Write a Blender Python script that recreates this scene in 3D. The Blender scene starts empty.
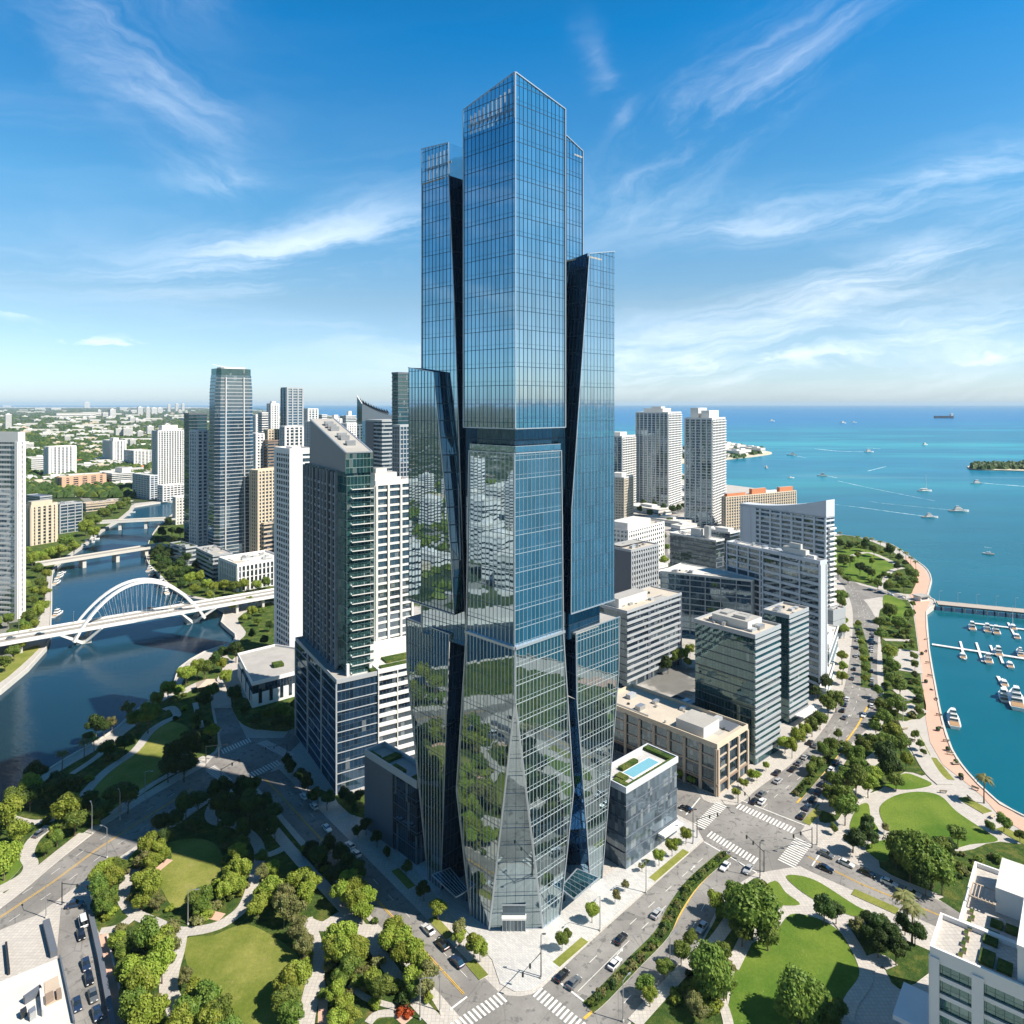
import bpy, math, random
from mathutils import Vector, Matrix
from mathutils.geometry import tessellate_polygon
R = math.radians
scene = bpy.context.scene
COL = scene.collection
rnd = random.Random(7)

# ------------------------------------------------------------------ camera, sky, sun, exposure
CAMZ, F = 145.0, 700.0
cam_d = bpy.data.cameras.new("camera"); cam = bpy.data.objects.new("camera", cam_d); COL.objects.link(cam)
cam.location = (0, 0, CAMZ); cam.rotation_euler = (R(90), 0, 0)
cam_d.sensor_width = 36; cam_d.lens = 36*F/1024; cam_d.shift_y = -108/1024
cam_d.clip_start = 1.0; cam_d.clip_end = 200000
scene.camera = cam
SUN_EL, SUN_X, SUN_Y = 47.0, 0.94, -0.34
SUN_ROT = math.atan2(SUN_X, SUN_Y)
sd = bpy.data.lights.new("sun", 'SUN'); sd.energy = 5.0; sd.angle = R(0.5); sd.color = (1.0, 0.915, 0.80)
sun = bpy.data.objects.new("sun", sd); COL.objects.link(sun)
sv = Vector((SUN_X*math.cos(R(SUN_EL)), SUN_Y*math.cos(R(SUN_EL)), math.sin(R(SUN_EL))))
sun.rotation_euler = sv.to_track_quat('Z', 'Y').to_euler()
scene.view_settings.view_transform = 'Standard'; scene.view_settings.look = 'None'
scene.view_settings.exposure = 0.80; scene.view_settings.gamma = 1.0
scene.render.engine = 'CYCLES'
scene.cycles.max_bounces = 6; scene.cycles.glossy_bounces = 4; scene.cycles.transparent_max_bounces = 8
scene.cycles.volume_bounces = 0

class NT:
    """tiny node-tree writer"""
    def __init__(s, tree): s.t = tree; s.n = tree.nodes; s.l = tree.links
    def set(s, sock, v):
        if isinstance(v, bpy.types.NodeSocket): s.l.new(v, sock)
        elif v is not None:
            if hasattr(sock, 'default_value'):
                try: sock.default_value = v
                except Exception:
                    sock.default_value = (*v, 1.0) if len(v) == 3 else v[:3]
    def add(s, typ, **kw):
        nd = s.n.new(typ)
        for k, v in kw.items():
            if k == 'i':
                for kk, vv in v.items(): s.set(nd.inputs[kk], vv)
            else: setattr(nd, k, v)
        return nd
    def m(s, op, a, b=None, c=None, clamp=False):
        nd = s.n.new('ShaderNodeMath'); nd.operation = op; nd.use_clamp = clamp
        s.set(nd.inputs[0], a)
        if b is not None: s.set(nd.inputs[1], b)
        if c is not None: s.set(nd.inputs[2], c)
        return nd.outputs[0]
    def vm(s, op, a, b=None, scale=None):
        nd = s.n.new('ShaderNodeVectorMath'); nd.operation = op
        s.set(nd.inputs[0], a)
        if b is not None: s.set(nd.inputs[1], b)
        if scale is not None: s.set(nd.inputs['Scale'], scale)
        return nd.outputs['Value'] if op in ('LENGTH', 'DOT_PRODUCT', 'DISTANCE') else nd.outputs[0]
    def mix(s, f, a, b):
        nd = s.n.new('ShaderNodeMix'); nd.data_type = 'RGBA'
        s.set(nd.inputs[0], f); s.set(nd.inputs[6], a); s.set(nd.inputs[7], b)
        return nd.outputs[2]
    def sep(s, v):
        nd = s.n.new('ShaderNodeSeparateXYZ'); s.set(nd.inputs[0], v); return nd.outputs
    def comb(s, x=0.0, y=0.0, z=0.0):
        nd = s.n.new('ShaderNodeCombineXYZ'); s.set(nd.inputs[0], x); s.set(nd.inputs[1], y); s.set(nd.inputs[2], z)
        return nd.outputs[0]
    def noise(s, vec, scale, detail=4.0, rough=0.55, dist=0.0, out=0):
        nd = s.add('ShaderNodeTexNoise', i={'Vector': vec, 'Scale': scale, 'Detail': detail, 'Roughness': rough, 'Distortion': dist})
        return nd.outputs[out]
    def step(s, v, a, b):
        nd = s.n.new('ShaderNodeMapRange'); nd.interpolation_type = 'SMOOTHSTEP'
        s.set(nd.inputs[0], v); nd.inputs[1].default_value = a; nd.inputs[2].default_value = b
        return nd.outputs[0]
    def ramp(s, v, stops):
        nd = s.n.new('ShaderNodeValToRGB'); s.set(nd.inputs[0], v); e = nd.color_ramp.elements
        while len(e) < len(stops): e.new(0.5)
        for el, (p, c) in zip(e, stops): el.position = p; el.color = (*c, 1)
        return nd.outputs[0]

world = bpy.data.worlds.new("World"); scene.world = world; world.use_nodes = True
w = NT(world.node_tree); w.n.clear()
sky = w.add('ShaderNodeTexSky', sky_type='NISHITA', sun_disc=False, sun_elevation=R(SUN_EL), sun_rotation=SUN_ROT,
            altitude=100.0, air_density=1.0, dust_density=0.5, ozone_density=3.0)
tc = w.add('ShaderNodeTexCoord')
dv = w.sep(tc.outputs['Generated'])
az0 = w.m('ARCTAN2', dv[0], dv[1]); el = el0 = w.m('ARCSINE', dv[2])
warp_ = w.sep(w.noise(w.comb(w.m('MULTIPLY', az0, 4.0), w.m('MULTIPLY', el0, 7.0), 3.3), 1.0, 5.0, .6, out=1))
az = w.m('ADD', az0, w.m('MULTIPLY', w.m('SUBTRACT', warp_[0], .5), .16))
# upper sky deepened, unseen zenith dimmed for less blue fill, horizon kept pale
elw = w.m('ADD', el0, w.m('MULTIPLY', w.m('SUBTRACT', warp_[1], .5), .08))
skyc = w.vm('SCALE', w.vm('MULTIPLY', sky.outputs[0], w.ramp(el, [(0.0, (.42, .50, .66)), (0.04, (.42, .49, .60)), (0.14, (.38, .44, .45)), (0.27, (.24, .49, .55)), (0.49, (.025, .43, .62)), (0.75, (.09, .28, .38))])), scale=2.0)
skyc = w.mix(w.m('SUBTRACT', 1.0, w.step(az0, R(-85), R(-48))), skyc, w.vm('MULTIPLY', skyc, (.60, .86, 1.0)))  # out-of-view left sky tinted deeper blue for the tower's left-face reflections
skyc = w.mix(w.step(w.m('ABSOLUTE', az0), R(80), R(120)), skyc, w.vm('MULTIPLY', skyc, (1.0, .78, .62)))  # unseen sky behind the camera tinted warmer so shade turns less blue
el = elw
def streaks(ang, sx, sy, off, lo, hi, detail=7.0, dist=0.6):
    ca, sa = math.cos(R(ang)), math.sin(R(ang))
    u = w.m('ADD', w.m('MULTIPLY', az, ca), w.m('MULTIPLY', el, sa))
    v = w.m('SUBTRACT', w.m('MULTIPLY', el, ca), w.m('MULTIPLY', az, sa))
    vec = w.comb(w.m('MULTIPLY', u, sx), w.m('MULTIPLY', v, sy), off)
    return w.step(w.noise(vec, 1.0, detail, 0.62, dist), lo, hi)
def blob(a0, e0, ang, ra, re):
    """soft ellipse on the sky dome, centre azimuth/elevation in degrees"""
    ca, sa = math.cos(R(ang)), math.sin(R(ang))
    x = w.m('SUBTRACT', az, R(a0)); y = w.m('SUBTRACT', el, R(e0))
    u = w.m('DIVIDE', w.m('ADD', w.m('MULTIPLY', x, ca), w.m('MULTIPLY', y, sa)), R(ra))
    v = w.m('DIVIDE', w.m('SUBTRACT', w.m('MULTIPLY', y, ca), w.m('MULTIPLY', x, sa)), R(re))
    d = w.m('ADD', w.m('MULTIPLY', u, u), w.m('MULTIPLY', v, v))
    return w.m('POWER', 2.718, w.m('MULTIPLY', d, -1.0))
def total(*a):
    r = a[0]
    for b in a[1:]: r = w.m('ADD', r, b, clamp=True)
    return r
def amt(k, s): return w.m('MULTIPLY', s, k)
s1 = streaks(28, 3.0, 11.0, 1.3, 0.36, 0.74)
s2 = streaks(7, 2.4, 16.0, 4.1, 0.38, 0.72)
s3 = streaks(-22, 5.0, 12.0, 7.7, 0.36, 0.76)
m1 = total(amt(.85, blob(17, 21.5, 33, 13, 3.2)), amt(.4, blob(8, 24, -60, 4, 1.0)))
m2 = total(amt(1.0, blob(30, 8.5, 13, 15, 2.6)), amt(.95, blob(24, 5.0, 4, 26, 3.0)), amt(.8, blob(20, 14.0, 2, 10, 1.6)), amt(.7, blob(34, 15.5, 10, 7, 1.6)), amt(.5, blob(30, 2.5, 0, 22, 2.2)),
           amt(.85, blob(-15, 12.0, 14, 9, 3.6)), amt(.6, blob(-22, 9.5, 4, 14, 3.2)), amt(.45, blob(-9, 5.5, 2, 8, 2.0)), amt(.45, blob(70, 10, 8, 40, 7)), amt(.4, blob(-90, 12, 8, 45, 8)), amt(.4, blob(170, 14, 8, 50, 9)))
m3 = total(amt(.55, blob(-27, 22.0, -32, 6.0, 3.0)), amt(.5, blob(-24, 16.5, 4, 3, 1.2)), amt(.4, blob(-28, 27.0, 14, 5, 2.0)))
cl = total(w.m('MULTIPLY', s1, m1), w.m('MULTIPLY', s2, m2), w.m('MULTIPLY', s3, m3))
puff = w.m('MULTIPLY', w.step(w.noise(w.comb(w.m('MULTIPLY', az, 14.0), w.m('MULTIPLY', el, 40.0), 2.0), 1.0, 6.0, .55), .50, .62),
           total(amt(.5, blob(-32, 3.9, 0, 3.2, .55)), amt(.4, blob(-36, 5.8, 0, 2.2, .6)), amt(.3, blob(22, 3.2, 0, 12, .6)), amt(.25, blob(34, 3.8, 0, 4, .7))))
cl = total(w.m('MULTIPLY', cl, 0.50), puff)
skyc = w.mix(cl, skyc, (9.3, 9.9, 10.6, 1))
bg = w.add('ShaderNodeBackground', i={'Color': skyc, 'Strength': 0.088})
wo = w.add('ShaderNodeOutputWorld'); w.l.new(bg.outputs[0], wo.inputs[0])

# ------------------------------------------------------------------ placing helpers
def G(x, y, z=0.0):
    """the point at height z seen at photo position (x, y)"""
    D = F*(CAMZ-z)/(y-404.0)
    return Vector(((x-512)*D/F, D, z))
def Pd(x, y, D): return Vector(((x-512)*D/F, D, CAMZ-(y-404)*D/F))

def smooth(pts, closed=False, n=5):
    pts = [Vector(p) for p in pts]; out = []; N = len(pts)
    for i in range(N if closed else N-1):
        p0 = pts[(i-1) % N] if (closed or i > 0) else pts[0]
        p1 = pts[i]; p2 = pts[(i+1) % N]
        p3 = pts[(i+2) % N] if (closed or i+2 < N) else pts[-1]
        for k in range(n):
            t = k/n
            out.append(0.5*((2*p1)+(p2-p0)*t+(2*p0-5*p1+4*p2-p3)*t*t+(3*p1-p0-3*p2+p3)*t**3))
    if not closed: out.append(pts[-1])
    return out
def side(pts, off):
    """polyline shifted sideways (positive = to the left of travel)"""
    out = []
    for i, p in enumerate(pts):
        a = pts[max(i-1, 0)]; b = pts[min(i+1, len(pts)-1)]
        d = Vector((b[0]-a[0], b[1]-a[1])); d.normalize()
        out.append(Vector((p[0]-d.y*off, p[1]+d.x*off, 0)))
    return out
def area(poly):
    return 0.5*sum(poly[i][0]*poly[(i+1) % len(poly)][1]-poly[(i+1) % len(poly)][0]*poly[i][1] for i in range(len(poly)))
def ccw(poly):
    poly = [Vector((p[0], p[1], 0)) for p in poly]
    return poly if area(poly) > 0 else poly[::-1]
def offset(poly, d):
    """grow (d>0) a convex ccw footprint"""
    n = len(poly); out = []
    for i in range(n):
        a, b, c = poly[i-1], poly[i], poly[(i+1) % n]
        e1 = Vector((b[0]-a[0], b[1]-a[1])).normalized(); e2 = Vector((c[0]-b[0], c[1]-b[1])).normalized()
        n1 = Vector((e1.y, -e1.x)); n2 = Vector((e2.y, -e2.x)); m = n1+n2
        k = d/max(0.25, (1+n1.dot(n2))) 
        out.append(Vector((b[0]+m.x*k, b[1]+m.y*k, 0)))
    return out
def inside(pt, poly):
    x, y = pt[0], pt[1]; c = False; n = len(poly); j = n-1
    for i in range(n):
        xi, yi, xj, yj = poly[i][0], poly[i][1], poly[j][0], poly[j][1]
        if (yi > y) != (yj > y) and x < (xj-xi)*(y-yi)/(yj-yi)+xi: c = not c
        j = i
    return c

# ------------------------------------------------------------------ mesh collector
class MB:
    def __init__(s): s.v = []; s.f = []; s.uv = []; s.mi = []; s.mats = []; s.smooth = False
    def slot(s, mat):
        if mat is None: return 0
        if mat not in s.mats: s.mats.append(mat)
        return s.mats.index(mat)
    def face(s, pts, uvs=None, mat=None):
        b = len(s.v); s.v += [tuple(p) for p in pts]; s.f.append(tuple(range(b, b+len(pts))))
        s.uv.append(uvs or [(p[0]*1.0, p[1]*1.0) for p in pts]); s.mi.append(s.slot(mat)); return s
    def poly(s, poly, z, mat=None, flip=False):
        tri = tessellate_polygon([[Vector((p[0], p[1], 0)) for p in poly]])
        for t in tri:
            q = [Vector((poly[i][0], poly[i][1], z)) for i in t]
            nz = (q[1]-q[0]).cross(q[2]-q[0]).z
            if (nz < 0) != flip: q = q[::-1]
            s.face(q, None, mat)
        return s
    def prism(s, poly, z0, z1, side_mat=None, top_mat=None, bottom=False, top=True, u0=0.0):
        poly = ccw(poly); u = u0; n = len(poly)
        for i in range(n):
            a, b = poly[i], poly[(i+1) % n]; L = (b-a).length
            s.face([(a.x, a.y, z0), (b.x, b.y, z0), (b.x, b.y, z1), (a.x, a.y, z1)], [(u, z0), (u+L, z0), (u+L, z1), (u, z1)], side_mat); u += L
        if top: s.poly(poly, z1, top_mat or side_mat)
        if bottom: s.poly(poly, z0, side_mat, flip=True)
        return s
    def obox(s, c, ax, ay, z0, z1, lx, ly, mat=None, bottom=True):
        """box centred on c, half sizes lx, ly along unit directions ax, ay"""
        p = [Vector((c[0], c[1], 0))+ax*i*lx+ay*j*ly for i, j in ((-1, -1), (1, -1), (1, 1), (-1, 1))]
        return s.prism(p, z0, z1, mat, bottom=bottom)
    def box(s, x0, x1, y0, y1, z0, z1, mat=None):
        return s.prism([(x0, y0), (x1, y0), (x1, y1), (x0, y1)], z0, z1, mat, bottom=True)
    def bar(s, a, b, wd, ht=None, mat=None, up=None):
        """rectangular bar from a to b"""
        a, b = Vector(a), Vector(b); ht = ht or wd; d = (b-a)
        if d.length < 1e-6: return s
        d.normalize(); up = Vector(up) if up else (Vector((0, 0, 1)) if abs(d.z) < .95 else Vector((1, 0, 0)))
        x = d.cross(up).normalized(); y = x.cross(d).normalized()
        q = [[p+x*i*wd/2+y*j*ht/2 for i, j in ((-1, -1), (1, -1), (1, 1), (-1, 1))] for p in (a, b)]
        for k in range(4): s.face([q[0][k], q[0][(k+1) % 4], q[1][(k+1) % 4], q[1][k]], None, mat)
        s.face(q[0][::-1], None, mat); s.face(q[1], None, mat); return s
    def tube(s, pts, rad, n=6, mat=None):
        pts = [Vector(p) for p in pts]; rs = rad if isinstance(rad, (list, tuple)) else [rad]*len(pts); rings = []
        for i, p in enumerate(pts):
            d = (pts[min(i+1, len(pts)-1)]-pts[max(i-1, 0)]).normalized()
            up = Vector((0, 0, 1)) if abs(d.z) < .9 else Vector((1, 0, 0))
            x = d.cross(up).normalized(); y = x.cross(d)
            rings.append([p+(x*math.cos(2*math.pi*k/n)+y*math.sin(2*math.pi*k/n))*rs[i] for k in range(n)])
        for i in range(len(rings)-1):
            for k in range(n): s.face([rings[i][k], rings[i+1][k], rings[i+1][(k+1) % n], rings[i][(k+1) % n]][::-1], None, mat)
        s.face(rings[0], None, mat); s.face(rings[-1][::-1], None, mat); return s
    def blob(s, c, r, mat=None, n=8, m=5, sq=1.0, jit=0.0):
        c = Vector(c); g = []
        for i in range(m+1):
            th = math.pi*i/m; row = []
            for k in range(n):
                ph = 2*math.pi*k/n; j = 1+rnd.uniform(-jit, jit)
                row.append(c+Vector((math.sin(th)*math.cos(ph)*r*j, math.sin(th)*math.sin(ph)*r*j, math.cos(th)*r*sq*j)))
            g.append(row)
        for i in range(m):
            for k in range(n): s.face([g[i][k], g[i+1][k], g[i+1][(k+1) % n], g[i][(k+1) % n]], None, mat)
        return s
    def mesh(s, name, mat=None):
        me = bpy.data.meshes.new(name); me.from_pydata(s.v, [], s.f)
        uvl = me.uv_layers.new(name="UVMap"); flat = [c for f in s.uv for p in f for c in p[:2]]
        uvl.data.foreach_set('uv', flat)
        if s.mats:
            for m_ in s.mats: me.materials.append(m_)
            me.polygons.foreach_set('material_index', s.mi)
        elif mat: me.materials.append(mat)
        if s.smooth: me.polygons.foreach_set('use_smooth', [True]*len(s.f))
        me.update(); return me
    def build(s, name, mat=None, parent=None, label=None):
        return link(name, s.mesh(name, mat), parent, label)
def link(name, me, parent=None, label=None):
    o = bpy.data.objects.new(name, me); COL.objects.link(o)
    if parent is not None:
        o.parent = parent
        if parent.get('world_parts'): o.matrix_parent_inverse = Matrix.Translation(parent.location).inverted()
    if label: o['label'] = label
    return o
def tag(o, label, cat, group=None):
    o['label'] = label; o['category'] = cat
    if group: o['group'] = group
    return o
def struct(name, mb, mat=None, kind='structure'):
    o = mb.build(name, mat); o['kind'] = kind; return o
def thing(name, label, cat, loc=(0, 0, 0), rz=0.0, group=None, world_parts=False):
    o = bpy.data.objects.new(name, None); COL.objects.link(o); o.location = loc; o.rotation_euler = (0, 0, rz)
    o.empty_display_size = 0.5
    if world_parts: o['world_parts'] = 1
    return tag(o, label, cat, group)
def copy_tree(o, loc, rz=0.0, sc=1.0, label=None, group=None):
    r = o.copy(); COL.objects.link(r); r.location = loc; r.rotation_euler = (0, 0, rz)
    r.scale = (sc, sc, sc) if not isinstance(sc, tuple) else sc
    if label: r['label'] = label
    if group: r['group'] = group
    for ch in KIDS.get(o.name, []):
        c = ch.copy(); COL.objects.link(c); c.parent = r
        for g in KIDS.get(ch.name, []):
            d = g.copy(); COL.objects.link(d); d.parent = c
    return r
KIDS = {}
def register(root):
    """remember a prototype's parts so that it can be copied"""
    def kids(o): return [c for c in bpy.data.objects if c.parent == o]
    KIDS[root.name] = kids(root)
    for c in KIDS[root.name]: KIDS[c.name] = kids(c)
    return root

# ------------------------------------------------------------------ materials
MATS = {}
def mat(name, base, rough=0.7, spec=0.3, metal=0.0, var=0.12, scale=0.25, bump=0.0, coat=0.0, streak=False, emis=None):
    """painted / concrete / metal surfaces: base colour with blotches and fine grain"""
    if name in MATS: return MATS[name]
    m_ = bpy.data.materials.new(name); m_.use_nodes = True; t = NT(m_.node_tree); b = t.n['Principled BSDF']
    g = t.add('ShaderNodeNewGeometry'); pos = g.outputs['Position']
    vec = t.vm('MULTIPLY', pos, (1, 1, 0.25)) if streak else pos
    n1 = t.noise(vec, scale, 5.0, .6); n2 = t.noise(pos, scale*9, 3.0, .6)
    k = t.m('ADD', t.m('MULTIPLY', t.m('SUBTRACT', n1, .5), var*2.2), t.m('MULTIPLY', t.m('SUBTRACT', n2, .5), var*1.2))
    k = t.m('ADD', k, 1.0)
    c = t.vm('SCALE', t.comb(*base), scale=k)
    t.set(b.inputs['Base Color'], c); b.inputs['Roughness'].default_value = rough
    b.inputs['Specular IOR Level'].default_value = spec; b.inputs['Metallic'].default_value = metal
    if coat: b.inputs['Coat Weight'].default_value = coat; b.inputs['Coat Roughness'].default_value = 0.05
    if bump:
        bp = t.add('ShaderNodeBump', i={'Strength': bump, 'Distance': 0.3, 'Height': n2}); t.l.new(bp.outputs[0], b.inputs['Normal'])
    MATS[name] = m_; return m_

def glass(name, tint=(0.55, 0.72, 0.82), body=(0.015, 0.03, 0.045), refl=0.5, pw=1.5, ph=4.9, mw=0.08, mh=0.10,
          frame=(0.10, 0.13, 0.16), warp=0.012, var=0.6, blind=0.12, rough=0.02, spandrel=0.0, span_col=(0.2, 0.25, 0.3), clear=0.0):
    """curtain-wall glass: panes on a grid in metres (u along the wall, v = height), each pane tilted a hair and with its own inside"""
    if name in MATS: return MATS[name]
    m_ = bpy.data.materials.new(name); m_.use_nodes = True; t = NT(m_.node_tree); t.n.clear()
    uv = t.add('ShaderNodeUVMap'); u, v, _ = t.sep(uv.outputs[0])
    uu = t.m('DIVIDE', u, pw); vv = t.m('DIVIDE', v, ph)
    fu = t.m('FRACT', uu); fv = t.m('FRACT', vv)
    idv = t.comb(t.m('FLOOR', uu), t.m('FLOOR', vv), 0.0)
    wn = t.add('ShaderNodeTexWhiteNoise', noise_dimensions='2D', i={'Vector': idv})
    geo = t.add('ShaderNodeNewGeometry')
    tilt = t.vm('SCALE', t.vm('SUBTRACT', wn.outputs['Color'], (.5, .5, .5)), scale=warp)
    wav = t.vm('SCALE', t.vm('SUBTRACT', t.noise(geo.outputs['Position'], .35, 2.0, .5, out=1), (.5, .5, .5)), scale=warp*1.4)
    nrm = t.vm('NORMALIZE', t.vm('ADD', geo.outputs['Normal'], t.vm('ADD', tilt, wav)))
    r = wn.outputs['Value']
    inner = t.vm('SCALE', t.comb(*body), scale=t.m('ADD', 1.0-var/2, t.m('MULTIPLY', r, var*1.6)))
    isb = t.m('GREATER_THAN', r, 1.0-blind)
    inner = t.mix(t.m('MULTIPLY', isb, 0.45), inner, (0.30, 0.31, 0.30, 1))
    dif = t.add('ShaderNodeBsdfDiffuse', i={'Color': inner, 'Normal': nrm})
    gcol = t.vm('SCALE', t.comb(*tint), scale=t.m('ADD', .88, t.m('MULTIPLY', t.sep(wn.outputs['Color'])[1], .16)))
    glo = t.add('ShaderNodeBsdfGlossy', i={'Color': gcol, 'Roughness': rough, 'Normal': nrm})
    fr = t.add('ShaderNodeFresnel', i={'IOR': 1.5, 'Normal': nrm})
    fac = t.m('ADD', refl, t.m('MULTIPLY', fr.outputs[0], 1.0-refl), clamp=True)
    sh = t.add('ShaderNodeMixShader', i={0: fac, 1: dif.outputs[0], 2: glo.outputs[0]})
    out = sh.outputs[0]
    if clear:
        tr = t.add('ShaderNodeBsdfTransparent', i={'Color': (.75, .86, .9, 1)})
        out = t.add('ShaderNodeMixShader', i={0: clear, 1: out, 2: tr.outputs[0]}).outputs[0]
    mk = None
    if mw: mk = t.m('LESS_THAN', fu, mw/pw)
    if mh:
        k2 = t.m('LESS_THAN', fv, mh/ph); mk = t.m('MAXIMUM', mk, k2) if mk else k2
    if mk is not None:
        fd = t.add('ShaderNodeBsdfPrincipled', i={'Base Color': (*frame, 1), 'Roughness': .45, 'Metallic': .3})
        out = t.add('ShaderNodeMixShader', i={0: mk, 1: out, 2: fd.outputs[0]}).outputs[0]
    if spandrel:
        sp = t.m('LESS_THAN', fv, spandrel)
        sd_ = t.add('ShaderNodeBsdfPrincipled', i={'Base Color': (*span_col, 1), 'Roughness': .35})
        out = t.add('ShaderNodeMixShader', i={0: sp, 1: out, 2: sd_.outputs[0]}).outputs[0]
    o = t.add('ShaderNodeOutputMaterial'); t.l.new(out, o.inputs[0])
    MATS[name] = m_; return m_

def water_mat(name, fn):
    m_ = bpy.data.materials.new(name); m_.use_nodes = True; t = NT(m_.node_tree); t.n.clear()
    g = t.add('ShaderNodeNewGeometry'); c, h = fn(t, g.outputs['Position'])
    bp = t.add('ShaderNodeBump', i={'Strength': .25, 'Distance': .5, 'Height': h})
    d = t.add('ShaderNodeBsdfDiffuse', i={'Color': c}); gl = t.add('ShaderNodeBsdfGlossy', i={'Color': (.8, .9, 1, 1), 'Roughness': .14, 'Normal': bp.outputs[0]})
    fr = t.add('ShaderNodeFresnel', i={'IOR': 1.33}); f = t.m('MINIMUM', t.m('MULTIPLY', fr.outputs[0], .75), .22)
    mx = t.add('ShaderNodeMixShader', i={0: f, 1: d.outputs[0], 2: gl.outputs[0]}); o = t.add('ShaderNodeOutputMaterial'); t.l.new(mx.outputs[0], o.inputs[0])
    return m_
def ground_mat(name, fn, rough=0.9, spec=0.2, bump=0.0):
    if name in MATS: return MATS[name]
    m_ = bpy.data.materials.new(name); m_.use_nodes = True; t = NT(m_.node_tree); b = t.n['Principled BSDF']
    g = t.add('ShaderNodeNewGeometry'); c, h = fn(t, g.outputs['Position'])
    t.set(b.inputs['Base Color'], c); b.inputs['Roughness'].default_value = rough; b.inputs['Specular IOR Level'].default_value = spec
    if bump and h is not None:
        bp = t.add('ShaderNodeBump', i={'Strength': bump, 'Distance': 0.5, 'Height': h}); t.l.new(bp.outputs[0], b.inputs['Normal'])
    MATS[name] = m_; return m_
def _asphalt(t, p):
    n = t.noise(p, .06, 5, .6); f = t.noise(p, 1.7, 4, .7); lo = t.noise(p, .5, 3, .5)
    c = t.mix(t.step(n, .35, .68), (.18, .172, .162, 1), (.26, .25, .235, 1))
    c = t.mix(t.step(lo, .58, .64), c, (.145, .14, .135, 1)); tr_ = t.noise(t.add('ShaderNodeVectorRotate', i={'Vector': p, 'Angle': R(-50)}).outputs[0] if False else p, .35, 2, .4); ck = t.add('ShaderNodeTexVoronoi', feature='DISTANCE_TO_EDGE', i={'Vector': p, 'Scale': .11}); c = t.mix(t.m('MULTIPLY', t.m('LESS_THAN', ck.outputs[0], .010), .3), c, (.06, .06, .06, 1)); c = t.mix(t.m('MULTIPLY', t.step(tr_, .6, .8), .35), c, (.24, .23, .215, 1))
    return t.vm('SCALE', c, scale=t.m('ADD', .82, t.m('MULTIPLY', f, .36))), f
def _pave(t, p):
    n = t.noise(p, .08, 5, .6); f = t.noise(p, 1.3, 4, .7)
    br = t.add('ShaderNodeTexBrick', offset=0.0, i={'Vector': p, 'Scale': 0.5, 'Mortar Size': .018, 'Color1': (.47, .44, .40, 1), 'Color2': (.41, .385, .355, 1), 'Mortar': (.28, .26, .24, 1), 'Brick Width': .5, 'Row Height': .5})
    return t.vm('SCALE', br.outputs[0], scale=t.m('ADD', .72, t.m('ADD', t.m('MULTIPLY', n, .28), t.m('MULTIPLY', f, .26)))), f
def _plaza(t, p):
    n = t.noise(p, .1, 4, .6); f = t.noise(p, 2.0, 4, .7)
    rot = t.add('ShaderNodeVectorRotate', i={'Vector': p, 'Angle': R(42)})
    br = t.add('ShaderNodeTexBrick', offset=.5, i={'Vector': rot.outputs[0], 'Scale': .45, 'Mortar Size': .012, 'Color1': (.50, .49, .47, 1), 'Color2': (.40, .395, .39, 1), 'Mortar': (.28, .28, .28, 1), 'Bias': -.2})
    return t.vm('SCALE', br.outputs[0], scale=t.m('ADD', .72, t.m('ADD', t.m('MULTIPLY', n, .3), t.m('MULTIPLY', f, .24)))), f
def _brick(t, p):
    n = t.noise(p, .1, 5, .6); f = t.noise(p, 2.2, 4, .8)
    c = t.mix(n, (.52, .31, .23, 1), (.60, .40, .31, 1))
    return t.vm('SCALE', c, scale=t.m('ADD', .8, t.m('MULTIPLY', f, .35))), f
def _grass(t, p):
    n = t.noise(p, .055, 6, .62); f = t.noise(p, 1.1, 5, .75); lo = t.noise(p, .13, 6, .7)
    c = t.mix(t.step(n, .3, .7), (.105, .140, .022, 1), (.235, .235, .062, 1))
    c = t.mix(t.step(lo, .58, .74), c, (.25, .215, .10, 1))
    return t.vm('SCALE', c, scale=t.m('ADD', .68, t.m('MULTIPLY', f, .7))), f
def _grass2(t, p):
    n = t.noise(p, .05, 6, .62); f = t.noise(p, 1.3, 5, .75); lo = t.noise(p, .16, 6, .7)
    c = t.mix(t.step(n, .3, .7), (.060, .125, .016, 1), (.135, .19, .030, 1))
    c = t.mix(t.step(lo, .64, .74), c, (.30, .24, .13, 1))
    return t.vm('SCALE', c, scale=t.m('ADD', .66, t.m('MULTIPLY', f, .72))), f
def _groundcover(t, p):
    n = t.noise(p, .25, 6, .7); f = t.noise(p, 1.4, 5, .8)
    c = t.ramp(n, [(0.25, (.022, .045, .012)), (.48, (.05, .09, .02)), (.6, (.11, .13, .03)), (.74, (.20, .15, .07))])
    return t.vm('SCALE', c, scale=t.m('ADD', .4, t.m('MULTIPLY', f, 1.2))), f
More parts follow.
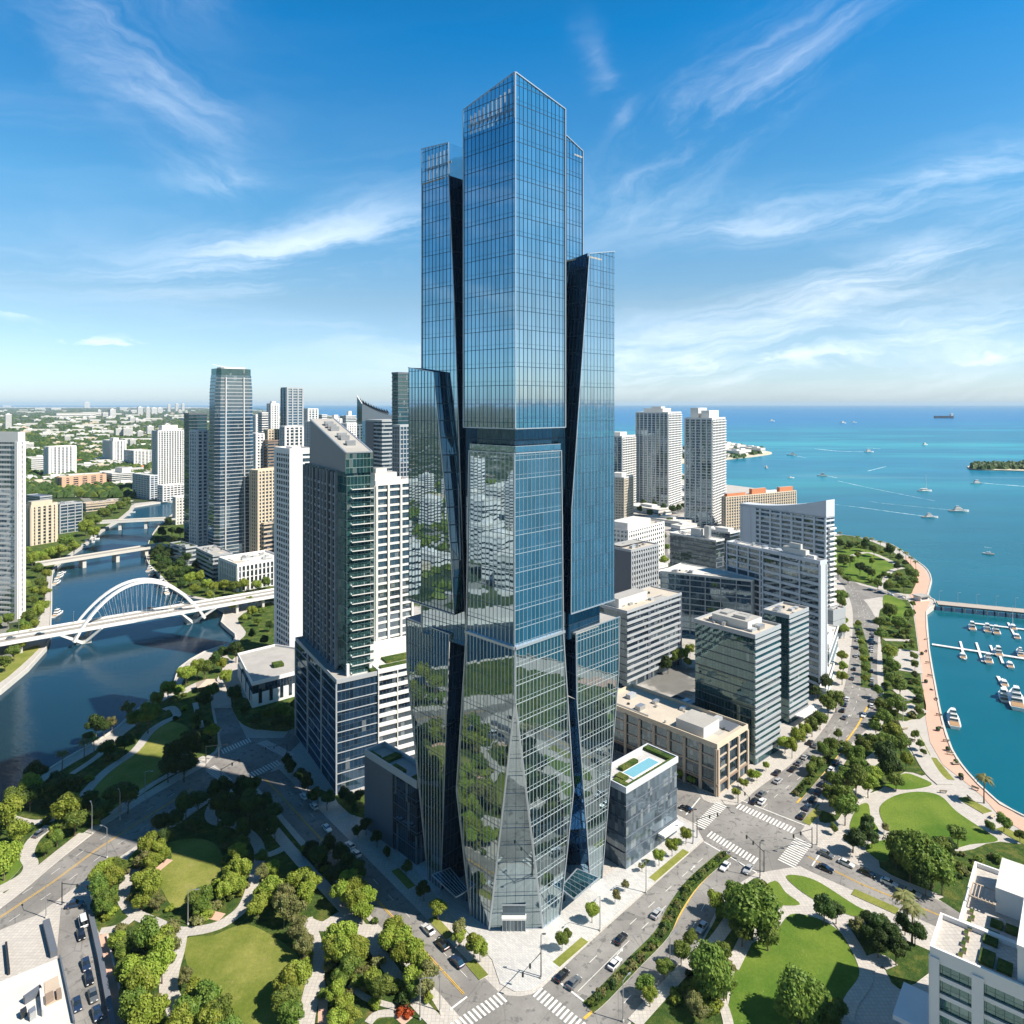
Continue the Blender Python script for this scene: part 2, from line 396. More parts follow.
def _urban(t, p):
    """the far low-rise town: tree canopy broken by pale roofs, streets and yards"""
    n = t.noise(p, .0016, 6, .6); f = t.noise(p, .03, 5, .75)
    c = t.mix(t.step(f, .35, .65), (.022, .042, .020, 1), (.065, .085, .038, 1))
    v = t.add('ShaderNodeTexVoronoi', i={'Vector': p, 'Scale': .035, 'Randomness': 1.0})
    rv = t.sep(v.outputs['Color'])
    roof = t.m('MULTIPLY', t.m('LESS_THAN', v.outputs['Distance'], .34), t.m('GREATER_THAN', t.m('ADD', rv[0], t.m('MULTIPLY', t.m('SUBTRACT', n, .5), 1.6)), .64))
    rc = t.ramp(rv[1], [(0, (.36, .35, .33)), (.5, (.46, .45, .42)), (.8, (.36, .22, .16)), (1, (.30, .30, .31))])
    x2, y2, _ = t.sep(p); gx = t.m('FRACT', t.m('DIVIDE', t.m('ADD', t.m('MULTIPLY', x2, .8), t.m('MULTIPLY', y2, .6)), 115.0)); gy = t.m('FRACT', t.m('DIVIDE', t.m('SUBTRACT', t.m('MULTIPLY', y2, .8), t.m('MULTIPLY', x2, .6)), 190.0))
    rdm = t.m('MAXIMUM', t.m('LESS_THAN', gx, .10), t.m('LESS_THAN', gy, .07)); c = t.mix(t.m('MULTIPLY', rdm, .75), c, (.24, .235, .22, 1))
    return t.mix(roof, c, rc), None
def _sand(t, p):
    f = t.noise(p, .5, 5, .7)
    return t.mix(f, (.46, .40, .30, 1), (.60, .54, .42, 1)), f
def _wood(t, p):
    f = t.noise(p, .8, 5, .7)
    return t.mix(f, (.30, .26, .22, 1), (.45, .40, .35, 1)), f
ASPHALT = ground_mat('asphalt', _asphalt, .9, .2, .12); PAVE = ground_mat('pavement_concrete', _pave, .85, .2, .1)
PLAZA = ground_mat('plaza_stone', _plaza, .6, .3); BRICKP = ground_mat('brick_paving', _brick, .85, .2, .1)
GRASS = ground_mat('lawn_grass', _grass, .95, .1, .5); GRASS2 = ground_mat('park_grass', _grass2, .95, .1, .5); COVER = ground_mat('ground_cover', _groundcover, .95, .1, 1.0)
URBAN = ground_mat('urban_ground', _urban, .95, .1); SAND = ground_mat('sand', _sand, .95, .1); WOODD = ground_mat('weathered_deck', _wood, .85, .2)
CONC = mat('light_concrete', (.50, .48, .44), .8, .2, var=.12, scale=.15, streak=True)
WHITE = mat('white_paint', (.68, .67, .655), .6, .3, var=.05, scale=.12, streak=True)
OFFWHITE = mat('warm_white_paint', (.60, .59, .56), .7, .3, var=.07, scale=.12, streak=True)
GREYW = mat('pale_grey_cladding', (.36, .38, .40), .5, .4, var=.07, scale=.12, streak=True)
COOLW = mat('cool_white_cladding', (.54, .565, .60), .5, .4, var=.05, scale=.12, streak=True)
DARKC = mat('dark_grey_cladding', (.075, .09, .115), .5, .4, var=.15, scale=.12, streak=True)
SLATE = mat('slate_cladding', (.11, .125, .15), .5, .4, var=.12, scale=.12, streak=True)
BEIGE = mat('beige_stucco', (.56, .48, .37), .8, .2, var=.08, scale=.12, streak=True)
TAN = mat('tan_stone', (.45, .37, .29), .8, .2, var=.12, scale=.2, streak=True)
SALMON = mat('salmon_stucco', (.54, .35, .24), .8, .2, var=.08, scale=.12)
BROWN = mat('brown_stucco', (.24, .18, .14), .8, .2, var=.1, scale=.12)
TERRA = mat('terracotta_tile', (.52, .20, .10), .8, .2, var=.22, scale=.3)
ROOFG = mat('grey_roof_membrane', (.34, .33, .31), .9, .2, var=.22, scale=.12)
ROOFW = mat('white_roof_membrane', (.56, .54, .50), .85, .2, var=.14, scale=.10)
ROOFB = mat('tan_roof_membrane', (.46, .41, .34), .9, .2, var=.18, scale=.12)
METAL = mat('galvanised_metal', (.45, .46, .47), .4, .5, .7, var=.2, scale=1.0)
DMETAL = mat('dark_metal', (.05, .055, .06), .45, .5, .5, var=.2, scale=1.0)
TRIM = mat('brushed_aluminium', (.46, .50, .54), .35, .5, .6, var=.08, scale=.3)
FIN = mat('grey_aluminium_fin', (.34, .38, .42), .4, .5, .5, var=.08, scale=.3)
PAINTW = mat('road_paint_white', (.62, .61, .58), .8, .2, var=.3, scale=1.2)
PAINTY = mat('road_paint_yellow', (.58, .36, .06), .8, .2, var=.3, scale=1.2)
POOL = mat('pool_water', (.17, .38, .45), .08, .5, var=.1, scale=.6)
G_DARK = glass('dark_office_glass', body=(.010, .018, .03), refl=.16, pw=1.5, ph=3.8, warp=.008, blind=.12, mw=.09, mh=0)
G_BLUE = glass('blue_office_glass', tint=(.5, .68, .8), body=(.02, .045, .07), refl=.32, pw=1.5, ph=3.8, warp=.005, blind=.03)
G_TEAL = glass('teal_office_glass', tint=(.5, .72, .74), body=(.010, .036, .044), refl=.15, pw=1.4, ph=3.7, warp=.004, blind=.02)
G_RES = glass('residential_glass', tint=(.55, .66, .76), body=(.03, .045, .06), refl=.22, pw=1.8, ph=3.1, warp=.02, blind=.10, mw=.12)
# ------------------------------------------------------------------ water, land, roads, lawns, paths
def GP(pts, z=0.0): return [G(x, y, z) for x, y in pts]
def W(x, y): return Vector((x, y, 0))
EAST_BANK = [W(-400, -400), W(-250, 0), W(-215, 180)] + GP([(0, 806), (20, 790), (40, 776), (70, 757), (95, 743), (118, 728), (135, 712), (152, 700), (175, 684), (180, 668), (205, 652), (232, 643), (236, 634), (222, 622), (225, 610), (204, 600), (188, 597), (170, 585), (160, 575), (150, 565), (147, 555), (150, 540), (160, 525), (172, 515), (185, 508), (230, 500)])
WEST_BANK = GP([(230, 494), (172, 501), (160, 502), (135, 506), (131, 511), (120, 520), (103, 530), (85, 545), (60, 562), (52, 572), (51, 595), (50, 622), (45, 648), (0, 690)]) + [W(-263, 320), W(-275, 250), W(-300, 100), W(-420, -300), W(-500, -2500)]
SHORE = GP([(835, 534), (843, 535), (873, 540), (893, 545), (908, 555), (920, 563), (928, 570), (932, 580), (928, 595), (935, 600), (935, 606), (927, 612), (930, 650), (935.5, 682), (943, 720), (953, 750), (968, 772), (993, 797), (1024, 816)]) + [W(205, 215), W(228, 150), W(245, 0), W(260, -500)]
COAST = GP([(815, 520), (800, 505), (770, 490), (722, 484), (684, 474), (640, 455), (560, 440), (420, 425), (330, 415.5), (250, 409.5), (200, 407.2)])
def _water(t, p):
    x, y, _ = t.sep(p)
    patch = t.noise(t.vm('MULTIPLY', p, (.35, 1, 1)), .0011, 4, .6); fine = t.noise(t.vm('MULTIPLY', p, (.3, 1, 1)), .0022, 4, .6)
    near = t.mix(t.step(x, -60, 160), t.mix(t.step(y, 240, 460), (.005, .020, .030, 1), (.009, .042, .070, 1)), (.005, .092, .125, 1))
    mid = t.mix(t.step(fine, .42, .66), (.010, .15, .25, 1), (.022, .26, .32, 1))
    deep = t.mix(t.step(y, 9000, 40000), (.006, .14, .32, 1), (.006, .12, .27, 1))
    far = t.mix(t.step(t.m('ADD', y, t.m('MULTIPLY', t.m('SUBTRACT', patch, .5), 3600)), 2400, 6500), mid, deep)
    c = t.mix(t.step(t.m('ADD', y, t.m('MULTIPLY', x, .35)), 480, 2100), near, far)
    shoal = t.m('MULTIPLY', t.step(t.noise(t.vm('MULTIPLY', p, (.25, 1, 1)), .004, 3, .5), .62, .72), t.m('MULTIPLY', t.step(y, 1300, 1500), t.m('SUBTRACT', 1.0, t.step(y, 2000, 2600))))
    c = t.mix(t.m('MULTIPLY', shoal, .5), c, (.22, .34, .32, 1))
    c = t.vm('SCALE', c, scale=t.m('ADD', .74, t.m('MULTIPLY', t.noise(t.vm('MULTIPLY', p, (.5, 1, 1)), .012, 5, .6), .52)))
    return c, t.m('ADD', t.noise(t.vm('MULTIPLY', p, (.6, 1.3, 1)), .22, 4, .65), t.m('MULTIPLY', t.noise(p, .06, 2, .5), 1.5))
water = water_mat('sea_water', _water)
m = MB(); m.face([(-75000, -8000, -2.2), (75000, -8000, -2.2), (75000, 78000, -2.2), (-75000, 78000, -2.2)]); struct('water', m, water)

land = MB()
LAND = EAST_BANK + WEST_BANK + [W(-60000, -2500), W(-60000, 34000)] + COAST[::-1] + SHORE + [W(-400, -900)]
land.poly(LAND, 0.0, PAVE)
for a, b in zip(LAND, LAND[1:]+LAND[:1]):
    if (a-b).length < 4000: land.face([(a.x, a.y, -3), (b.x, b.y, -3), (b.x, b.y, 0), (a.x, a.y, 0)], None, CONC)
struct('ground', land)
# far town: green and pale, west of the river and beyond the blocks
town = MB()
town.poly([W(-59000, -2400)] + [W(-510, -2400), W(-440, -300), W(-330, 100), W(-300, 250), W(-288, 320)] + GP([(-12, 690), (20, 652), (40, 622), (42, 595), (43, 572), (52, 562), (78, 543), (98, 528), (115, 518), (128, 508), (135, 503.5), (172, 499), (226, 493)]) + [W(-500, 1200), W(-150, 900), W(0, 900), W(60, 780), W(120, 1200), W(190, 1150)] + GP([(690, 478), (640, 457), (560, 442), (420, 426.5), (330, 416.5), (250, 410.5), (200, 408.2)]) + [W(-59000, 33900)], 0.05, URBAN)
struct('town_ground', town)
def _city(t, p):
    n = t.noise(p, .02, 5, .6); f = t.noise(p, .2, 5, .7)
    c = t.mix(t.step(n, .40, .50), (.15, .148, .14, 1), (.40, .38, .35, 1)); c = t.mix(t.step(n, .56, .60), c, (.05, .075, .025, 1))
    return t.vm('SCALE', c, scale=t.m('ADD', .7, t.m('MULTIPLY', f, .5))), None
CITY = ground_mat('city_block_ground', _city)
sheet_c = MB(); sheet_c.poly(GP([(178, 504), (235, 500), (420, 500), (760, 497), (800, 510), (812, 524), (828, 560), (830, 640), (800, 700), (740, 760), (640, 690), (560, 690), (400, 690), (300, 690), (296, 610), (270, 596), (205, 594), (178, 583), (158, 560), (156, 542), (166, 526)]), .012, CITY)
struct('city_ground', sheet_c)
# island and spit far out in the bay
def blobland(name, pts, zt, mt, n=6):
    o = MB(); o.prism(smooth(GP(pts, 0), True, n), -3, zt, mt, mt); return struct(name, o)
blobland('island_ground', [(968, 466), (985, 464), (1010, 463.5), (1050, 464), (1080, 468), (1050, 471), (1000, 470), (975, 469)], .2, SAND)
blobland('spit_ground', [(676, 452), (722, 444), (745, 446), (762, 450), (772, 453), (755, 456), (735, 458), (700, 462), (676, 462)], .2, SAND)

def sheet(name, polys, z, mt, kind='structure'):
    o = MB()
    for i, p in enumerate(polys): o.prism(p, 0.0, z+i*(.004 if len(polys) > 2 else 0), CONC if z >= .1 else mt, mt)
    return struct(name, o, kind=kind)
def strip(pts, wl, wr=None):
    wr = wl if wr is None else wr
    return side(pts, wl) + side(pts, -wr)[::-1]

# ---- roads
ST1, ST2 = Vector((-10.7, 170.9, 0)), Vector((-97.7, 273.6, 0)); SD = (ST2-ST1).normalized()
BL = GP([(545, 985), (600, 933), (655, 884), (705, 840), (711, 803)]); BR = GP([(632, 1018), (675, 968), (702, 940), (725, 893), (757, 872)])
BD = Vector((.65, .76, 0))
roads = MB()
def rd(p, z=.02): roads.poly(p, z, ASPHALT)
rd(strip([ST1-SD*120, ST2], 4.6, 6.8))
rd([BL[0]-BD*130, BL[0]] + BL[1:4] + BR[::-1] + [BR[0]-BD*130], .024)
rd(GP([(694, 822), (711, 803), (735, 805), (800, 832), (814, 845), (800, 866), (757, 873), (704, 841)]), .028)
rd(GP([(711, 803), (694, 823), (672, 812), (600, 760), (560, 740), (580, 730), (655, 772), (690, 793)]), .032)
NBL = GP([(735, 805), (745, 800), (760, 787), (790, 765), (815, 740), (833, 715), (842, 695), (848, 670), (852, 640), (853, 615), (850, 600), (843, 585), (832, 575)])
NBR = GP([(800, 832), (806, 824), (818, 800), (833, 772), (846, 750), (860, 735), (875, 722), (878, 700), (877, 662), (878, 625), (868, 605), (862, 598), (845, 574)])
rd(smooth(NBL, n=3) + smooth(NBR, n=3)[::-1], .036)
rd(GP([(845, 577), (860, 585), (880, 590), (906, 596), (906, 601), (880, 597), (862, 600)]), .040)
rd(smooth(GP([(814, 845), (860, 866), (933, 898), (1010, 930), (1100, 965)]), n=3) + smooth(GP([(1100, 1010), (1010, 960), (928, 923), (825, 878), (800, 866)]), n=3), .044)
RBU = GP([(-140, 985), (0, 907), (62, 858), (105, 825), (150, 797), (205, 766)]); RBLo = GP([(-140, 1012), (0, 930), (37, 915), (88, 878), (142, 842), (190, 808), (222, 785)])
rd(RBU+RBLo[::-1], .048)
rd(GP([(205, 766), (222, 747), (246, 738), (285, 738), (300, 742), (262, 780), (245, 785), (222, 786)]), .052)
rd(GP([(222, 748), (214, 708), (232, 708), (247, 739)]), .056)
rd(GP([(282, 740), (300, 716), (330, 690), (345, 700), (300, 742)]), .060)
rd(GP([(61, 908), (87, 905), (92, 935), (112, 1024), (128, 1100), (92, 1100), (72, 1024), (57, 953)]), .064)
# streets between the blocks east of the tower, mostly hidden
rd(strip(GP([(690, 800), (640, 722), (612, 690)]), 5), .068)
rd(strip(GP([(640, 590), (660, 560), (662, 535), (640, 510)]), 7), .072)
rd(GP([(484, 982), (494, 990), (507, 995.5), (520, 996.5), (532, 994.5), (545, 986), (556, 990), (570, 1060), (450, 1060), (470, 1000)]), .076)
struct('road', roads)

#
mk = MB()
def stripe(a, b, wdt, z=.095, mt=PAINTW):
    a, b = Vector(a), Vector(b); d = (b-a).normalized(); n = Vector((-d.y, d.x, 0))*wdt/2
    mk.face([(*(a-n).xy, z), (*(b-n).xy, z), (*(b+n).xy, z), (*(a+n).xy, z)], None, mt)
def dashes(pts, wdt, on, off, mt=PAINTW):
    acc = 0.0
    for a, b in zip(pts, pts[1:]):
        L = (b-a).length; d = (b-a)/L; s = -acc
        while s < L:
            s0, s1 = max(s, 0), min(s+on, L)
            if s1 > s0: stripe(a+d*s0, a+d*s1, wdt, mt=mt)
            s += on+off
        acc = (L-(s-(on+off))) if off else 0
def solid(pts, wdt, mt=PAINTW):
    for a, b in zip(pts, pts[1:]): stripe(a, b, wdt, mt=mt)
def crosswalk(a, b, d, length=3.4, w=.62, gap=.62):
    a, b = Vector(a), Vector(b); L = (b-a).length; u = (b-a)/L; s = .3; d = Vector(d).normalized()
    while s < L:
        p = a+u*s; stripe(p-d*length/2, p+d*length/2, w); s += w+gap
solid([ST1+SD*1.5, ST2-SD*3], .22, PAINTY); solid(side([ST1+SD*1.5, ST2-SD*3], .4), .16, PAINTY)
dashes(side([ST1+SD*5, ST2-SD*6], -3.4), .14, 3, 6)
crosswalk(G(503, 997), G(452, 1030), SD); stripe(G(450, 1010), G(467, 997), .5)
crosswalk(G(537, 992), G(586, 1032), BD)
sb = GP([(549, 981), (586, 1010)]); stripe(sb[0]+BD*1.5, sb[1]+BD*1.5, .5)
bc = [BL[0]+BD*4, BL[1], BL[2], BL[3]-BD*3]
dashes(side(bc, -4.1), .15, 3.2, 6); solid(side(bc, -7.4)[:2], .15); dashes(side(bc, -7.4)[1:], .15, 3.2, 6)
brc = [BR[0]+BD*2, BR[1], BR[2], BR[3]]; dashes(side(brc, 3.6), .15, 3.2, 5)
solid(GP([(697, 882), (716, 865), (729, 850)]) , .15)
crosswalk(G(699, 827), G(722, 804), G(708, 815)-G(678, 802), 4.2)
crosswalk(G(738, 806), G(794, 831), G(790, 765)-G(752, 806), 3.8); crosswalk(G(709, 834), G(757, 862), BD, 3.8)
crosswalk(G(786, 864), G(804, 841), G(860, 866)-G(814, 845), 5.5)
for a, b in (((740, 800), (806, 826)), ((704, 842), (757, 873)), ((812, 866), (824, 848)), ((686, 815), (700, 798))): stripe(G(*a), G(*b), .45)
nb = smooth(NBL, n=3); dashes(side(nb[3:], -3.6), .15, 3, 6); dashes(side(nb[3:], -7.0), .15, 3, 6)
nr = smooth(NBR, n=3); dashes(side(nr[4:], 3.5), .15, 3, 6)
for px, h in (((683, 811), 0), ((620, 952), 1), ((762, 800), 2), ((693, 868), 1), ((849, 716), 2)):
    p = G(*px); d = (BD if h == 1 else (G(790, 765)-G(752, 806)).normalized() if h == 2 else (G(672, 812)-G(711, 822)).normalized())
    q = Vector((-d.y, d.x, 0)); stripe(p-d*1.6, p+d*.4, .22)
    mk.face([(*(p+d*.4-q*.5).xy, .095), (*(p+d*1.5).xy, .095), (*(p+d*.4+q*.5).xy, .095)], None, PAINTW)
# centre lines on the side roads
ef = smooth(GP([(808, 857), (860, 884), (930, 912), (1010, 946)]), n=3); solid(ef, .2, PAINTY); solid(side(ef, .4), .16, PAINTY)
bc2 = [(a+b)/2 for a, b in zip(GP([(0, 907), (62, 858), (105, 825), (150, 797), (200, 769)]), GP([(0, 930), (46, 908), (88, 878), (142, 842), (185, 811)]))]
solid(bc2, .22, PAINTY); solid(side(bc2, .5), .18, PAINTY); dashes(side(bc2, 3.8), .15, 3, 6); dashes(side(bc2, -3.8), .15, 3, 6)
for a, b, d in (((222, 752), (250, 740), (246, 760)), ((262, 742), (290, 756), (240, 760)), ((250, 776), (280, 762), (300, 800)), ((210, 768), (228, 783), (170, 800))):
    crosswalk(G(*a), G(*b), G(*d)-(G(*a)+G(*b))/2, 4.4)
struct('road_markings', mk)

# ---- planted ground and lawns
cover = [smooth(GP(p), True, 3) for p in (
    [(0, 812), (22, 800), (42, 783), (72, 764), (97, 750), (120, 735), (138, 718), (156, 705), (178, 692), (186, 676), (208, 664), (224, 664), (212, 690), (212, 712), (218, 745), (200, 760), (150, 790), (105, 818), (70, 843), (30, 872), (0, 892)],
    [(238, 618), (260, 606), (275, 604), (290, 640), (240, 655), (232, 660), (226, 650), (240, 640), (246, 632)],
    [(230, 700), (238, 690), (250, 700), (296, 690), (296, 728), (262, 730), (250, 728), (238, 720)],
    [(112, 872), (140, 852), (190, 816), (222, 795), (245, 792), (262, 800), (300, 845), (345, 893), (388, 945), (432, 1000), (445, 1030), (455, 1080), (120, 1080), (125, 1024), (100, 935), (90, 905)],
    [(632, 1022), (648, 1000), (677, 968), (704, 940), (727, 898), (745, 885), (757, 878), (765, 890), (748, 920), (742, 948), (733, 965), (727, 1000), (728, 1060), (630, 1060)],
    [(880, 610), (908, 600), (917, 640), (921, 680), (926, 715), (905, 722), (906, 745), (926, 775), (905, 772), (880, 790), (850, 800), (838, 820), (820, 822), (822, 805), (838, 775), (856, 748), (882, 730), (884, 690), (882, 650)],
    [(835, 536), (873, 542), (905, 560), (917, 574), (913, 590), (905, 594), (860, 583), (838, 573)],
    [(905, 840), (960, 852), (1000, 842), (1060, 860), (1060, 935), (935, 893), (880, 868), (890, 850)],
    [(840, 935), (880, 925), (905, 940), (940, 960), (900, 990), (880, 960), (860, 955)],
)]
sheet('planted_ground', cover, .10, COVER)
cover = [[W(-420, -120), W(-30, -120), W(-30, 110), W(-75, 158), W(-140, 150), W(-190, 100), W(-240, 0)], [W(60, -200), W(238, -200), W(228, 0), W(212, 150), W(190, 205), W(150, 150), W(60, 60)], [W(-212, 185), W(-188, 245), W(-160, 212), W(-165, 150), W(-235, 60)], [W(150, 150), W(190, 205), W(178, 238), W(150, 215), W(125, 205)], GP([(332, 792), (347, 800), (366, 790), (366, 819), (350, 814), (338, 803)]), GP([(149, 541), (160, 526), (172, 517), (186, 520), (192, 560), (206, 580), (290, 588), (290, 600), (232, 604), (205, 598), (188, 595), (168, 582), (150, 564)]), GP([(18, 640), (44, 612), (47, 575), (58, 561), (82, 545), (100, 530), (118, 519), (129, 510), (132, 504), (118, 500), (90, 513), (58, 533), (24, 550), (18, 600)]), [W(20, 30), W(50, 60), W(48, 120), W(20, 125)]]  # the bed below the condominium is added to darken a sunlit plaza patch
lawns = [smooth(GP(p), True, 4) for p in (
    [(85, 800), (107, 775), (135, 753), (155, 730), (170, 722), (187, 727), (192, 742), (182, 758), (165, 772), (130, 798), (105, 814)],
    [(165, 845), (190, 839), (213, 843), (224, 860), (222, 878), (202, 893), (176, 908), (162, 890), (155, 875), (172, 858)],
    [(185, 940), (212, 936), (235, 927), (252, 926), (275, 938), (295, 953), (306, 975), (303, 1000), (300, 1040), (215, 1040), (195, 1000), (188, 970)],
    [(740, 955), (750, 945), (775, 932), (790, 915), (812, 917), (835, 928), (848, 945), (862, 970), (860, 990), (848, 1010), (840, 1060), (728, 1060), (730, 1000)],
    [(775, 881), (758, 893), (772, 904), (800, 905), (786, 893)],
    [(786, 877), (800, 876), (820, 883), (856, 906), (882, 919), (862, 919), (830, 908), (803, 893)],
    [(880, 807), (895, 796), (918, 792), (940, 796), (957, 812), (982, 829), (998, 841), (970, 845), (943, 852), (918, 847), (897, 838), (884, 824)],
    [(885, 786), (903, 774), (918, 777), (932, 785), (908, 790)],
    [(850, 825), (858, 807), (868, 804), (871, 817), (879, 832), (868, 838), (854, 836)],
    [(866, 846), (893, 839), (901, 847), (885, 862), (872, 856)],
    [(838, 552), (862, 549), (893, 562), (886, 573), (868, 582), (850, 578), (837, 568)],
    [(0, 668), (20, 652), (36, 646), (38, 650), (0, 683)],
    [(885, 595), (905, 603), (903, 617), (892, 625), (884, 610)],
    [(2, 852), (20, 845), (24, 862), (10, 880), (0, 885)],
)]
for a, b in (((705, 843), (718, 848)),): pass
sheet('planted_ground', cover, .07, COVER)
sheet('lawn', lawns[:3]+lawns[11:12], .14, GRASS); sheet('park_lawn', lawns[3:11]+lawns[12:], .141, GRASS2)
# street verges and medians: hedged strips with yellow kerb line
med = [strip(smooth(GP(p), n=4), wd) for p, wd in (
    ([(588, 1008), (602, 996), (634, 963), (662, 934), (674, 910), (694, 882), (726, 854)], 1.9),
    ([(796, 796), (812, 778), (828, 759), (842, 742)], 2.2),
    ([(857, 624), (863, 645), (866, 665), (866, 688)], 2.4))]
sheet('median', med, .15, COVER)
ye = MB(); 
for p in ([(584, 1019), (604, 1001), (637, 967), (666, 938), (681, 912), (699, 885), (729, 856)], [(797, 803), (816, 781), (833, 762), (846, 742), (858, 725), (868, 706)]):
    q = smooth(GP(p), n=4)
    for a, b in zip(q, q[1:]):
        d = (b-a).normalized(); n = Vector((-d.y, d.x, 0))*.35
        ye.face([(*(a-n).xy, .085), (*(b-n).xy, .085), (*(b+n).xy, .085), (*(a+n).xy, .085)], None, PAINTY)
struct('median_edge_line', ye)
verge = [strip(GP(p), w_) for p, w_ in (([(556, 965), (585, 940)], 1.2), ([(652, 880), (686, 851)], 1.2), ([(470, 962), (484, 978)], 1.4), ([(432, 918), (450, 938)], 1.3), ([(395, 870), (412, 888)], 1.3), ([(640, 868), (648, 860)], .8),
         ([(853, 892), (898, 912)], 1.6), ([(640, 742), (646, 752)], 1.0), ([(806, 824), (822, 806)], 1.4), ([(932, 758), (950, 780)], 1.6), ([(923, 755), (942, 779)], 1.5), ([(962, 798), (988, 813)], 2.2), ([(1000, 828), (1030, 845)], 2.0), ([(912, 728), (926, 755)], 1.7))]
sheet('grass_verge', verge, .16, GRASS)
# ---- paths through the planting
paths = [strip(smooth(GP(p), n=4), w_/2) for p, w_ in (
    ([(82, 797), (97, 780), (112, 767), (135, 751), (150, 732), (165, 722), (177, 716), (172, 708), (164, 710)], 3.6),
    ([(72, 774), (97, 757), (118, 737), (138, 722)], 2.6), ([(195, 703), (198, 715), (202, 728)], 2.4),
    ([(180, 694), (205, 682), (222, 690), (226, 706)], 5.0), ([(212, 690), (230, 684)], 7.0),
    ([(112, 814), (155, 783), (205, 757)], 2.6), ([(112, 869), (140, 849), (165, 830), (212, 797)], 2.6),
    ([(10, 818), (32, 823), (55, 819)], 3), ([(50, 826), (34, 840), (27, 855), (31, 866), (22, 878), (-10, 895)], 4),
    ([(85, 834), (50, 862), (0, 903), (-60, 940)], 4.5),
    ([(136, 868), (126, 884), (124, 900), (135, 914), (155, 923), (180, 932), (212, 928), (232, 918), (246, 903), (256, 873), (260, 855), (255, 840), (237, 826), (215, 822), (210, 812), (220, 795)], 3.4),
    ([(100, 932), (118, 928), (135, 916)], 2.6), ([(180, 932), (176, 953), (170, 975), (169, 993), (178, 1015), (182, 1045)], 4.2),
    ([(305, 920), (312, 938), (318, 963), (313, 988), (306, 1020), (304, 1050)], 4.2),
    ([(262, 815), (282, 840), (302, 863), (325, 888), (350, 915), (375, 948), (400, 983), (422, 1008), (440, 1030), (450, 1070)], 3.6),
    ([(305, 922), (322, 927), (340, 917), (352, 914)], 3.6), ([(322, 927), (350, 930), (372, 930), (385, 938)], 3.4), ([(252, 838), (265, 855), (285, 848)], 2.6),
    ([(350, 985), (365, 998), (395, 1008)], 1.6), ([(368, 1024), (378, 1015), (402, 1014)], 2.0),
    ([(634, 1024), (665, 990), (692, 962), (714, 943), (730, 921)], 3.4), ([(732, 968), (748, 936)], 3.4), ([(721, 1000), (728, 1022), (730, 1050)], 2.4),
    ([(838, 922), (850, 938), (862, 960), (866, 980), (850, 1005), (845, 1040)], 3.2), ([(866, 968), (880, 960), (892, 968)], 4),
    ([(852, 556), (870, 553), (900, 566)], 5), ([(880, 590), (890, 572), (903, 568)], 4), ([(905, 650), (908, 672)], 14), ([(900, 690), (912, 700)], 8), ([(884, 640), (912, 641)], 4), ([(896, 712), (920, 708)], 10), ([(860, 770), (884, 752)], 5), ([(852, 800), (866, 788)], 5), ([(826, 812), (834, 802)], 6),
    ([(906, 722), (914, 740), (930, 770), (945, 785)], 6))]
sheet('path', paths, .18, PAVE)
sheet('brick_walk', [strip(GP(p), w_/2) for p, w_ in (([(100, 936), (110, 975), (120, 1024), (130, 1070)], 3.8), ([(318, 968), (323, 1000), (322, 1050)], 2.2), ([(155, 872), (170, 860)], 2.2), ([(205, 914), (222, 918)], 3), ([(395, 1010), (408, 1022)], 3))], .19, BRICKP)
prom = GP([(905, 556), (918, 564), (926, 571), (930, 581), (926, 596), (930, 602), (925.5, 613), (928.5, 650), (934, 682), (941.5, 720), (951.5, 751), (966, 773), (992, 799), (1024, 819), (1100, 858)]) + GP([(1100, 880), (1024, 832), (1000, 817), (983, 797), (965, 782), (943, 765), (930, 742), (925, 715), (921, 662), (913, 602), (909, 592), (917, 577), (905, 562)])
sheet('promenade', [prom], .12, BRICKP)
plz = GP([(366, 822), (411, 864), (434, 893), (470, 935), (492, 960), (500, 984), (515, 992), (532, 991), (545, 982), (600, 930), (655, 881), (702, 839), (692, 826), (674, 815), (640, 850), (600, 880), (560, 850), (500, 850), (440, 850)])
sheet('plaza', [plz], .15, PLAZA)
sw = MB()
for b in SHORE, EAST_BANK, WEST_BANK[8:]:
    p = smooth(b, n=2); q = side(p, -.8 if b is SHORE else .8)
    for i in range(len(p)-1):
        if p[i].y > -50: sw.prism([p[i], p[i+1], q[i+1], q[i]], -3, .45, CONC, bottom=False)
sea = struct('seawall', sw); 
# ------------------------------------------------------------------ the glass tower
G_HERO = glass('tower_glass', tint=(.66, .83, .92), body=(.012, .032, .055), refl=.60, pw=1.55, ph=5.0, mw=0, mh=0, warp=.0032, var=.9, blind=0, rough=.012)
G_HEROL = glass('tower_glass_low', tint=(.56, .69, .74), body=(.010, .024, .030), refl=.56, pw=1.4, ph=5.0, mw=0, mh=0, warp=.0045, var=.9, blind=0, rough=.012)
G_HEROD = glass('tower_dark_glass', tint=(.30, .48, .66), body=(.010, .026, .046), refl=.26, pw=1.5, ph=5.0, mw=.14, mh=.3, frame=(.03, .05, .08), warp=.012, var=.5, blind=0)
G_CROWN = glass('tower_crown_glass', tint=(.52, .75, .92), body=(.02, .05, .08), refl=.5, pw=1.55, ph=5.0, mw=0, mh=0, warp=.01, clear=.6, blind=0)
MULL = mat('tower_dark_mullion', (.035, .08, .13), .4, .5, .4, var=.06, scale=.5)
MULB = mat('tower_pale_fin', (.52, .57, .60), .35, .5, .5, var=.06, scale=.5)
hero = thing('skyscraper', 'tall faceted blue glass skyscraper of stepped leaning blocks at the street corner in the centre', 'skyscraper', (0, 195, 0), world_parts=True)
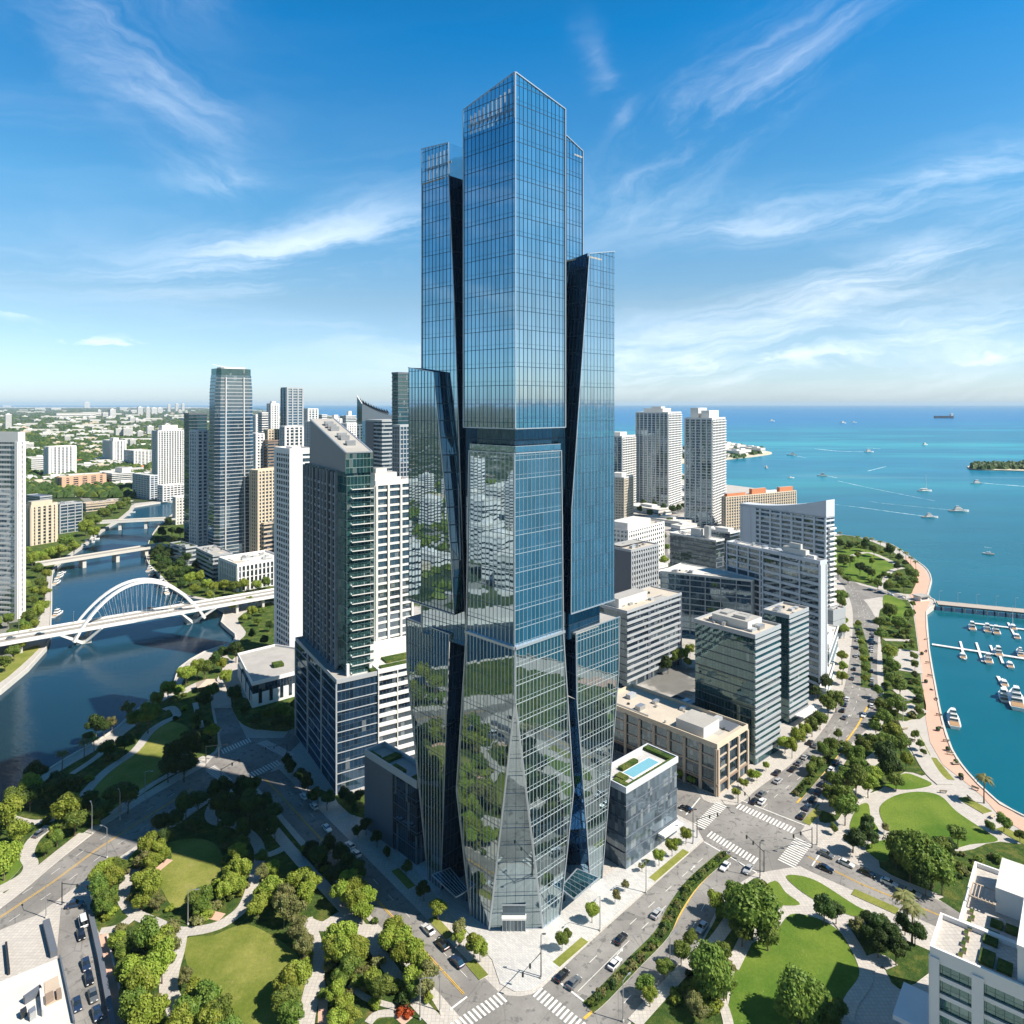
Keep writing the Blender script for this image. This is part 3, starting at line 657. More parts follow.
def facade(pts, gm, vs=1.55, hs=5.0, fin=.055, depth=.12, hfin=.14, fm=MULL, hm=MULL, trim=.26, tm=TRIM, trim_edges=None, fins=True, u0=0.0, parent=None, z_off=0.0):
    """a flat glazed face with its fins and floor lines clipped to its outline, and aluminium trim along the edges"""
    pts = [Vector(p) for p in pts]; parent = parent or hero
    n = Vector((0, 0, 0))
    for i in range(1, len(pts)-1): n += (pts[i]-pts[0]).cross(pts[i+1]-pts[0])
    n.normalize()
    if n.dot(Vector((0, 0, CAMZ))-pts[0]) < 0 and n.y > 0: n = -n
    cen = sum(pts, Vector((0, 0, 0)))/len(pts); pts = [p-n*(p-cen).dot(n) for p in pts]
    u = Vector((0, 0, 1)).cross(n).normalized(); v = n.cross(u); o = pts[0]; vz = max(v.z, .3)
    P2 = [((p-o).dot(u), (p-o).dot(v)) for p in pts]
    g = MB()
    tri = tessellate_polygon([[Vector((a, b, 0)) for a, b in P2]])
    for t in tri:
        q = [pts[i] for i in t]; uv = [(P2[i][0]+u0, P2[i][1]*vz+o.z) for i in t]
        if (q[1]-q[0]).cross(q[2]-q[0]).dot(n) < 0: q, uv = q[::-1], uv[::-1]
        g.face(q, uv)
    g.build('glazing', gm, parent)
    def cuts(axis, c):
        r = []
        for i in range(len(P2)):
            a, b = P2[i], P2[(i+1) % len(P2)]
            if (a[axis] > c) != (b[axis] > c): r.append(a[1-axis]+(b[1-axis]-a[1-axis])*(c-a[axis])/(b[axis]-a[axis]))
        r.sort(); return [(r[i], r[i+1]) for i in range(0, len(r)-1, 2)]
    mb = MB()
    def qbar(a, b, wdt, dep, mt):
        a = o+u*a[0]+v*a[1]+n*(dep/2-.01); b = o+u*b[0]+v*b[1]+n*(dep/2-.01); mb.bar(a, b, wdt, dep, mt, up=n)
    if fins:
        umin, umax = min(p[0] for p in P2), max(p[0] for p in P2); k = math.ceil((umin+u0)/vs)
        while k*vs-u0 < umax:
            for a, b in cuts(0, k*vs-u0+.013): qbar((k*vs-u0, a), (k*vs-u0, b), fin, depth, fm)
            k += 1
        vmin, vmax = min(p[1] for p in P2), max(p[1] for p in P2); k = math.ceil((o.z+vmin*vz)/hs)
        while (k*hs-o.z)/vz < vmax:
            c = (k*hs-o.z)/vz
            for a, b in cuts(1, c+.011): qbar((a, c), (b, c), hfin, depth*.7, hm)
            if hs > 4:
                c2 = c+1.15/vz
                if c2 < vmax:
                    for a, b in cuts(1, c2+.011): qbar((a, c2), (b, c2), hfin*.45, depth*.5, hm)
            k += 1
        mb.build('mullions', None, parent)
    if trim:
        tb = MB(); ed = trim_edges if trim_edges is not None else range(len(pts))
        for i in ed:
            a, b = pts[i]+n*.18, pts[(i+1) % len(pts)]+n*.18; tb.bar(a, b, trim, trim*.8, tm, up=n)
        tb.build('edge_trim', None, parent)
    return g
C0 = Vector((.8, 186, 0)); UL = Vector((-13.7, 199.2, 0)); UR = Vector((15.1, 199.2, 0))
def at(p, z): return Vector((p.x, p.y, z))
def lerp(a, b, t): return a+(b-a)*t
# upper block
facade([at(UL, 138.4), at(C0, 138.4), at(C0, 221), at(UL, 221)], G_HERO, trim_edges=[0, 3])
facade([at(UL, 221), at(C0, 221), at(C0, 233.2), at(UL, 228.7)], G_CROWN, hs=3.0, trim_edges=[1, 2, 3], fin=.16)
facade([at(C0, 138.4), at(UR, 138.4), at(UR, 228.9), at(C0, 233.2)], G_HERO, trim_edges=[0, 1, 2, 3])
UB = Vector((.9, 212.5, 0))
facade([at(UR, 138.4), at(UB, 138.4), at(UB, 226), at(UR, 228.9)], G_HERO, trim_edges=[])
facade([at(UB, 138.4), at(UL, 138.4), at(UL, 221), at(UB, 221)], G_HERO, trim_edges=[])
x = MB(); x.poly(ccw([C0, UR, UB, UL]), 220.9, ROOFG); x.build('roof', None, hero)
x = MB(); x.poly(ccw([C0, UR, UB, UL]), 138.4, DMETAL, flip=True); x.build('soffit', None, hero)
x = MB()
for k in range(1, 12):
    p = lerp(UL, C0, k/12)+Vector((.9, .9, 0)); x.bar(at(p, 221), at(p, 226.5+k*.35), .5, .5, WHITE)
    if k % 2: x.bar(at(p, 223), at(lerp(UL, C0, (k+1)/12)+Vector((.9, .9, 0)), 227), .22, .22, WHITE)
x.bar(at(UL, 224.2)+Vector((1.2, .8, 0)), at(C0, 224.2)+Vector((0, 1.5, 0)), .35, .7, WHITE); x.build('crown_frame', None, hero)
# recessed terrace band
def inset(a, b, c, d, k): 
    q = offset(ccw([a, b, c, d]), -k); return q
rc = inset(C0, UR, UB, UL, 2.6)
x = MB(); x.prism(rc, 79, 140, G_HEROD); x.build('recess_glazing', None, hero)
# middle block
ML, MR = Vector((-11.9, 196.0, 0)), Vector((13.6, 195.8, 0)); ML2, MR2 = Vector((-12.9, 199.4, 0)), Vector((14.5, 199.3, 0))
facade([at(ML2, 79.8), at(C0, 79.8), at(C0, 131.8), Vector((-12.1, 198.4, 131.8))], G_HERO, fm=MULB, fin=.10)
facade([at(C0, 79.8), at(MR2, 79.8), Vector((13.9, 198.6, 131.8)), at(C0, 131.8)], G_HERO, trim_edges=[1, 2], fm=MULB, hm=MULB, hfin=.10)
x = MB(); x.poly(ccw([C0, Vector((13.8, 198.5, 0)), Vector((.8, 211, 0)), Vector((-12, 198.3, 0))]), 131.7, ROOFG); x.build('terrace', None, hero); x = MB()
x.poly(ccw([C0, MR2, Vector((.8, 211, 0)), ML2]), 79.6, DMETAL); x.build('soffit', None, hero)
x = MB()
for a, b in ((Vector((-12, 198.3, 132.9)), at(C0, 132.9)), (at(C0, 132.9), Vector((13.8, 198.5, 132.9)))): x.bar(a, b, .08, 1.6, G_BLUE); x.bar(a+Vector((0, 0, .8)), b+Vector((0, 0, .8)), .15, .12, TRIM)
x.build('terrace_railing', None, hero)
# lower block: two flared faces and a leaning triangular front
WL, WR = Vector((-15.9, 202.6, 33.3)), Vector((17.65, 202.6, 33.3))
AP = at(C0, 65.8); bL1, bL2 = Vector((-6.3, 193.0, 0)), Vector((-11.6, 198.3, 0)); bR1, bR2 = Vector((8.5, 193.6, 0)), Vector((13.6, 198.6, 0))
facade([at(ML2, 79.8), WL, bL2, bL1, AP, at(C0, 79.8)], G_HEROL, vs=1.4, fm=MULB, fin=.11, hfin=.10, hm=MULL, trim=.32)
facade([at(C0, 79.8), AP, bR1, bR2, WR, at(MR2, 79.8)], G_HEROL, vs=1.4, fm=MULB, fin=.10, hfin=.16, hm=MULB, trim=.32)
facade([bL1, bR1, AP], G_HEROL, vs=2.4, fm=MULL, fin=.08, hs=5, hfin=.12, trim=.42)
x = MB(); x.bar(Vector((-13.2, 199.6, 80.2)), at(C0, 80.2)+Vector((0, -.4, 0)), .9, .7, TRIM); x.bar(at(C0, 80.2)+Vector((0, -.4, 0)), Vector((14.9, 199.6, 80.2)), .9, .7, TRIM); x.build('cornice', None, hero)
# closed core behind the blocks
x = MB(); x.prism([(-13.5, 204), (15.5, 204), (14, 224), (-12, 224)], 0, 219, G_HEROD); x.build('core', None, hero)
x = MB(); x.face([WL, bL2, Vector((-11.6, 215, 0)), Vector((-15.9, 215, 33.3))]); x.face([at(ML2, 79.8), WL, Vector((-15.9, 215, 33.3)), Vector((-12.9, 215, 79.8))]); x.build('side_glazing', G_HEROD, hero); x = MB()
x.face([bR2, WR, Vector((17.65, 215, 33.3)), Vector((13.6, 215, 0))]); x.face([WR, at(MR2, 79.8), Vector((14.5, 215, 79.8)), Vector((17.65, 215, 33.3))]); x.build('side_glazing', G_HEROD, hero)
# left wings
def wing(front, back, gm, ztop, trims, fm=MULL, fin=.10, side_at=None, back_d=14, vs=1.55, dm=G_HEROD, trim=.26, flip=1, hfin=.16):
    facade(front, gm, fm=fm, fin=fin, trim_edges=trims, vs=vs, trim=trim, hfin=hfin)
def slabpoly(poly, z, mt, nm='roof', th=.5):
    x = MB(); x.prism(poly, z-th, z, mt, bottom=True); x.build(nm, None, hero)
BK = Vector((.7, .72, 0))        # into the building, square to the left faces
BKR = Vector((-.7, .72, 0))
def returns(a, b, d, gm=G_HEROD):
    x = MB(); L1 = (Vector(b)-Vector(a)).length
    x.face([a, Vector(a)+d, Vector(b)+d, b], [(0, a[2]), (d.length, a[2]), (d.length, b[2]), (0, b[2])]); x.build('side_glazing', gm, hero)
# tall left wing
lt = [Vector((-27.6, 214.7, 75)), Vector((-13.2, 202.0, 75)), Vector((-16.6, 205.3, 171)), Vector((-18.6, 207, 212.5)), Vector((-27.6, 214.7, 212.5))]
facade(lt, G_HERO, trim_edges=[1, 2, 4])
facade([lt[4], lt[3], Vector((-18.7, 207.1, 222.3)), Vector((-27.6, 214.7, 223.2))], G_CROWN, hs=3, fin=.16, trim_edges=[1, 2, 3])
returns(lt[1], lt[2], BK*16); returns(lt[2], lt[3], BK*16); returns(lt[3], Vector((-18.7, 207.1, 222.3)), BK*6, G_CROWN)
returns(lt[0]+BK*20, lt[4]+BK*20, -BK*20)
slabpoly([(-27.6, 214.7), (-18.6, 207), (-12, 214), (-12, 222), (-16, 226)], 212.6, ROOFG)
x = MB()
for k in range(1, 7):
    p = lerp(Vector((-27.6, 214.7, 0)), Vector((-18.6, 207, 0)), k/7)+Vector((.8, .8, 0)); x.bar(at(p, 212.5), at(p, 221), .45, .45, WHITE)
x.bar(Vector((-26.8, 215.4, 217)), Vector((-18, 208, 217)), .3, .6, WHITE); x.build('crown_frame', None, hero)
# short left wing with its folded facet
ll = [Vector((-31.7, 215.3, 84.7)), Vector((-16.4, 200, 84.7)), Vector((-17.5, 201.1, 104)), Vector((-23.0, 206.6, 154.4)), Vector((-31.8, 215.4, 156.2))]
facade(ll, G_HERO, fm=MULL, fin=.13, trim_edges=[0, 1, 2, 3])
facade([ll[1], ll[2], ll[3], Vector((-17.1, 209, 154.8)), Vector((-14.4, 203.5, 125)), Vector((-14.6, 201.2, 104))][0:3]+[Vector((-14.9, 201.4, 100))], G_HEROD, trim=0, fins=False)
facade([ll[2], Vector((-14.9, 201.4, 100)), Vector((-17.1, 209.5, 154.8)), ll[3]], G_HEROD, hs=5, fin=.08, hfin=.14, trim=.25, trim_edges=[1])
returns(Vector((-14.9, 201.4, 100)), Vector((-17.1, 209.5, 154.8)), Vector((4, 8, 0))); returns(ll[0]+BK*20, ll[4]+BK*20, -BK*20); returns(ll[1], Vector((-14.9, 201.4, 100)), Vector((3, 8, 0)))
slabpoly([(-31.7, 215.5), (-23, 206.9), (-17.2, 209.3), (-12, 216), (-18, 228)], 154.3, ROOFG)
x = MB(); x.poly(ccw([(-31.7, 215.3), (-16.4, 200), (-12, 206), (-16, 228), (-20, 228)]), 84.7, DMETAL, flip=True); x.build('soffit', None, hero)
x = MB(); x.prism([(-27, 215.5), (-15.5, 204.3), (-10, 210), (-18, 224)], 76, 86, G_HEROD); x.build('recess_glazing', None, hero)
# base of the left wing
lb = [Vector((-21.2, 208.6, 0)), Vector((-18.2, 205.8, 77.4)), Vector((-33.4, 220.8, 77.6)), Vector((-33.0, 220.6, 62)), Vector((-25.3, 213.1, 0))]
facade([lb[4], lb[0], lb[1], lb[2], lb[3]], G_HEROL, vs=1.4, fm=MULB, fin=.12, hm=MULL, hfin=.10, trim_edges=[0, 1, 2, 3, 4])
returns(lb[0], lb[1], BK*14); returns(lb[4]+BK*14, lb[3]+BK*14, -BK*14); returns(lb[3]+BK*14, lb[2]+BK*14, -BK*14)
slabpoly([(-33.4, 220.8), (-18.2, 205.8), (-12.5, 210), (-22, 233)], 77.5, SLATE)
# right wings, mirrored logic
rt = [Vector((15.6, 211, 75)), Vector((22.0, 218, 75)), Vector((22.0, 218, 223.8)), Vector((16.2, 212, 226.4))]
facade(rt, G_HERO, trim_edges=[1, 2]); returns(rt[0], rt[3], BKR*4); returns(rt[1], rt[2], BKR*18); slabpoly([(16.2, 212), (22, 218), (10, 230), (2, 226), (8, 214)], 222, ROOFG)
rr = [Vector((16.7, 200, 85)), Vector((31.4, 214.5, 85)), Vector((31.4, 214.7, 191.8)), Vector((22.65, 205.96, 189.3)), Vector((16.9, 200.2, 115))]
facade(rr, G_HERO, trim_edges=[0, 2, 3, 4], fm=MULB, fin=.06)
facade([rr[4], rr[3], Vector((16.6, 212, 188.5)), Vector((14.2, 205, 112))], G_HEROD, hs=5, fin=.08, hfin=.14, trim=0)
returns(rr[0], rr[4], Vector((-3, 6, 0))); returns(rr[1], rr[2], BKR*20)
slabpoly([(31.4, 214.7), (22.7, 206), (16.6, 212), (12, 222), (20, 226)], 188.6, ROOFG)
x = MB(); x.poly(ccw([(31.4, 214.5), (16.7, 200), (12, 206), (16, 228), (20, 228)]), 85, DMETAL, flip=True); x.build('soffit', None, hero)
x = MB(); x.prism([(27, 215.5), (16.6, 205), (11, 210), (18, 224)], 76, 86, G_HEROD); x.build('recess_glazing', None, hero)
rb = [Vector((23.4, 210.4, 0)), Vector((27.6, 213.6, 0)), Vector((33.2, 220.2, 60)), Vector((33.7, 220.7, 78)), Vector((18.8, 205.8, 77.7)), Vector((19.0, 206, 58))]
facade(rb, G_HEROL, vs=1.4, fm=MULB, fin=.12, hm=MULB, hfin=.16, trim_edges=[0, 1, 2, 3, 4, 5])
returns(rb[0], rb[5], Vector((-8, 8, 0))); returns(rb[5], rb[4], Vector((-6, 8, 0))); returns(rb[1], rb[2], BKR*16); returns(rb[2], rb[3], BKR*16)
slabpoly([(33.7, 220.7), (18.8, 205.8), (12.5, 210), (22, 233)], 77.6, ROOFG)
# canopies and entrance
def canopy(px, z):
    q = [G(a, b, z) for a, b in px]; x = MB(); x.prism(q, z-.35, z, G_BLUE, G_TEAL, bottom=True)
    q = ccw(q)
    for a, b in zip(q, q[1:]+q[:1]): x.bar(at(a, z), at(b, z), .3, .3, TRIM)
    for k in range(1, 6): x.bar(at(lerp(q[0], q[1], k/6), z+.05), at(lerp(q[3], q[2], k/6), z+.05), .12, .12, TRIM)
    x.build('canopy', None, hero)
canopy([(432, 875), (450, 868), (468, 890), (456, 897)], 6.0); canopy([(560, 888), (577, 869), (599, 878), (574, 899)], 6.0)
x = MB(); x.prism([(-2.8, 191.2), (3.9, 191.2), (3.9, 194.5), (-2.8, 194.5)], 3.9, 4.5, WHITE, bottom=True); x.build('entrance_canopy', None, hero)
x = MB(); x.prism([(-2.6, 192.3), (3.7, 192.3), (3.7, 195), (-2.6, 195)], 0, 7.5, G_DARK)
for k in range(7): x.box(-2.6+k*1.05-.06, -2.6+k*1.05+.06, 192.15, 192.3, .15, 3.9, TRIM)
x.box(-2.75, 3.85, 192.1, 192.25, 7.3, 7.6, TRIM); x.build('entrance_door', None, hero)
# ------------------------------------------------------------------ buildings
def cb(xc, yb, yt, xl, xr, th):
    """footprint from the near corner (photo x, base y), the photo x of both far ends and the plan angle; returns footprint, height, depth"""
    p = G(xc, yb); c, s = math.cos(R(th)), math.sin(R(th))
    kr, kl = (xr-512)/F, (xl-512)/F
    tr = (kr*p.y-p.x)/(c-kr*s); tl = (p.x-kl*p.y)/(s+kl*c)
    r = Vector((c, s, 0)); l = Vector((-s, c, 0))
    return [p, p+r*tr, p+r*tr+l*tl, p+l*tl], CAMZ-(yt-404)*p.y/F, p.y
def edges(poly): return list(zip(poly, poly[1:]+poly[:1]))
def unit_box(mb, c, ax, z, lx, ly, h, mt):
    ay = Vector((-ax.y, ax.x, 0)); mb.obox(c, ax, ay, z, z+h, lx/2, ly/2, mt, bottom=False)
def building(name, label, foot, H, z0=0.0, fh=3.8, band=1.2, out=.25, gm=G_DARK, bm=WHITE, rm=ROOFG, pier=None, pent=(), units=0, parapet=.9,
             cat='building', group=None, base=None, blank=(), bm0=None, root=None, cap=None, rows=True, seed=1, rail=False, skip_back=True):
    """glazed core, one floor band per storey, piers, roof with parapet, penthouses, plant"""
    foot = ccw(foot); rr_ = random.Random(seed*31+len(name))
    if root is None: root = thing(name, label, cat, tuple((foot[0].x, foot[0].y, z0)), group=group, world_parts=True)
    core = MB(); core.prism(offset(foot, -.05), z0, z0+H-.2, gm); core.build('glazing', None, root)
    n = max(1, round(H/fh)); f = H/n
    if rows:
        for k in range(n):
            z = z0+k*f
            if k == 0 and base: continue
            b = MB(); b.prism(offset(foot, out), z-.02 if k else z0, z+band if k else z0+band*.6, bm, bottom=True); b.build('floor_band', None, root)
    if rail:
        for k in range(1, n):
            b = MB(); o_ = offset(foot, out+.9)
            b.prism(o_, z0+k*f-.12, z0+k*f+.1, bm, bottom=True)
            for p, q in edges(o_): b.bar(at(p, z0+k*f+.65), at(q, z0+k*f+.65), .06, 1.0, rail)
            b.build('balcony', None, root)
    capm = cap or bm
    b = MB(); b.prism(offset(foot, out+.05), z0+H-.8, z0+H, capm, rm, bottom=True)
    if parapet:
        oo, ii = offset(foot, out+.05), offset(foot, out-.35)
        for i in range(len(oo)):
            j = (i+1) % len(oo); b.prism([oo[i], oo[j], ii[j], ii[i]], z0+H+.002, z0+H+parapet, capm)
    b.build('roof', None, root)
    if pier:
        sp, wd, po, pm = pier[:4]; faces = pier[4] if len(pier) > 4 else None
        for i, (a, c) in enumerate(edges(offset(foot, out))):
            if faces is not None and i not in faces: continue
            L = (c-a).length; d = (c-a)/L; m_ = max(1, round(L/sp))
            if m_ > 60: m_ = 60
            for k in range(m_+1):
                p = a+d*(L*k/m_) if 0 < k < m_ else (a+d*wd/2 if k == 0 else c-d*wd/2)
                nn = Vector((d.y, -d.x, 0))
                b = MB(); b.obox(p+nn*(po/2-.1), d, nn, z0, z0+H-.82, wd/2, po/2+.1, pm, bottom=False); b.build('pier', None, root)
    for i, t0, t1, mt in blank:          # blank wall panels: face index, start and end along it
        a, c = edges(offset(foot, out+.12))[i]; p, q = lerp(a, c, t0), lerp(a, c, t1); d = (c-a).normalized(); nn = Vector((d.y, -d.x, 0))
        b = MB(); b.prism([p, q, q-nn*1.0, p-nn*1.0], z0, z0+H-.85, mt); b.build('wall_panel', None, root)
    ax = (foot[1]-foot[0]).normalized(); w_ = (foot[1]-foot[0]); l_ = (foot[3]-foot[0]) if len(foot) == 4 else (foot[-1]-foot[0])
    for ph in pent:                       # (u, v, du, dv, h, mat)
        u, v, du, dv, h, mt = ph; p = [foot[0]+w_*a+l_*c for a, c in ((u, v), (u+du, v), (u+du, v+dv), (u, v+dv))]
        b = MB(); b.prism(p, z0+H+.002, z0+H+h, mt, ROOFG if mt is not WHITE else ROOFW); b.build('penthouse', None, root)
    if units and H < 70:
        for k in range(5):
            u, v = rr_.uniform(.08, .9), rr_.uniform(.08, .9); p = foot[0]+w_*u+l_*v; b = MB(); unit_box(b, p, ax, z0+H+.006, rr_.uniform(.5, 1.2), rr_.uniform(.5, 1.2), rr_.uniform(.4, 1.1), DMETAL if k % 2 else METAL); b.build('roof_vent', None, root)
        for k in range(2):
            u, v = rr_.uniform(.1, .5), rr_.uniform(.15, .85); p = foot[0]+w_*u+l_*v; b = MB(); b.bar(at(p, z0+H+.35), at(p+(w_ if k else l_)*.3, z0+H+.35), .35, .3, METAL); b.build('roof_duct', None, root)
        for k in range(3):
            u, v = rr_.uniform(.05, .7), rr_.uniform(.05, .7); b = MB(); q_ = [foot[0]+w_*a_+l_*c_ for a_, c_ in ((u, v), (u+.22, v), (u+.22, v+.2), (u, v+.2))]; b.poly(ccw(q_), z0+H+.012+k*.004, ROOFG if k else ROOFB); b.build('roof_patch', None, root)
    for k in range(units):
        u, v = rr_.uniform(.12, .88), rr_.uniform(.12, .88); p = foot[0]+w_*u+l_*v; s = rr_.uniform(1.0, 2.6)
        b = MB(); unit_box(b, p, ax, z0+H+.003, s*rr_.uniform(1, 2), s, rr_.uniform(.8, 2.0), METAL if rr_.random() < .6 else GREYW)
        b.build('rooftop_unit', None, root)
    return root, foot

# --- right of the tower
f, H, _ = cb(755, 765, 637, 695, 780, 41.5)
rt_, ft = building('office_building', 'glass office with white striped right side and a white rooftop box by the boulevard', f, H, fh=3.7, band=.12, gm=G_TEAL, bm=SLATE, cap=GREYW, rm=ROOFB, parapet=1.0, units=12, pier=None, pent=((.26, .22, .55, .6, 3.4, OFFWHITE), (.36, .3, .14, .2, 4.6, METAL), (.56, .34, .12, .16, 4.4, METAL), (.4, .62, .3, .12, 4.2, METAL)), seed=3)
def stripes(root, foot, i, H, fh, bandh, mt, out=.38, z0=0.0, t0=0.0, t1=1.0, top=1.0):
    a, c = edges(offset(foot, out-.2))[i]; p, q = lerp(a, c, t0), lerp(a, c, t1); d = (c-a).normalized(); nn = Vector((d.y, -d.x, 0))
    n = round(H/fh); f_ = H/n
    for k in range(1, n):
        b = MB(); b.prism([p+nn*.2, q+nn*.2, q-nn*.3, p-nn*.3], z0+k*f_-.1, z0+k*f_+bandh, mt, bottom=True); b.build('floor_band', None, root)
stripes(rt_, ft, 0, H, 2.6, .95, GREYW)
f, H, _ = cb(789, 724, 617, 764, 808, 41.5)
rt_, ft = building('office_building', 'narrower white striped glass office directly behind the corner office with the rooftop box', f, H, fh=3.7, band=.12, gm=G_TEAL, bm=SLATE, cap=GREYW, rm=ROOFB, parapet=1.0, units=4, seed=4)
stripes(rt_, ft, 0, H, 2.6, .95, GREYW)
x = MB(); x.prism([ft[0]+Vector((2, -1.5, 0)), ft[1]+Vector((2, -1.5, 0)), ft[1]+Vector((5, -4, 0)), ft[0]+Vector((5, -4, 0))], 4.2, 4.8, WHITE, bottom=True); x.build('canopy', None, rt_)
# brick and stone low block
f, H, _ = cb(717, 796, 747, 600, 747, 44)
rt_, ft = building('commercial_building', 'four storey tan stone building between the pool roof block and the glass office', f, H, fh=4.5, band=.5, gm=G_DARK, bm=TAN, rm=ROOFB, pier=(7.0, 1.1, .5, TAN), cap=BEIGE, parapet=1.2, units=9, pent=((.08, .12, .5, .22, 4.2, OFFWHITE),), seed=5)
x = MB(); w_, l_ = ft[1]-ft[0], ft[3]-ft[0]; x.prism([ft[0]+w_*a+l_*c for a, c in ((.62, .05), (.95, .05), (.95, .3), (.62, .3))], H+.004, H+.5, SLATE); x.build('roof_terrace', None, rt_)
x = MB(); x.prism(offset(ft, .7), 4.0, 4.6, BROWN, bottom=True); x.build('cornice', None, rt_)
# block with the rooftop pool
f, H, _ = cb(626, 870, 787, 596, 677, 43)
rt_, ft = building('podium_building', 'grey panelled podium building with a rooftop swimming pool and planted roof edge', f, H-1.2, fh=5.2, band=.12, gm=glass('fritted_panel', tint=(.5, .6, .68), body=(.075, .10, .125), refl=.16, pw=1.25, ph=2.6, mw=.07, mh=.06, frame=(.05, .07, .09), var=.7, warp=.015, blind=.1), bm=SLATE, rm=PLAZA, parapet=1.2, cap=COOLW, seed=6)
w_, l_ = ft[1]-ft[0], ft[3]-ft[0]; Hh = H-1.2
def roofq(a0, a1, c0, c1): return [ft[0]+w_*a+l_*c for a, c in ((a0, c0), (a1, c0), (a1, c1), (a0, c1))]
x = MB(); x.prism(roofq(.24, .80, .20, .60), Hh+.003, Hh+.35, WHITE, WHITE); x.prism(roofq(.27, .77, .23, .57), Hh+.36, Hh+.40, POOL, POOL); x.build('swimming_pool', None, rt_)
for q in (roofq(.02, .98, .02, .10), roofq(.90, .98, .1, .98), roofq(.03, .10, .12, .5), roofq(.12, .22, .3, .6), roofq(.3, .6, .64, .8)):
    x = MB(); x.prism(q, Hh+.004, Hh+1.0, COVER, COVER); x.build('roof_planting', None, rt_)
x = MB()
for k in range(9):
    p = ft[0]+w_*(.26+.06*k)+l_*(.14 if k < 6 else .84); unit_box(x, p, Vector((.7, -.7, 0)), Hh+.3, .7, 1.9, .2, WHITE)
x.build('sun_lounger_row', None, rt_)
x = MB(); a, c = edges(offset(ft, .5))[0]; d = (c-a).normalized(); nn = Vector((d.y, -d.x, 0)); x.prism([lerp(a, c, .58)+nn*2.6, lerp(a, c, .95)+nn*2.6, lerp(a, c, .95), lerp(a, c, .58)], 4.2, 4.9, WHITE, bottom=True); x.build('canopy', None, rt_)
# striped office right behind the tower
f, H, _ = cb(627, 689, 612, 596, 681, 44)
rt_, ft = building('office_building', 'dark office with white horizontal bands and tan roof directly right of the skyscraper', f, H, fh=3.75, band=.12, gm=G_DARK, bm=DARKC, cap=GREYW, rm=ROOFB, parapet=.6, units=5, pent=((.05, .35, .5, .4, 4.5, OFFWHITE),), blank=((0, .36, .41, DARKC), (0, .94, 1.0, DARKC)), seed=7)
stripes(rt_, ft, 0, H, 3.3, 1.15, GREYW, t1=.98)
f = [Vector((*G(a, b, 38).xy, 0)) for a, b in ((752, 580.5), (757.5, 577), (681, 563.6), (661, 571.5))]; H = 38
building('office_building', 'long white framed glass office with curved notch under its flat white roof', f, H, fh=3.9, band=.55, gm=G_BLUE, bm=GREYW, rm=ROOFW, pier=(9.5, .5, .3, GREYW, (3,)), cap=OFFWHITE, parapet=.5, units=4, blank=((0, .0, 1.0, GREYW),), seed=8)
f, H, _ = cb(716, 586, 541, 670, 724, 40)
building('office_building', 'dark glass office with thin bands and roof masts behind the long white framed office', f, H, fh=3.6, band=.6, gm=G_DARK, bm=SLATE, rm=ROOFW, cap=OFFWHITE, parapet=.6, units=6, pent=((.1, .35, .55, .2, 7.0, OFFWHITE), (.3, .2, .3, .1, 10.0, METAL)), seed=9)
f, H, _ = cb(730, 573, 533, 704, 740, 40)
building('office_building', 'small grey office with pale roof box behind the roof mast office', f, H, fh=3.6, band=.8, gm=G_DARK, bm=SLATE, rm=ROOFW, cap=OFFWHITE, pent=((.1, .1, .5, .5, 3, WHITE),), units=4, seed=10)
f, H, _ = cb(631, 616, 551, 606, 658, 43)
building('office_building', 'grey office with a grid of square windows and a tan roof beside the skyscraper', f, H, fh=3.6, band=1.6, gm=G_DARK, bm=GREYW, rm=ROOFB, pier=(2.6, 1.0, .25, GREYW, (0,)), cap=GREYW, units=6, pent=((.1, .5, .8, .4, 1.2, DMETAL),), blank=((3, 0, 1, SLATE),), seed=11)
f, H, _ = cb(628, 573, 531, 606, 664, 48)
building('office_building', 'white office with punched windows and a plant room above the grey grid office', f, H, fh=4.0, band=2.0, gm=G_DARK, bm=WHITE, rm=ROOFB, pier=(3.6, 1.5, .2, WHITE, (0, 3)), pent=((.05, .1, .62, .8, 6.0, WHITE),), units=2, seed=12)
f, H, _ = cb(772, 648, 552, 727, 780, 30)
building('office_building', 'pale framed office with square dark bays left of the stepped white tower', f, H, fh=3.9, band=.9, gm=G_DARK, bm=COOLW, rm=ROOFW, pier=(8.0, .8, .35, COOLW), cap=COOLW, parapet=.6, units=3, seed=13)
f, H, _ = cb(820, 694, 563, 763, 826, 30)
rt_, ft = building('office_building', 'white banded office tower with stepped roof boxes near the avenue', f, H, fh=3.95, band=1.35, gm=G_DARK, bm=COOLW, rm=ROOFB, pier=(13, .7, .4, COOLW), cap=COOLW, parapet=1.2, units=8, pent=((.15, .25, .6, .4, 4.5, OFFWHITE), (.25, .12, .4, .12, 2.5, WHITE), (.3, .35, .3, .2, 7.0, OFFWHITE)), blank=((0, 0, 1, COOLW),), seed=14)
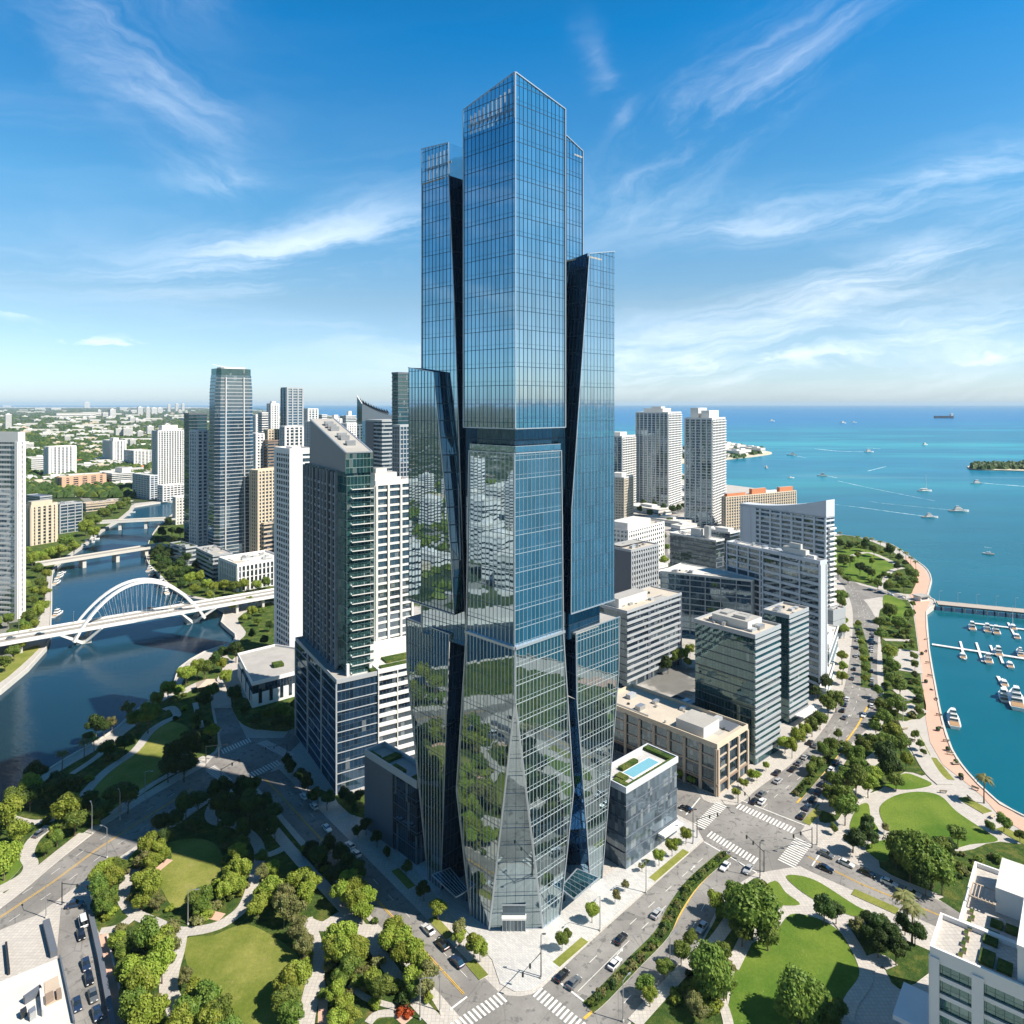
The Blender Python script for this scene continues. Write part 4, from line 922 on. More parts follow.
# tall white slab with the swooping roof
f, H, _ = cb(826, 622, 517, 741, 834, 34)
rt_, ft = building('office_tower', 'tall white slab office with swooping sloped roof line facing the park and bay', f, H, fh=3.25, band=1.25, gm=G_DARK, bm=COOLW, rm=ROOFW, pier=(8.6, 1.3, .4, COOLW, (3,)), cap=COOLW, parapet=0, blank=((3, 0, .2, COOLW),), seed=15)
w_, l_ = ft[1]-ft[0], ft[3]-ft[0]; x = MB(); N = 14
def hz(t): return H+1.2+10.0*(1-t)**2
oo = offset(ft, .3); A0, A1 = oo[0], oo[3]; dn = (oo[1]-oo[0])
for k in range(N):
    a, b_ = lerp(A0, A1, k/N), lerp(A0, A1, (k+1)/N); z0_, z1_ = hz(k/N), hz((k+1)/N)
    x.face([at(b_, H-.5), at(a, H-.5), at(a, z0_), at(b_, z1_)]); x.face([at(a, z0_), at(a+dn, z0_), at(b_+dn, z1_), at(b_, z1_)]); x.face([at(a+dn, H-.5), at(b_+dn, H-.5), at(b_+dn, z1_), at(a+dn, z0_)])
x.face([at(A0, H-.5), at(A0+dn, H-.5), at(A0+dn, hz(0)), at(A0, hz(0))]); x.face([at(A1+dn, H-.5), at(A1, H-.5), at(A1, hz(1)), at(A1+dn, hz(1))])
x.build('sloped_roof', COOLW, rt_)
for k in range(1, 19):
    b = MB(); p, q = edges(offset(ft, .3))[0]; d = (q-p).normalized(); nn = Vector((d.y, -d.x, 0)); b.prism([lerp(p, q, .25)+nn*1.4, q+nn*1.4, q, lerp(p, q, .25)], k*3.4, k*3.4+1.1, WHITE, bottom=True); b.build('balcony', None, rt_)
f, H, _ = cb(833, 640, 612, 826, 845, 34)
building('annex_building', 'low blank grey annex at the foot of the tall white slab office', f, H, fh=6, band=5.4, gm=G_DARK, bm=GREYW, rm=ROOFB, units=2, seed=16)
f, H, _ = cb(829, 676, 653, 818, 838, 60)
building('pavilion_building', 'small glass street pavilion with white terrace roofs beside the avenue trees', f, H, fh=5, band=.6, gm=G_DARK, bm=WHITE, rm=ROOFW, units=2, pent=((.1, .1, .5, .4, 3, WHITE),), seed=17)
f, H, _ = cb(826, 700, 690, 820, 834, 60)
building('pavilion_building', 'dark little glass entrance pavilion nearest the avenue kerb', f, H, fh=4, band=.4, gm=G_TEAL, bm=WHITE, rm=ROOFW, seed=18)
# low dark roof deck between offices
f, H, _ = cb(700, 742, 695, 668, 708, 42)
building('annex_building', 'low grey annex with planted roof tucked behind the glass office', f, H*.62, fh=4, band=1.6, gm=G_DARK, bm=SLATE, rm=ROOFG, units=5, seed=19)
f, H, _ = cb(650, 735, 700, 618, 668, 42)
building('annex_building', 'low dark roofed building between the striped office and the tan stone block', f, H*.5, fh=4, band=.5, gm=G_DARK, bm=DARKC, rm=SLATE, units=6, seed=20)
# residential towers at the bay
for nm, lb_, args, fh, pent, sd_ in (
    ('apartment_tower', 'left and broader one of the two tall white waterfront apartment towers', (668, 507, 413, 636, 681, 58), 3.3, ((.1, .2, .6, .6, 6.5, WHITE), (.2, .3, .3, .3, 9, OFFWHITE)), 21),
    ('apartment_tower', 'right one of the two white waterfront apartment towers, slimmer with a tall twin roof box', (712, 527, 419, 685, 725, 58), 3.3, ((.1, .15, .7, .3, 10, WHITE), (.1, .55, .6, .3, 13, WHITE)), 22),
    ('apartment_tower', 'white apartment tower half hidden behind the right edge of the skyscraper', (622, 510, 437, 600, 635, 58), 3.3, ((.2, .2, .5, .5, 6, WHITE),), 23)):
    f, H, D = cb(*args)
    rt_, ft = building(nm, lb_, f, H, fh=fh, band=.6, out=.3, gm=G_BLUE, bm=WHITE, rm=ROOFW, pent=pent, cap=WHITE, parapet=1.5, pier=(6.2, 1.3, .5, WHITE), rail=False, seed=sd_)
    stripes(rt_, ft, 0, H, fh, .9, WHITE, out=1.6)
f, H, _ = cb(624, 523, 478, 604, 633, 58)
building('apartment_building', 'beige mid rise with balcony grid beside the skyscraper edge', f, H, fh=3.2, band=1.2, gm=G_RES, bm=OFFWHITE, rm=ROOFW, pier=(4, 1.2, .4, BEIGE), pent=((.2, .2, .5, .5, 5, WHITE),), seed=24)
f, H, _ = cb(726, 531, 497, 722, 796, 30)
rt_, ft = building('apartment_building', 'wide tan apartment building with orange tiled roofs behind the white slab office', f, H, fh=3.3, band=1.3, gm=G_RES, bm=TAN, rm=TERRA, pier=(4, 1.2, .4, BEIGE), cap=BEIGE, parapet=.4, pent=((.02, .1, .25, .7, 3.5, TERRA), (.36, .1, .2, .7, 6.5, TERRA), (.55, .0, .16, .5, 3, WHITE), (.76, .1, .2, .7, 5.5, TERRA)), seed=25)

# --- left of the tower: the sloped roof condominium
root = thing('condominium_tower', 'dark glass tower with a slanted grey roof wedge above a banded podium', 'residential tower', tuple(G(337, 795)), world_parts=True)
pn = G(337, 795); pl_ = G(296, 735); lD = (pl_-pn).normalized(); rD = Vector((-lD.y, lD.x, 0))*-1; 
if rD.x < 0: rD = -rD
PL = (pl_-pn).length
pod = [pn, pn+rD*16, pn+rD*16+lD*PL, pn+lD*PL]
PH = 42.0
building('x', '', pod, PH, fh=3.8, band=.22, out=.2, gm=glass('podium_shade_glass', tint=(.35, .5, .65), body=(.012, .03, .055), refl=.16, pw=1.6, ph=4.2, warp=.012, blind=.03), bm=GREYW, rm=ROOFG, root=root, cap=GREYW, parapet=.8, pier=(18, .6, .35, GREYW, (3,)), seed=31)  # blue glass darkened in colour to stand for the skyscraper's shadow here
po = pn+rD*3.8+lD*3.0
tw = [po, po+rD*11.5, po+rD*11.5+lD*33, po+lD*33]
TH = 113.0-PH
tower_top = PH+TH
def tbox(p, lenr, lenl, z0, z1, gm_, nm='glazing', top=ROOFG):
    x = MB(); q = ccw([p, p+rD*lenr, p+rD*lenr+lD*lenl, p+lD*lenl]); x.prism(q, z0, z1, gm_, top); x.build(nm, None, root); return q
G_COND = glass('condo_glass', tint=(.45, .6, .7), body=(.02, .03, .04), refl=.25, pw=1.6, ph=3.35, warp=.02, blind=.25, mw=.12, mh=.2, frame=(.16, .18, .20))
G_CTEAL = glass('condo_teal_glass', tint=(.5, .74, .74), body=(.02, .06, .06), refl=.35, pw=1.4, ph=3.35, warp=.02, blind=.08, mw=.08, mh=.25, frame=(.2, .28, .28))
q = tbox(po+rD*1.5+lD*1.5, 9.4, 49, PH, 126, G_CTEAL)
q2 = tbox(po+lD*8, 8, 44.5, PH, 119, G_COND)
nfl = int((119-PH)/3.35); CONDO_BAND = mat('blue_grey_slab', (.20, .235, .28), .5, .4, var=.12)
for k in range(nfl):
    z = PH+k*3.35
    b = MB(); p0 = po+lD*8-rD*.5; b.prism([p0, p0+rD*.5, p0+rD*.5+lD*44.5, p0+lD*44.5], z, z+(.75 if k % 3 else .95), CONDO_BAND, bottom=True); b.build('floor_band', None, root)
    b = MB(); p0 = po+rD*3.0-lD*.2; b.prism([p0, p0+rD*8.6, p0+rD*8.6+lD*3.5, p0+lD*2], z, z+.35, WHITE, bottom=True); b.bar(at(p0, z+.9)+Vector((0, 0, 0)), at(p0+rD*8.6, z+.9), .06, 1.0, G_CTEAL); b.build('balcony', None, root)
for t, wd in ((8, .7), (13, .5), (17.5, 1.6), (23, .5), (27, .6), (32.5, .6), (37, 1.4), (42, .6), (47, .6), (51.8, .6)):
    b = MB(); p0 = po+lD*t-rD*1.0; b.prism([p0, p0+rD*1.0, p0+rD*1.0+lD*wd, p0+lD*wd], PH, 118.5, SLATE if wd > 1 else CONDO_BAND); b.build('pier', None, root)
# slanted roof wedge
z_lo, z_hi = 126.5, 138.5
w0 = po+rD*1.0+lD*1.0; A_, B_, C_, D_ = w0, w0+rD*10.4, w0+rD*10.6+lD*47, w0+lD*47
x = MB(); x.face([at(D_, 119), at(A_, 119), at(A_, z_lo), at(D_, z_hi)]); x.face([at(A_, 119), at(B_, 119), at(B_, z_lo), at(A_, z_lo)]); x.face([at(B_, 119), at(C_, 119), at(C_, z_hi), at(B_, z_lo)]); x.face([at(C_, 119), at(D_, 119), at(D_, z_hi), at(C_, z_hi)])
x.build('roof_wedge', mat('wedge_cladding', (.16, .175, .20), .5, .4, var=.08), root)
x = MB(); x.face([at(A_, z_lo+.01), at(B_, z_lo+.01), at(C_, z_hi+.01), at(D_, z_hi+.01)], None, ROOFG)
x.bar(at(A_, z_lo), at(D_, z_hi), .5, .5, TRIM); x.bar(at(A_, z_lo), at(B_, z_lo), .5, .5, TRIM); x.bar(at(B_, z_lo), at(C_, z_hi), .5, .5, TRIM); x.build('roof', None, root)
for t in (.2, .35, .42, .62, .7, .78):
    b = MB(); p = lerp(A_, D_, t)+rD*5; unit_box(b, p, rD, z_lo+(z_hi-z_lo)*t-.5, 3.5, 2.4, 2.2, METAL); b.build('rooftop_unit', None, root)
x = MB(); p0 = w0-rD*.15; x.prism([p0-lD*.1, p0+rD*10.9-lD*.1, p0+rD*10.9+lD*.3, p0+lD*.3], 118.6, 126.4, G_CTEAL); x.build('crown_glazing', None, root)
for t in (.5, 10, 20, 30): 
    for s in (1.5, 10.5):
        b = MB(); unit_box(b, po+lD*t+rD*s, rD, PH-.1, 1.0, 1.0, 4.5, WHITE); b.build('column', None, root)
for i, (u0_, u1_, v0_, v1_) in enumerate(((13.5, 15.5, 1, 4), (18, 32, 1, 4), (22, 36, 6, 12))):
    x = MB(); x.prism([pn+rD*u0_+lD*v0_, pn+rD*u1_+lD*v0_, pn+rD*u1_+lD*v1_, pn+rD*u0_+lD*v1_], PH+.01, PH+1.2, COVER); x.build('roof_planting', None, root)
# white lit podium wing to the right of it and the white wing tower above
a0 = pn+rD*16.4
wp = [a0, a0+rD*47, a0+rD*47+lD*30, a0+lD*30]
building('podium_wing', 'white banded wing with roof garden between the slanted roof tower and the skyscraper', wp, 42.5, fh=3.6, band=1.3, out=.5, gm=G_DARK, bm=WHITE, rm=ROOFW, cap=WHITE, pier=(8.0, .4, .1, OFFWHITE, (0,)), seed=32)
f, H, _ = cb(376, 742, 484, 366, 412, 38)
building('apartment_tower', 'cream white apartment tower with wide window bays right behind the slanted roof tower', f, H, fh=3.35, band=.9, out=.35, gm=G_RES, bm=OFFWHITE, rm=ROOFW, cap=WHITE, parapet=1.4, pier=(6.0, .9, .5, OFFWHITE, (0, 3)), pent=((.0, .1, .6, .7, 4.5, OFFWHITE), (.05, .2, .3, .4, 6.5, OFFWHITE)), seed=33)
f, H, _ = cb(290, 664, 453, 275, 312, 40)
building('apartment_tower', 'slim bright white apartment tower with a blank corner wall left of the slanted roof tower', f, H, fh=3.3, band=1.15, out=.3, gm=G_RES, bm=WHITE, rm=ROOFW, cap=WHITE, parapet=2.5, pier=(3.2, .8, .06, WHITE, (3,)), blank=((0, 0, .55, WHITE), (3, 0, .12, WHITE)), pent=((.3, .3, .4, .4, 3, WHITE),), seed=34)
# dark block against the tower
f, H, _ = cb(417, 866, 781, 366, 436, 45)
rt_, ft = building('podium_building', 'dark grey glass block with a planted roof terrace at the left foot of the skyscraper', f, H-1.5, fh=5, band=.12, gm=glass('dark_fin_glass', tint=(.4, .52, .6), body=(.02, .03, .045), refl=.25, pw=1.0, ph=9, mw=.10, mh=.1, frame=(.07, .09, .11), warp=.012), bm=DARKC, rm=ROOFG, cap=GREYW, parapet=1.5, blank=((3, 0, .55, SLATE),), seed=35)
w_, l_ = ft[1]-ft[0], ft[3]-ft[0]; 
for a0_, a1_, c0, c1 in ((.05, .95, .03, .14), (.05, .3, .3, .5), (.1, .9, .62, .72), (.04, .2, .75, .95)): x = MB(); x.prism([ft[0]+w_*a+l_*c for a, c in ((a0_, c0), (a1_, c0), (a1_, c1), (a0_, c1))], H-1.49, H-.4, COVER); x.build('roof_planting', None, rt_)
# low white hall by the river
hp = [Vector((*G(a, b, 11.5).xy, 0)) for a, b in ((252.5, 684), (296, 673), (300, 650), (275, 646), (238, 655))]
rt_, ft = building('civic_hall', 'low white building with a folded grey roof by the river and bridge', hp, 11.5, fh=11.5, band=11, out=.2, gm=G_DARK, bm=WHITE, rm=ROOFG, cap=WHITE, parapet=1.0, seed=36)
for i, ts in ((0, (.18, .42, .66, .86)), (4, (.3, .6, .85))):
    a, c = edges(offset(ft, .25))[i]; d = (c-a).normalized(); nn = Vector((d.y, -d.x, 0))
    for t in ts:
        b = MB(); p = lerp(a, c, t); b.obox(p, d, nn, 1.5, 8.5, .8, .1, G_DARK); b.build('window', None, rt_)
x = MB(); unit_box(x, lerp(ft[0], ft[2], .5), rD, 11.6, 5, 5, 1.5, COVER); x.build('roof_planting', None, rt_)
# tapered tower
f, H, D = cb(215, 562, 368, 206, 256, 42)
f = ccw(f); a, b_, c, d = f
cw, cl_ = (b_-a), (d-a)
def chamf(poly, k):
    out = []
    for i in range(4):
        p, q, r_ = poly[i], poly[i-1], poly[(i+1) % 4]; out += [p+(q-p).normalized()*k, p+(r_-p).normalized()*k]
    return out
tt = thing('tapered_tower', 'tall silver blue tapered high rise with rounded crown left of centre by the river', 'high rise', tuple(a), world_parts=True)
mid = (a+c)/2; nfl = 52; fhh = (H-6)/nfl
def shr(poly, k): return [mid+(p-mid)*k for p in poly]
fo = chamf(f, 4.0)
for k in range(nfl):
    t = k/nfl; s = 1.0-.085*t-(0.05*max(0, (t-.9)/.1))
    x = MB(); x.prism(shr(fo, s*.985), k*fhh, (k+1)*fhh, G_BLUE if k % 1 == 0 else G_DARK); x.prism(shr(fo, s), k*fhh, k*fhh+.7, GREYW, bottom=True); x.build('storey', None, tt)
x = MB(); x.prism(shr(fo, .84), H-6, H, G_TEAL, ROOFG); x.prism(shr(fo, .6), H, H+1.5, WHITE, ROOFG); x.bar(at(mid, H+1), at(mid-Vector((14, 8, 0)), H+4), .5, .5, WHITE); x.build('crown', None, tt)
for t in (.25, .72): 
    x = MB(); p, q = lerp(a, b_, t), lerp(a, b_, t); n_ = Vector((cw.y, -cw.x, 0)).normalized(); p1 = mid+(p-mid)*1.01; p2 = mid+(p-mid)*.925
    x.bar(at(p1, 0)+n_*.2, at(p2, H-8)+n_*.2, 1.1, .6, WHITE); x.build('pier', None, tt)
B2 = [
 # near corner x, base, top, left x, right x, angle | style
 ('dark_tower', 'dark glass tower with flat roof just left of the tapered tower', (189, 544, 414, 184, 207, 42), dict(fh=3.6, band=.7, gm=G_TEAL, bm=SLATE, rm=WHITE, cap=SLATE)),
 ('pale_tower', 'pale blue slab tower in front of the dark glass tower', (197, 556, 431, 190, 208, 50), dict(fh=3.4, band=1.2, gm=G_BLUE, bm=COOLW, rm=ROOFW, pier=(5, 1.6, .4, COOLW))),
 ('podium_building', 'banded podium at the foot of the tapered tower', (213, 582, 556, 196, 232, 42), dict(fh=3.5, band=1.5, gm=G_DARK, bm=GREYW, rm=ROOFG, units=4)),
 ('podium_building', 'white low rise with dark window bays and roof garden by the bridge road', (237.5, 592, 566, 219, 285, 44), dict(fh=4.8, band=.6, gm=G_DARK, bm=WHITE, rm=ROOFW, pier=(3.4, 1.3, .4, WHITE), units=8, parapet=1.4)),
 ('podium_building', 'dark roofed low building in the shade beside the river bend', (186, 566, 548, 170, 197, 50), dict(fh=4, band=1.6, gm=G_DARK, bm=GREYW, rm=COVER, units=2)),
 ('apartment_building', 'small cream block on the river bank above the far bridge', (176, 525, 498, 173, 188, 45), dict(fh=3.5, band=1.6, gm=G_RES, bm=OFFWHITE, rm=ROOFW, pier=(4, 1.6, .4, OFFWHITE))),
 ('apartment_tower', 'white apartment tower cut by the left edge of the picture', (18, 619, 441, -75, 24, 80), dict(fh=3.35, band=1.25, out=.4, gm=glass('pale_blue_glass', tint=(.6, .72, .8), body=(.12, .16, .2), refl=.3, pw=2.2, ph=3.35, warp=.01, blind=.2, mw=.2, frame=(.6, .6, .6)), bm=WHITE, rm=ROOFW, pier=(26, 2.2, .6, WHITE), cap=WHITE, parapet=6, pent=((.3, .3, .5, .3, 4, WHITE),))),
 ('apartment_tower', 'white striped apartment tower beyond the river with a stepped roof', (158, 493, 431, 152, 184, 52), dict(fh=3.3, band=.8, gm=G_RES, bm=WHITE, rm=ROOFW, pier=(4.2, 1.7, .5, WHITE), pent=((.2, .2, .6, .6, 9, WHITE),), cap=WHITE)),
 ('podium_building', 'pale blue podium at the foot of the white striped tower', (150, 500, 476, 133, 158, 52), dict(fh=3.3, band=1.0, gm=G_BLUE, bm=COOLW, rm=ROOFW, pier=(5, 1.2, .4, COOLW))),
 ('podium_building', 'white terraced podium right under the white striped tower', (163, 502, 486, 158, 184, 52), dict(fh=3.3, band=1.3, gm=G_RES, bm=WHITE, rm=ROOFW, pier=(5, 1.2, .4, WHITE))),
 ('apartment_building', 'broad white apartment slab with blue vertical stripes in the left distance', (49, 478, 447, 44, 76, 60), dict(fh=3.2, band=.8, gm=G_BLUE, bm=WHITE, rm=ROOFW, pier=(7, 4, .8, WHITE), cap=WHITE)),
 ('apartment_building', 'pair of joined white slabs with a narrow dark slot in the left distance', (113, 463, 441, 103, 126, 48), dict(fh=3.2, band=.8, gm=G_BLUE, bm=WHITE, rm=ROOFW, pier=(8, 4, .8, WHITE), pent=((.2, .2, .4, .4, 7, WHITE),))),
 ('hotel_building', 'beige stucco block with dark vertical window strips beside the left white tower', (31, 546, 507, 25, 57, 62), dict(fh=3.4, band=.8, gm=G_DARK, bm=BEIGE, rm=ROOFB, pier=(5.5, 2.6, .6, BEIGE), cap=BEIGE, parapet=2, pent=((.05, .15, .8, .7, 5, BEIGE),))),
 ('office_building', 'silver glass mid rise behind the beige stucco block', (60, 534, 505, 52, 82, 60), dict(fh=3.6, band=.9, gm=G_BLUE, bm=GREYW, rm=ROOFG, pier=(9, .8, .4, GREYW), units=5)),
 ('office_building', 'blue grey roofed low block behind the silver mid rise', (40, 512, 497, 26, 52, 60), dict(fh=3.6, band=.9, gm=G_BLUE, bm=GREYW, rm=SLATE)),
 ('apartment_building', 'long salmon stucco building with dark window slots in the left distance', (62, 491, 478, 56, 106, 62), dict(fh=3.6, band=1.4, gm=G_DARK, bm=SALMON, rm=SALMON, pier=(14, 7, .5, SALMON), cap=SALMON)),
 ('warehouse_building', 'flat brown roofed building in front of the salmon one', (86, 512, 504, 82, 118, 50), dict(fh=4, band=2, gm=G_DARK, bm=TAN, rm=TAN, units=4)),
 ('apartment_building', 'pale stepped block between the salmon building and the striped tower', (112, 486, 474, 102, 134, 50), dict(fh=3.4, band=1.5, gm=G_RES, bm=OFFWHITE, rm=ROOFW, pent=((.5, .1, .4, .7, 9, OFFWHITE),))),
 ('apartment_building', 'white block with a brown bay far left of the striped tower', (134, 467, 451, 124, 152, 50), dict(fh=3.4, band=1.5, gm=G_RES, bm=OFFWHITE, rm=ROOFW, pier=(8, 3, .5, WHITE))),
 # between the tapered tower and the slanted roof tower
 ('high_rise', 'tall grey blue high rise standing clear on the horizon behind the slanted roof tower', (287, 520, 388, 281, 303, 48), dict(fh=3.4, band=1.0, gm=G_BLUE, bm=GREYW, rm=ROOFW, pier=(7, 1.8, .5, GREYW), cap=GREYW)),
 ('high_rise', 'squarer blue and white tower in front of the tall grey blue high rise', (285, 540, 427, 280, 303, 48), dict(fh=3.4, band=.9, gm=G_BLUE, bm=OFFWHITE, rm=ROOFW, pier=(5, 1.8, .5, WHITE), cap=WHITE)),
 ('apartment_tower', 'beige topped slim tower between two white towers left of the slab', (268, 520, 430, 264, 280, 48), dict(fh=3.4, band=1.3, gm=G_RES, bm=BEIGE, rm=ROOFB, pier=(4, 1.4, .4, BEIGE))),
 ('apartment_tower', 'brown grey lower block before the beige topped tower', (268, 530, 441, 263, 278, 48), dict(fh=3.4, band=1.6, gm=G_DARK, bm=BROWN, rm=ROOFG)),
 ('apartment_tower', 'slim white tower rising to the horizon left of the tall grey blue high rise', (271, 500, 404, 267, 279, 48), dict(fh=3.4, band=1.3, gm=G_RES, bm=WHITE, rm=ROOFW, pier=(5, 2, .4, WHITE), pent=((.2, .2, .5, .5, 4, WHITE),))),
 ('apartment_tower', 'pair of stepped white towers next to the tapered tower, nearer one', (262, 505, 413, 258, 268, 48), dict(fh=3.4, band=1.3, gm=G_RES, bm=WHITE, rm=ROOFW)),
 ('apartment_tower', 'white box tower touching the right side of the tapered tower', (256, 500, 415, 250, 262, 48), dict(fh=3.4, band=1.5, gm=G_RES, bm=WHITE, rm=ROOFW, pier=(5, 2, .4, WHITE))),
 ('apartment_tower', 'white and grey lower tower right of the tapered tower', (256, 530, 434, 250, 264, 48), dict(fh=3.4, band=1.5, gm=G_RES, bm=WHITE, rm=ROOFW, pier=(5, 2, .4, WHITE))),
 ('apartment_building', 'long beige apartment block with balconies right of the tapered tower', (258, 560, 471, 250, 282, 55), dict(fh=3.3, band=1.2, gm=G_RES, bm=BEIGE, rm=ROOFB, pier=(3.6, 1.4, .4, BEIGE))),
 ('warehouse_building', 'brown walled block with a beige flat roof below the long beige apartments', (264, 560, 524, 254, 284, 50), dict(fh=4.2, band=1.6, gm=G_DARK, bm=TAN, rm=ROOFB, units=3)),
 ('podium_building', 'grey low block behind the long beige apartments', (262, 505, 462, 252, 284, 50), dict(fh=4, band=2.4, gm=G_DARK, bm=GREYW, rm=SLATE, units=3)),
 ('apartment_tower', 'white grey tower right of the tall grey blue high rise', (308, 505, 409, 303, 318, 48), dict(fh=3.4, band=1.1, gm=G_BLUE, bm=OFFWHITE, rm=ROOFW, pier=(5, 2, .4, WHITE))),
 ('apartment_tower', 'broad white tower behind the slanted roof, its left neighbour', (312, 525, 422, 305, 327, 48), dict(fh=3.4, band=1.2, gm=G_RES, bm=OFFWHITE, rm=ROOFW, pier=(4, 1.6, .4, WHITE))),
 ('apartment_tower', 'small white tower with rounded cap behind the slanted roof', (322, 480, 415, 318, 327, 48), dict(fh=3.4, band=1.4, gm=G_RES, bm=WHITE, rm=ROOFW)),
 ('apartment_tower', 'cluster of white towers behind the slanted roof, the leftmost', (332, 478, 419, 326, 342, 48), dict(fh=3.4, band=1.2, gm=G_RES, bm=WHITE, rm=ROOFW, pier=(5, 2, .4, WHITE), pent=((.4, .3, .4, .4, 8, WHITE),))),
 ('apartment_tower', 'white tower with a roof mast behind the slanted roof', (346, 476, 416, 340, 356, 48), dict(fh=3.4, band=1.2, gm=G_RES, bm=WHITE, rm=ROOFW, pent=((.5, .4, .3, .3, 10, WHITE),))),
 ('apartment_tower', 'bright white block in front of the tower with a roof mast', (347, 500, 424, 341, 369, 48), dict(fh=3.4, band=1.5, gm=G_RES, bm=WHITE, rm=ROOFW, pier=(4, 2, .4, WHITE))),
 ('office_tower', 'dark office tower with pale horizontal bands left of the skyscraper', (382, 560, 421, 366, 408, 40), dict(fh=3.7, band=1.5, gm=G_DARK, bm=GREYW, rm=ROOFG, cap=GREYW, blank=((3, 0, .5, SLATE),))),
 ('office_tower', 'narrow blue glass tower rising above the horizon at the left flank of the skyscraper', (398, 570, 373, 392, 420, 42), dict(fh=3.8, band=.8, gm=G_TEAL, bm=SLATE, rm=ROOFG, cap=SLATE)),
 ('office_tower', 'blue grid glass tower standing before the narrow blue tower', (400, 585, 426, 393, 425, 42), dict(fh=3.8, band=.7, gm=G_BLUE, bm=GREYW, rm=ROOFG, pier=(3, .5, .3, GREYW))),
]
for i, (nm, lb_, a_, kw) in enumerate(B2):
    f, H, D = cb(*a_)
    nm2 = nm
    rt_, _ft = building(nm2, lb_, f, H, seed=60+i, **kw)
# glass tower with the curved top
f, H, D = cb(362, 545, 417, 357, 394, 42); f = ccw(f)
rt_ = thing('curved_top_tower', 'blue glass tower with a scooped curved top left of the skyscraper', 'office tower', tuple(f[0]), world_parts=True)
x = MB(); x.prism(f, 0, H-4, G_BLUE); x.build('glazing', None, rt_)
x = MB(); N = 12; a, b_, c, d = f
def ch(t): return H-4+4+ (1-t)**1.6*15*(D/790)
for k in range(N):
    t0, t1 = k/N, (k+1)/N; p0, p1 = lerp(a, b_, t0), lerp(a, b_, t1); q0, q1 = lerp(d, c, t0), lerp(d, c, t1)
    x.face([at(p0, H-4), at(p1, H-4), at(p1, ch(t1)), at(p0, ch(t0))], [(0, 0)]*4, G_BLUE); x.face([at(q1, H-4), at(q0, H-4), at(q0, ch(t0)+8), at(q1, ch(t1)+5)], [(0, 0)]*4, G_BLUE)
    x.face([at(p0, ch(t0)), at(p1, ch(t1)), at(q1, ch(t1)+5), at(q0, ch(t0)+8)], [(0, 0)]*4, G_TEAL)
x.face([at(d, H-4), at(a, H-4), at(a, ch(0)), at(d, ch(0)+8)], None, G_TEAL)
for p0, p1, z0_, z1_ in ((a, d, ch(0), ch(0)+8),): x.bar(at(p0, z0_), at(p1, z1_), .8, .8, WHITE)
x.build('crown', None, rt_)
# --- big white building at the bottom right corner
A = G(930.4, 951, 32); A.z = 0; r_ = Vector((.765, -.644, 0)); l_ = Vector((.644, .765, 0))
rt_ = thing('white_building', 'large white building with roof terraces and rooftop machines at the bottom right corner', 'building', tuple(A), world_parts=True)
def rq(u0_, u1_, v0_, v1_): return ccw([A+r_*u0_+l_*v0_, A+r_*u1_+l_*v0_, A+r_*u1_+l_*v1_, A+r_*u0_+l_*v1_])
G_BIG = glass('green_window_glass', tint=(.4, .62, .62), body=(.012, .06, .06), refl=.2, pw=1.5, ph=3.6, mw=.10, mh=.08, frame=(.03, .06, .06), warp=.02)
def part(nm, fn):
    x = MB(); fn(x); return x.build(nm, None, rt_)
part('body', lambda x: (x.prism(rq(.5, 60, .5, 12), 0, 30.9, G_BIG, PAVE), x.prism(rq(4, 60, 11, 37), 0, 30.85, G_BIG, PAVE)))
for z in [30.2]+[2+3.55*k for k in range(8)]:
    h = 1.9 if z > 30 else .9
    part('floor_band', lambda x: (x.prism(rq(0, 60, 0, 12.2), z, z+h-(.02 if h > 1 else 0), WHITE, PAVE, bottom=True), x.prism(rq(3.5, 60, 12.21, 37.4), z, z+h-.05, WHITE, PAVE, bottom=True)))
for u, wd in ((0, 1.6), (7.2, 2.0), (24, 2), (40, 2)): part('pier', lambda x: x.prism(rq(u, u+wd, -.35, .6), 0, 31.2, WHITE))
for v, wd in ((0, 1.4), (5, 7.2)): part('wall_panel', lambda x: x.prism(rq(-.3, .7, v, v+wd), 0, 31.2, WHITE))
part('wall_panel', lambda x: x.prism(rq(3.2, 4.2, 12.3, 37.6), 0, 31.3, WHITE)); part('wall_panel', lambda x: x.prism(rq(4.3, 60, 37.0, 37.9), 0, 31.3, WHITE))
def ring(x, q, z, h, t=.5, mt=WHITE):
    q = ccw(q); i_ = offset(q, -t)
    for k in range(4): x.prism([q[k], q[(k+1) % 4], i_[(k+1) % 4], i_[k]], z, z+h, mt)
part('parapet', lambda x: (ring(x, rq(-.1, 60, -.1, 12.4), 32.0, 1.1)))
part('parapet', lambda x: (ring(x, rq(3.3, 60, 12.45, 37.8), 32.0, 1.1)))
part('penthouse', lambda x: x.prism(rq(14.5, 60, 1.5, 22), 31.7, 39, WHITE, ROOFW)); part('penthouse', lambda x: x.prism(rq(9, 60, 22.1, 35.5), 31.7, 37.5, WHITE, ROOFW))
part('parapet', lambda x: (ring(x, rq(14.4, 60, 1.4, 22.05), 39.0, .7, .4)))
for i_, (u0_, u1_, v0_, v1_) in enumerate(((8, 10.5, 2.5, 7), (11, 13.5, 2.5, 6), (8, 10.5, 9.5, 14), (8.6, 10.8, 16, 18.4), (11.2, 13.4, 16, 18.6))): part('roof_planting', lambda x: x.prism(rq(u0_, u1_, v0_, v1_), 31.96, 32.7, COVER, COVER))
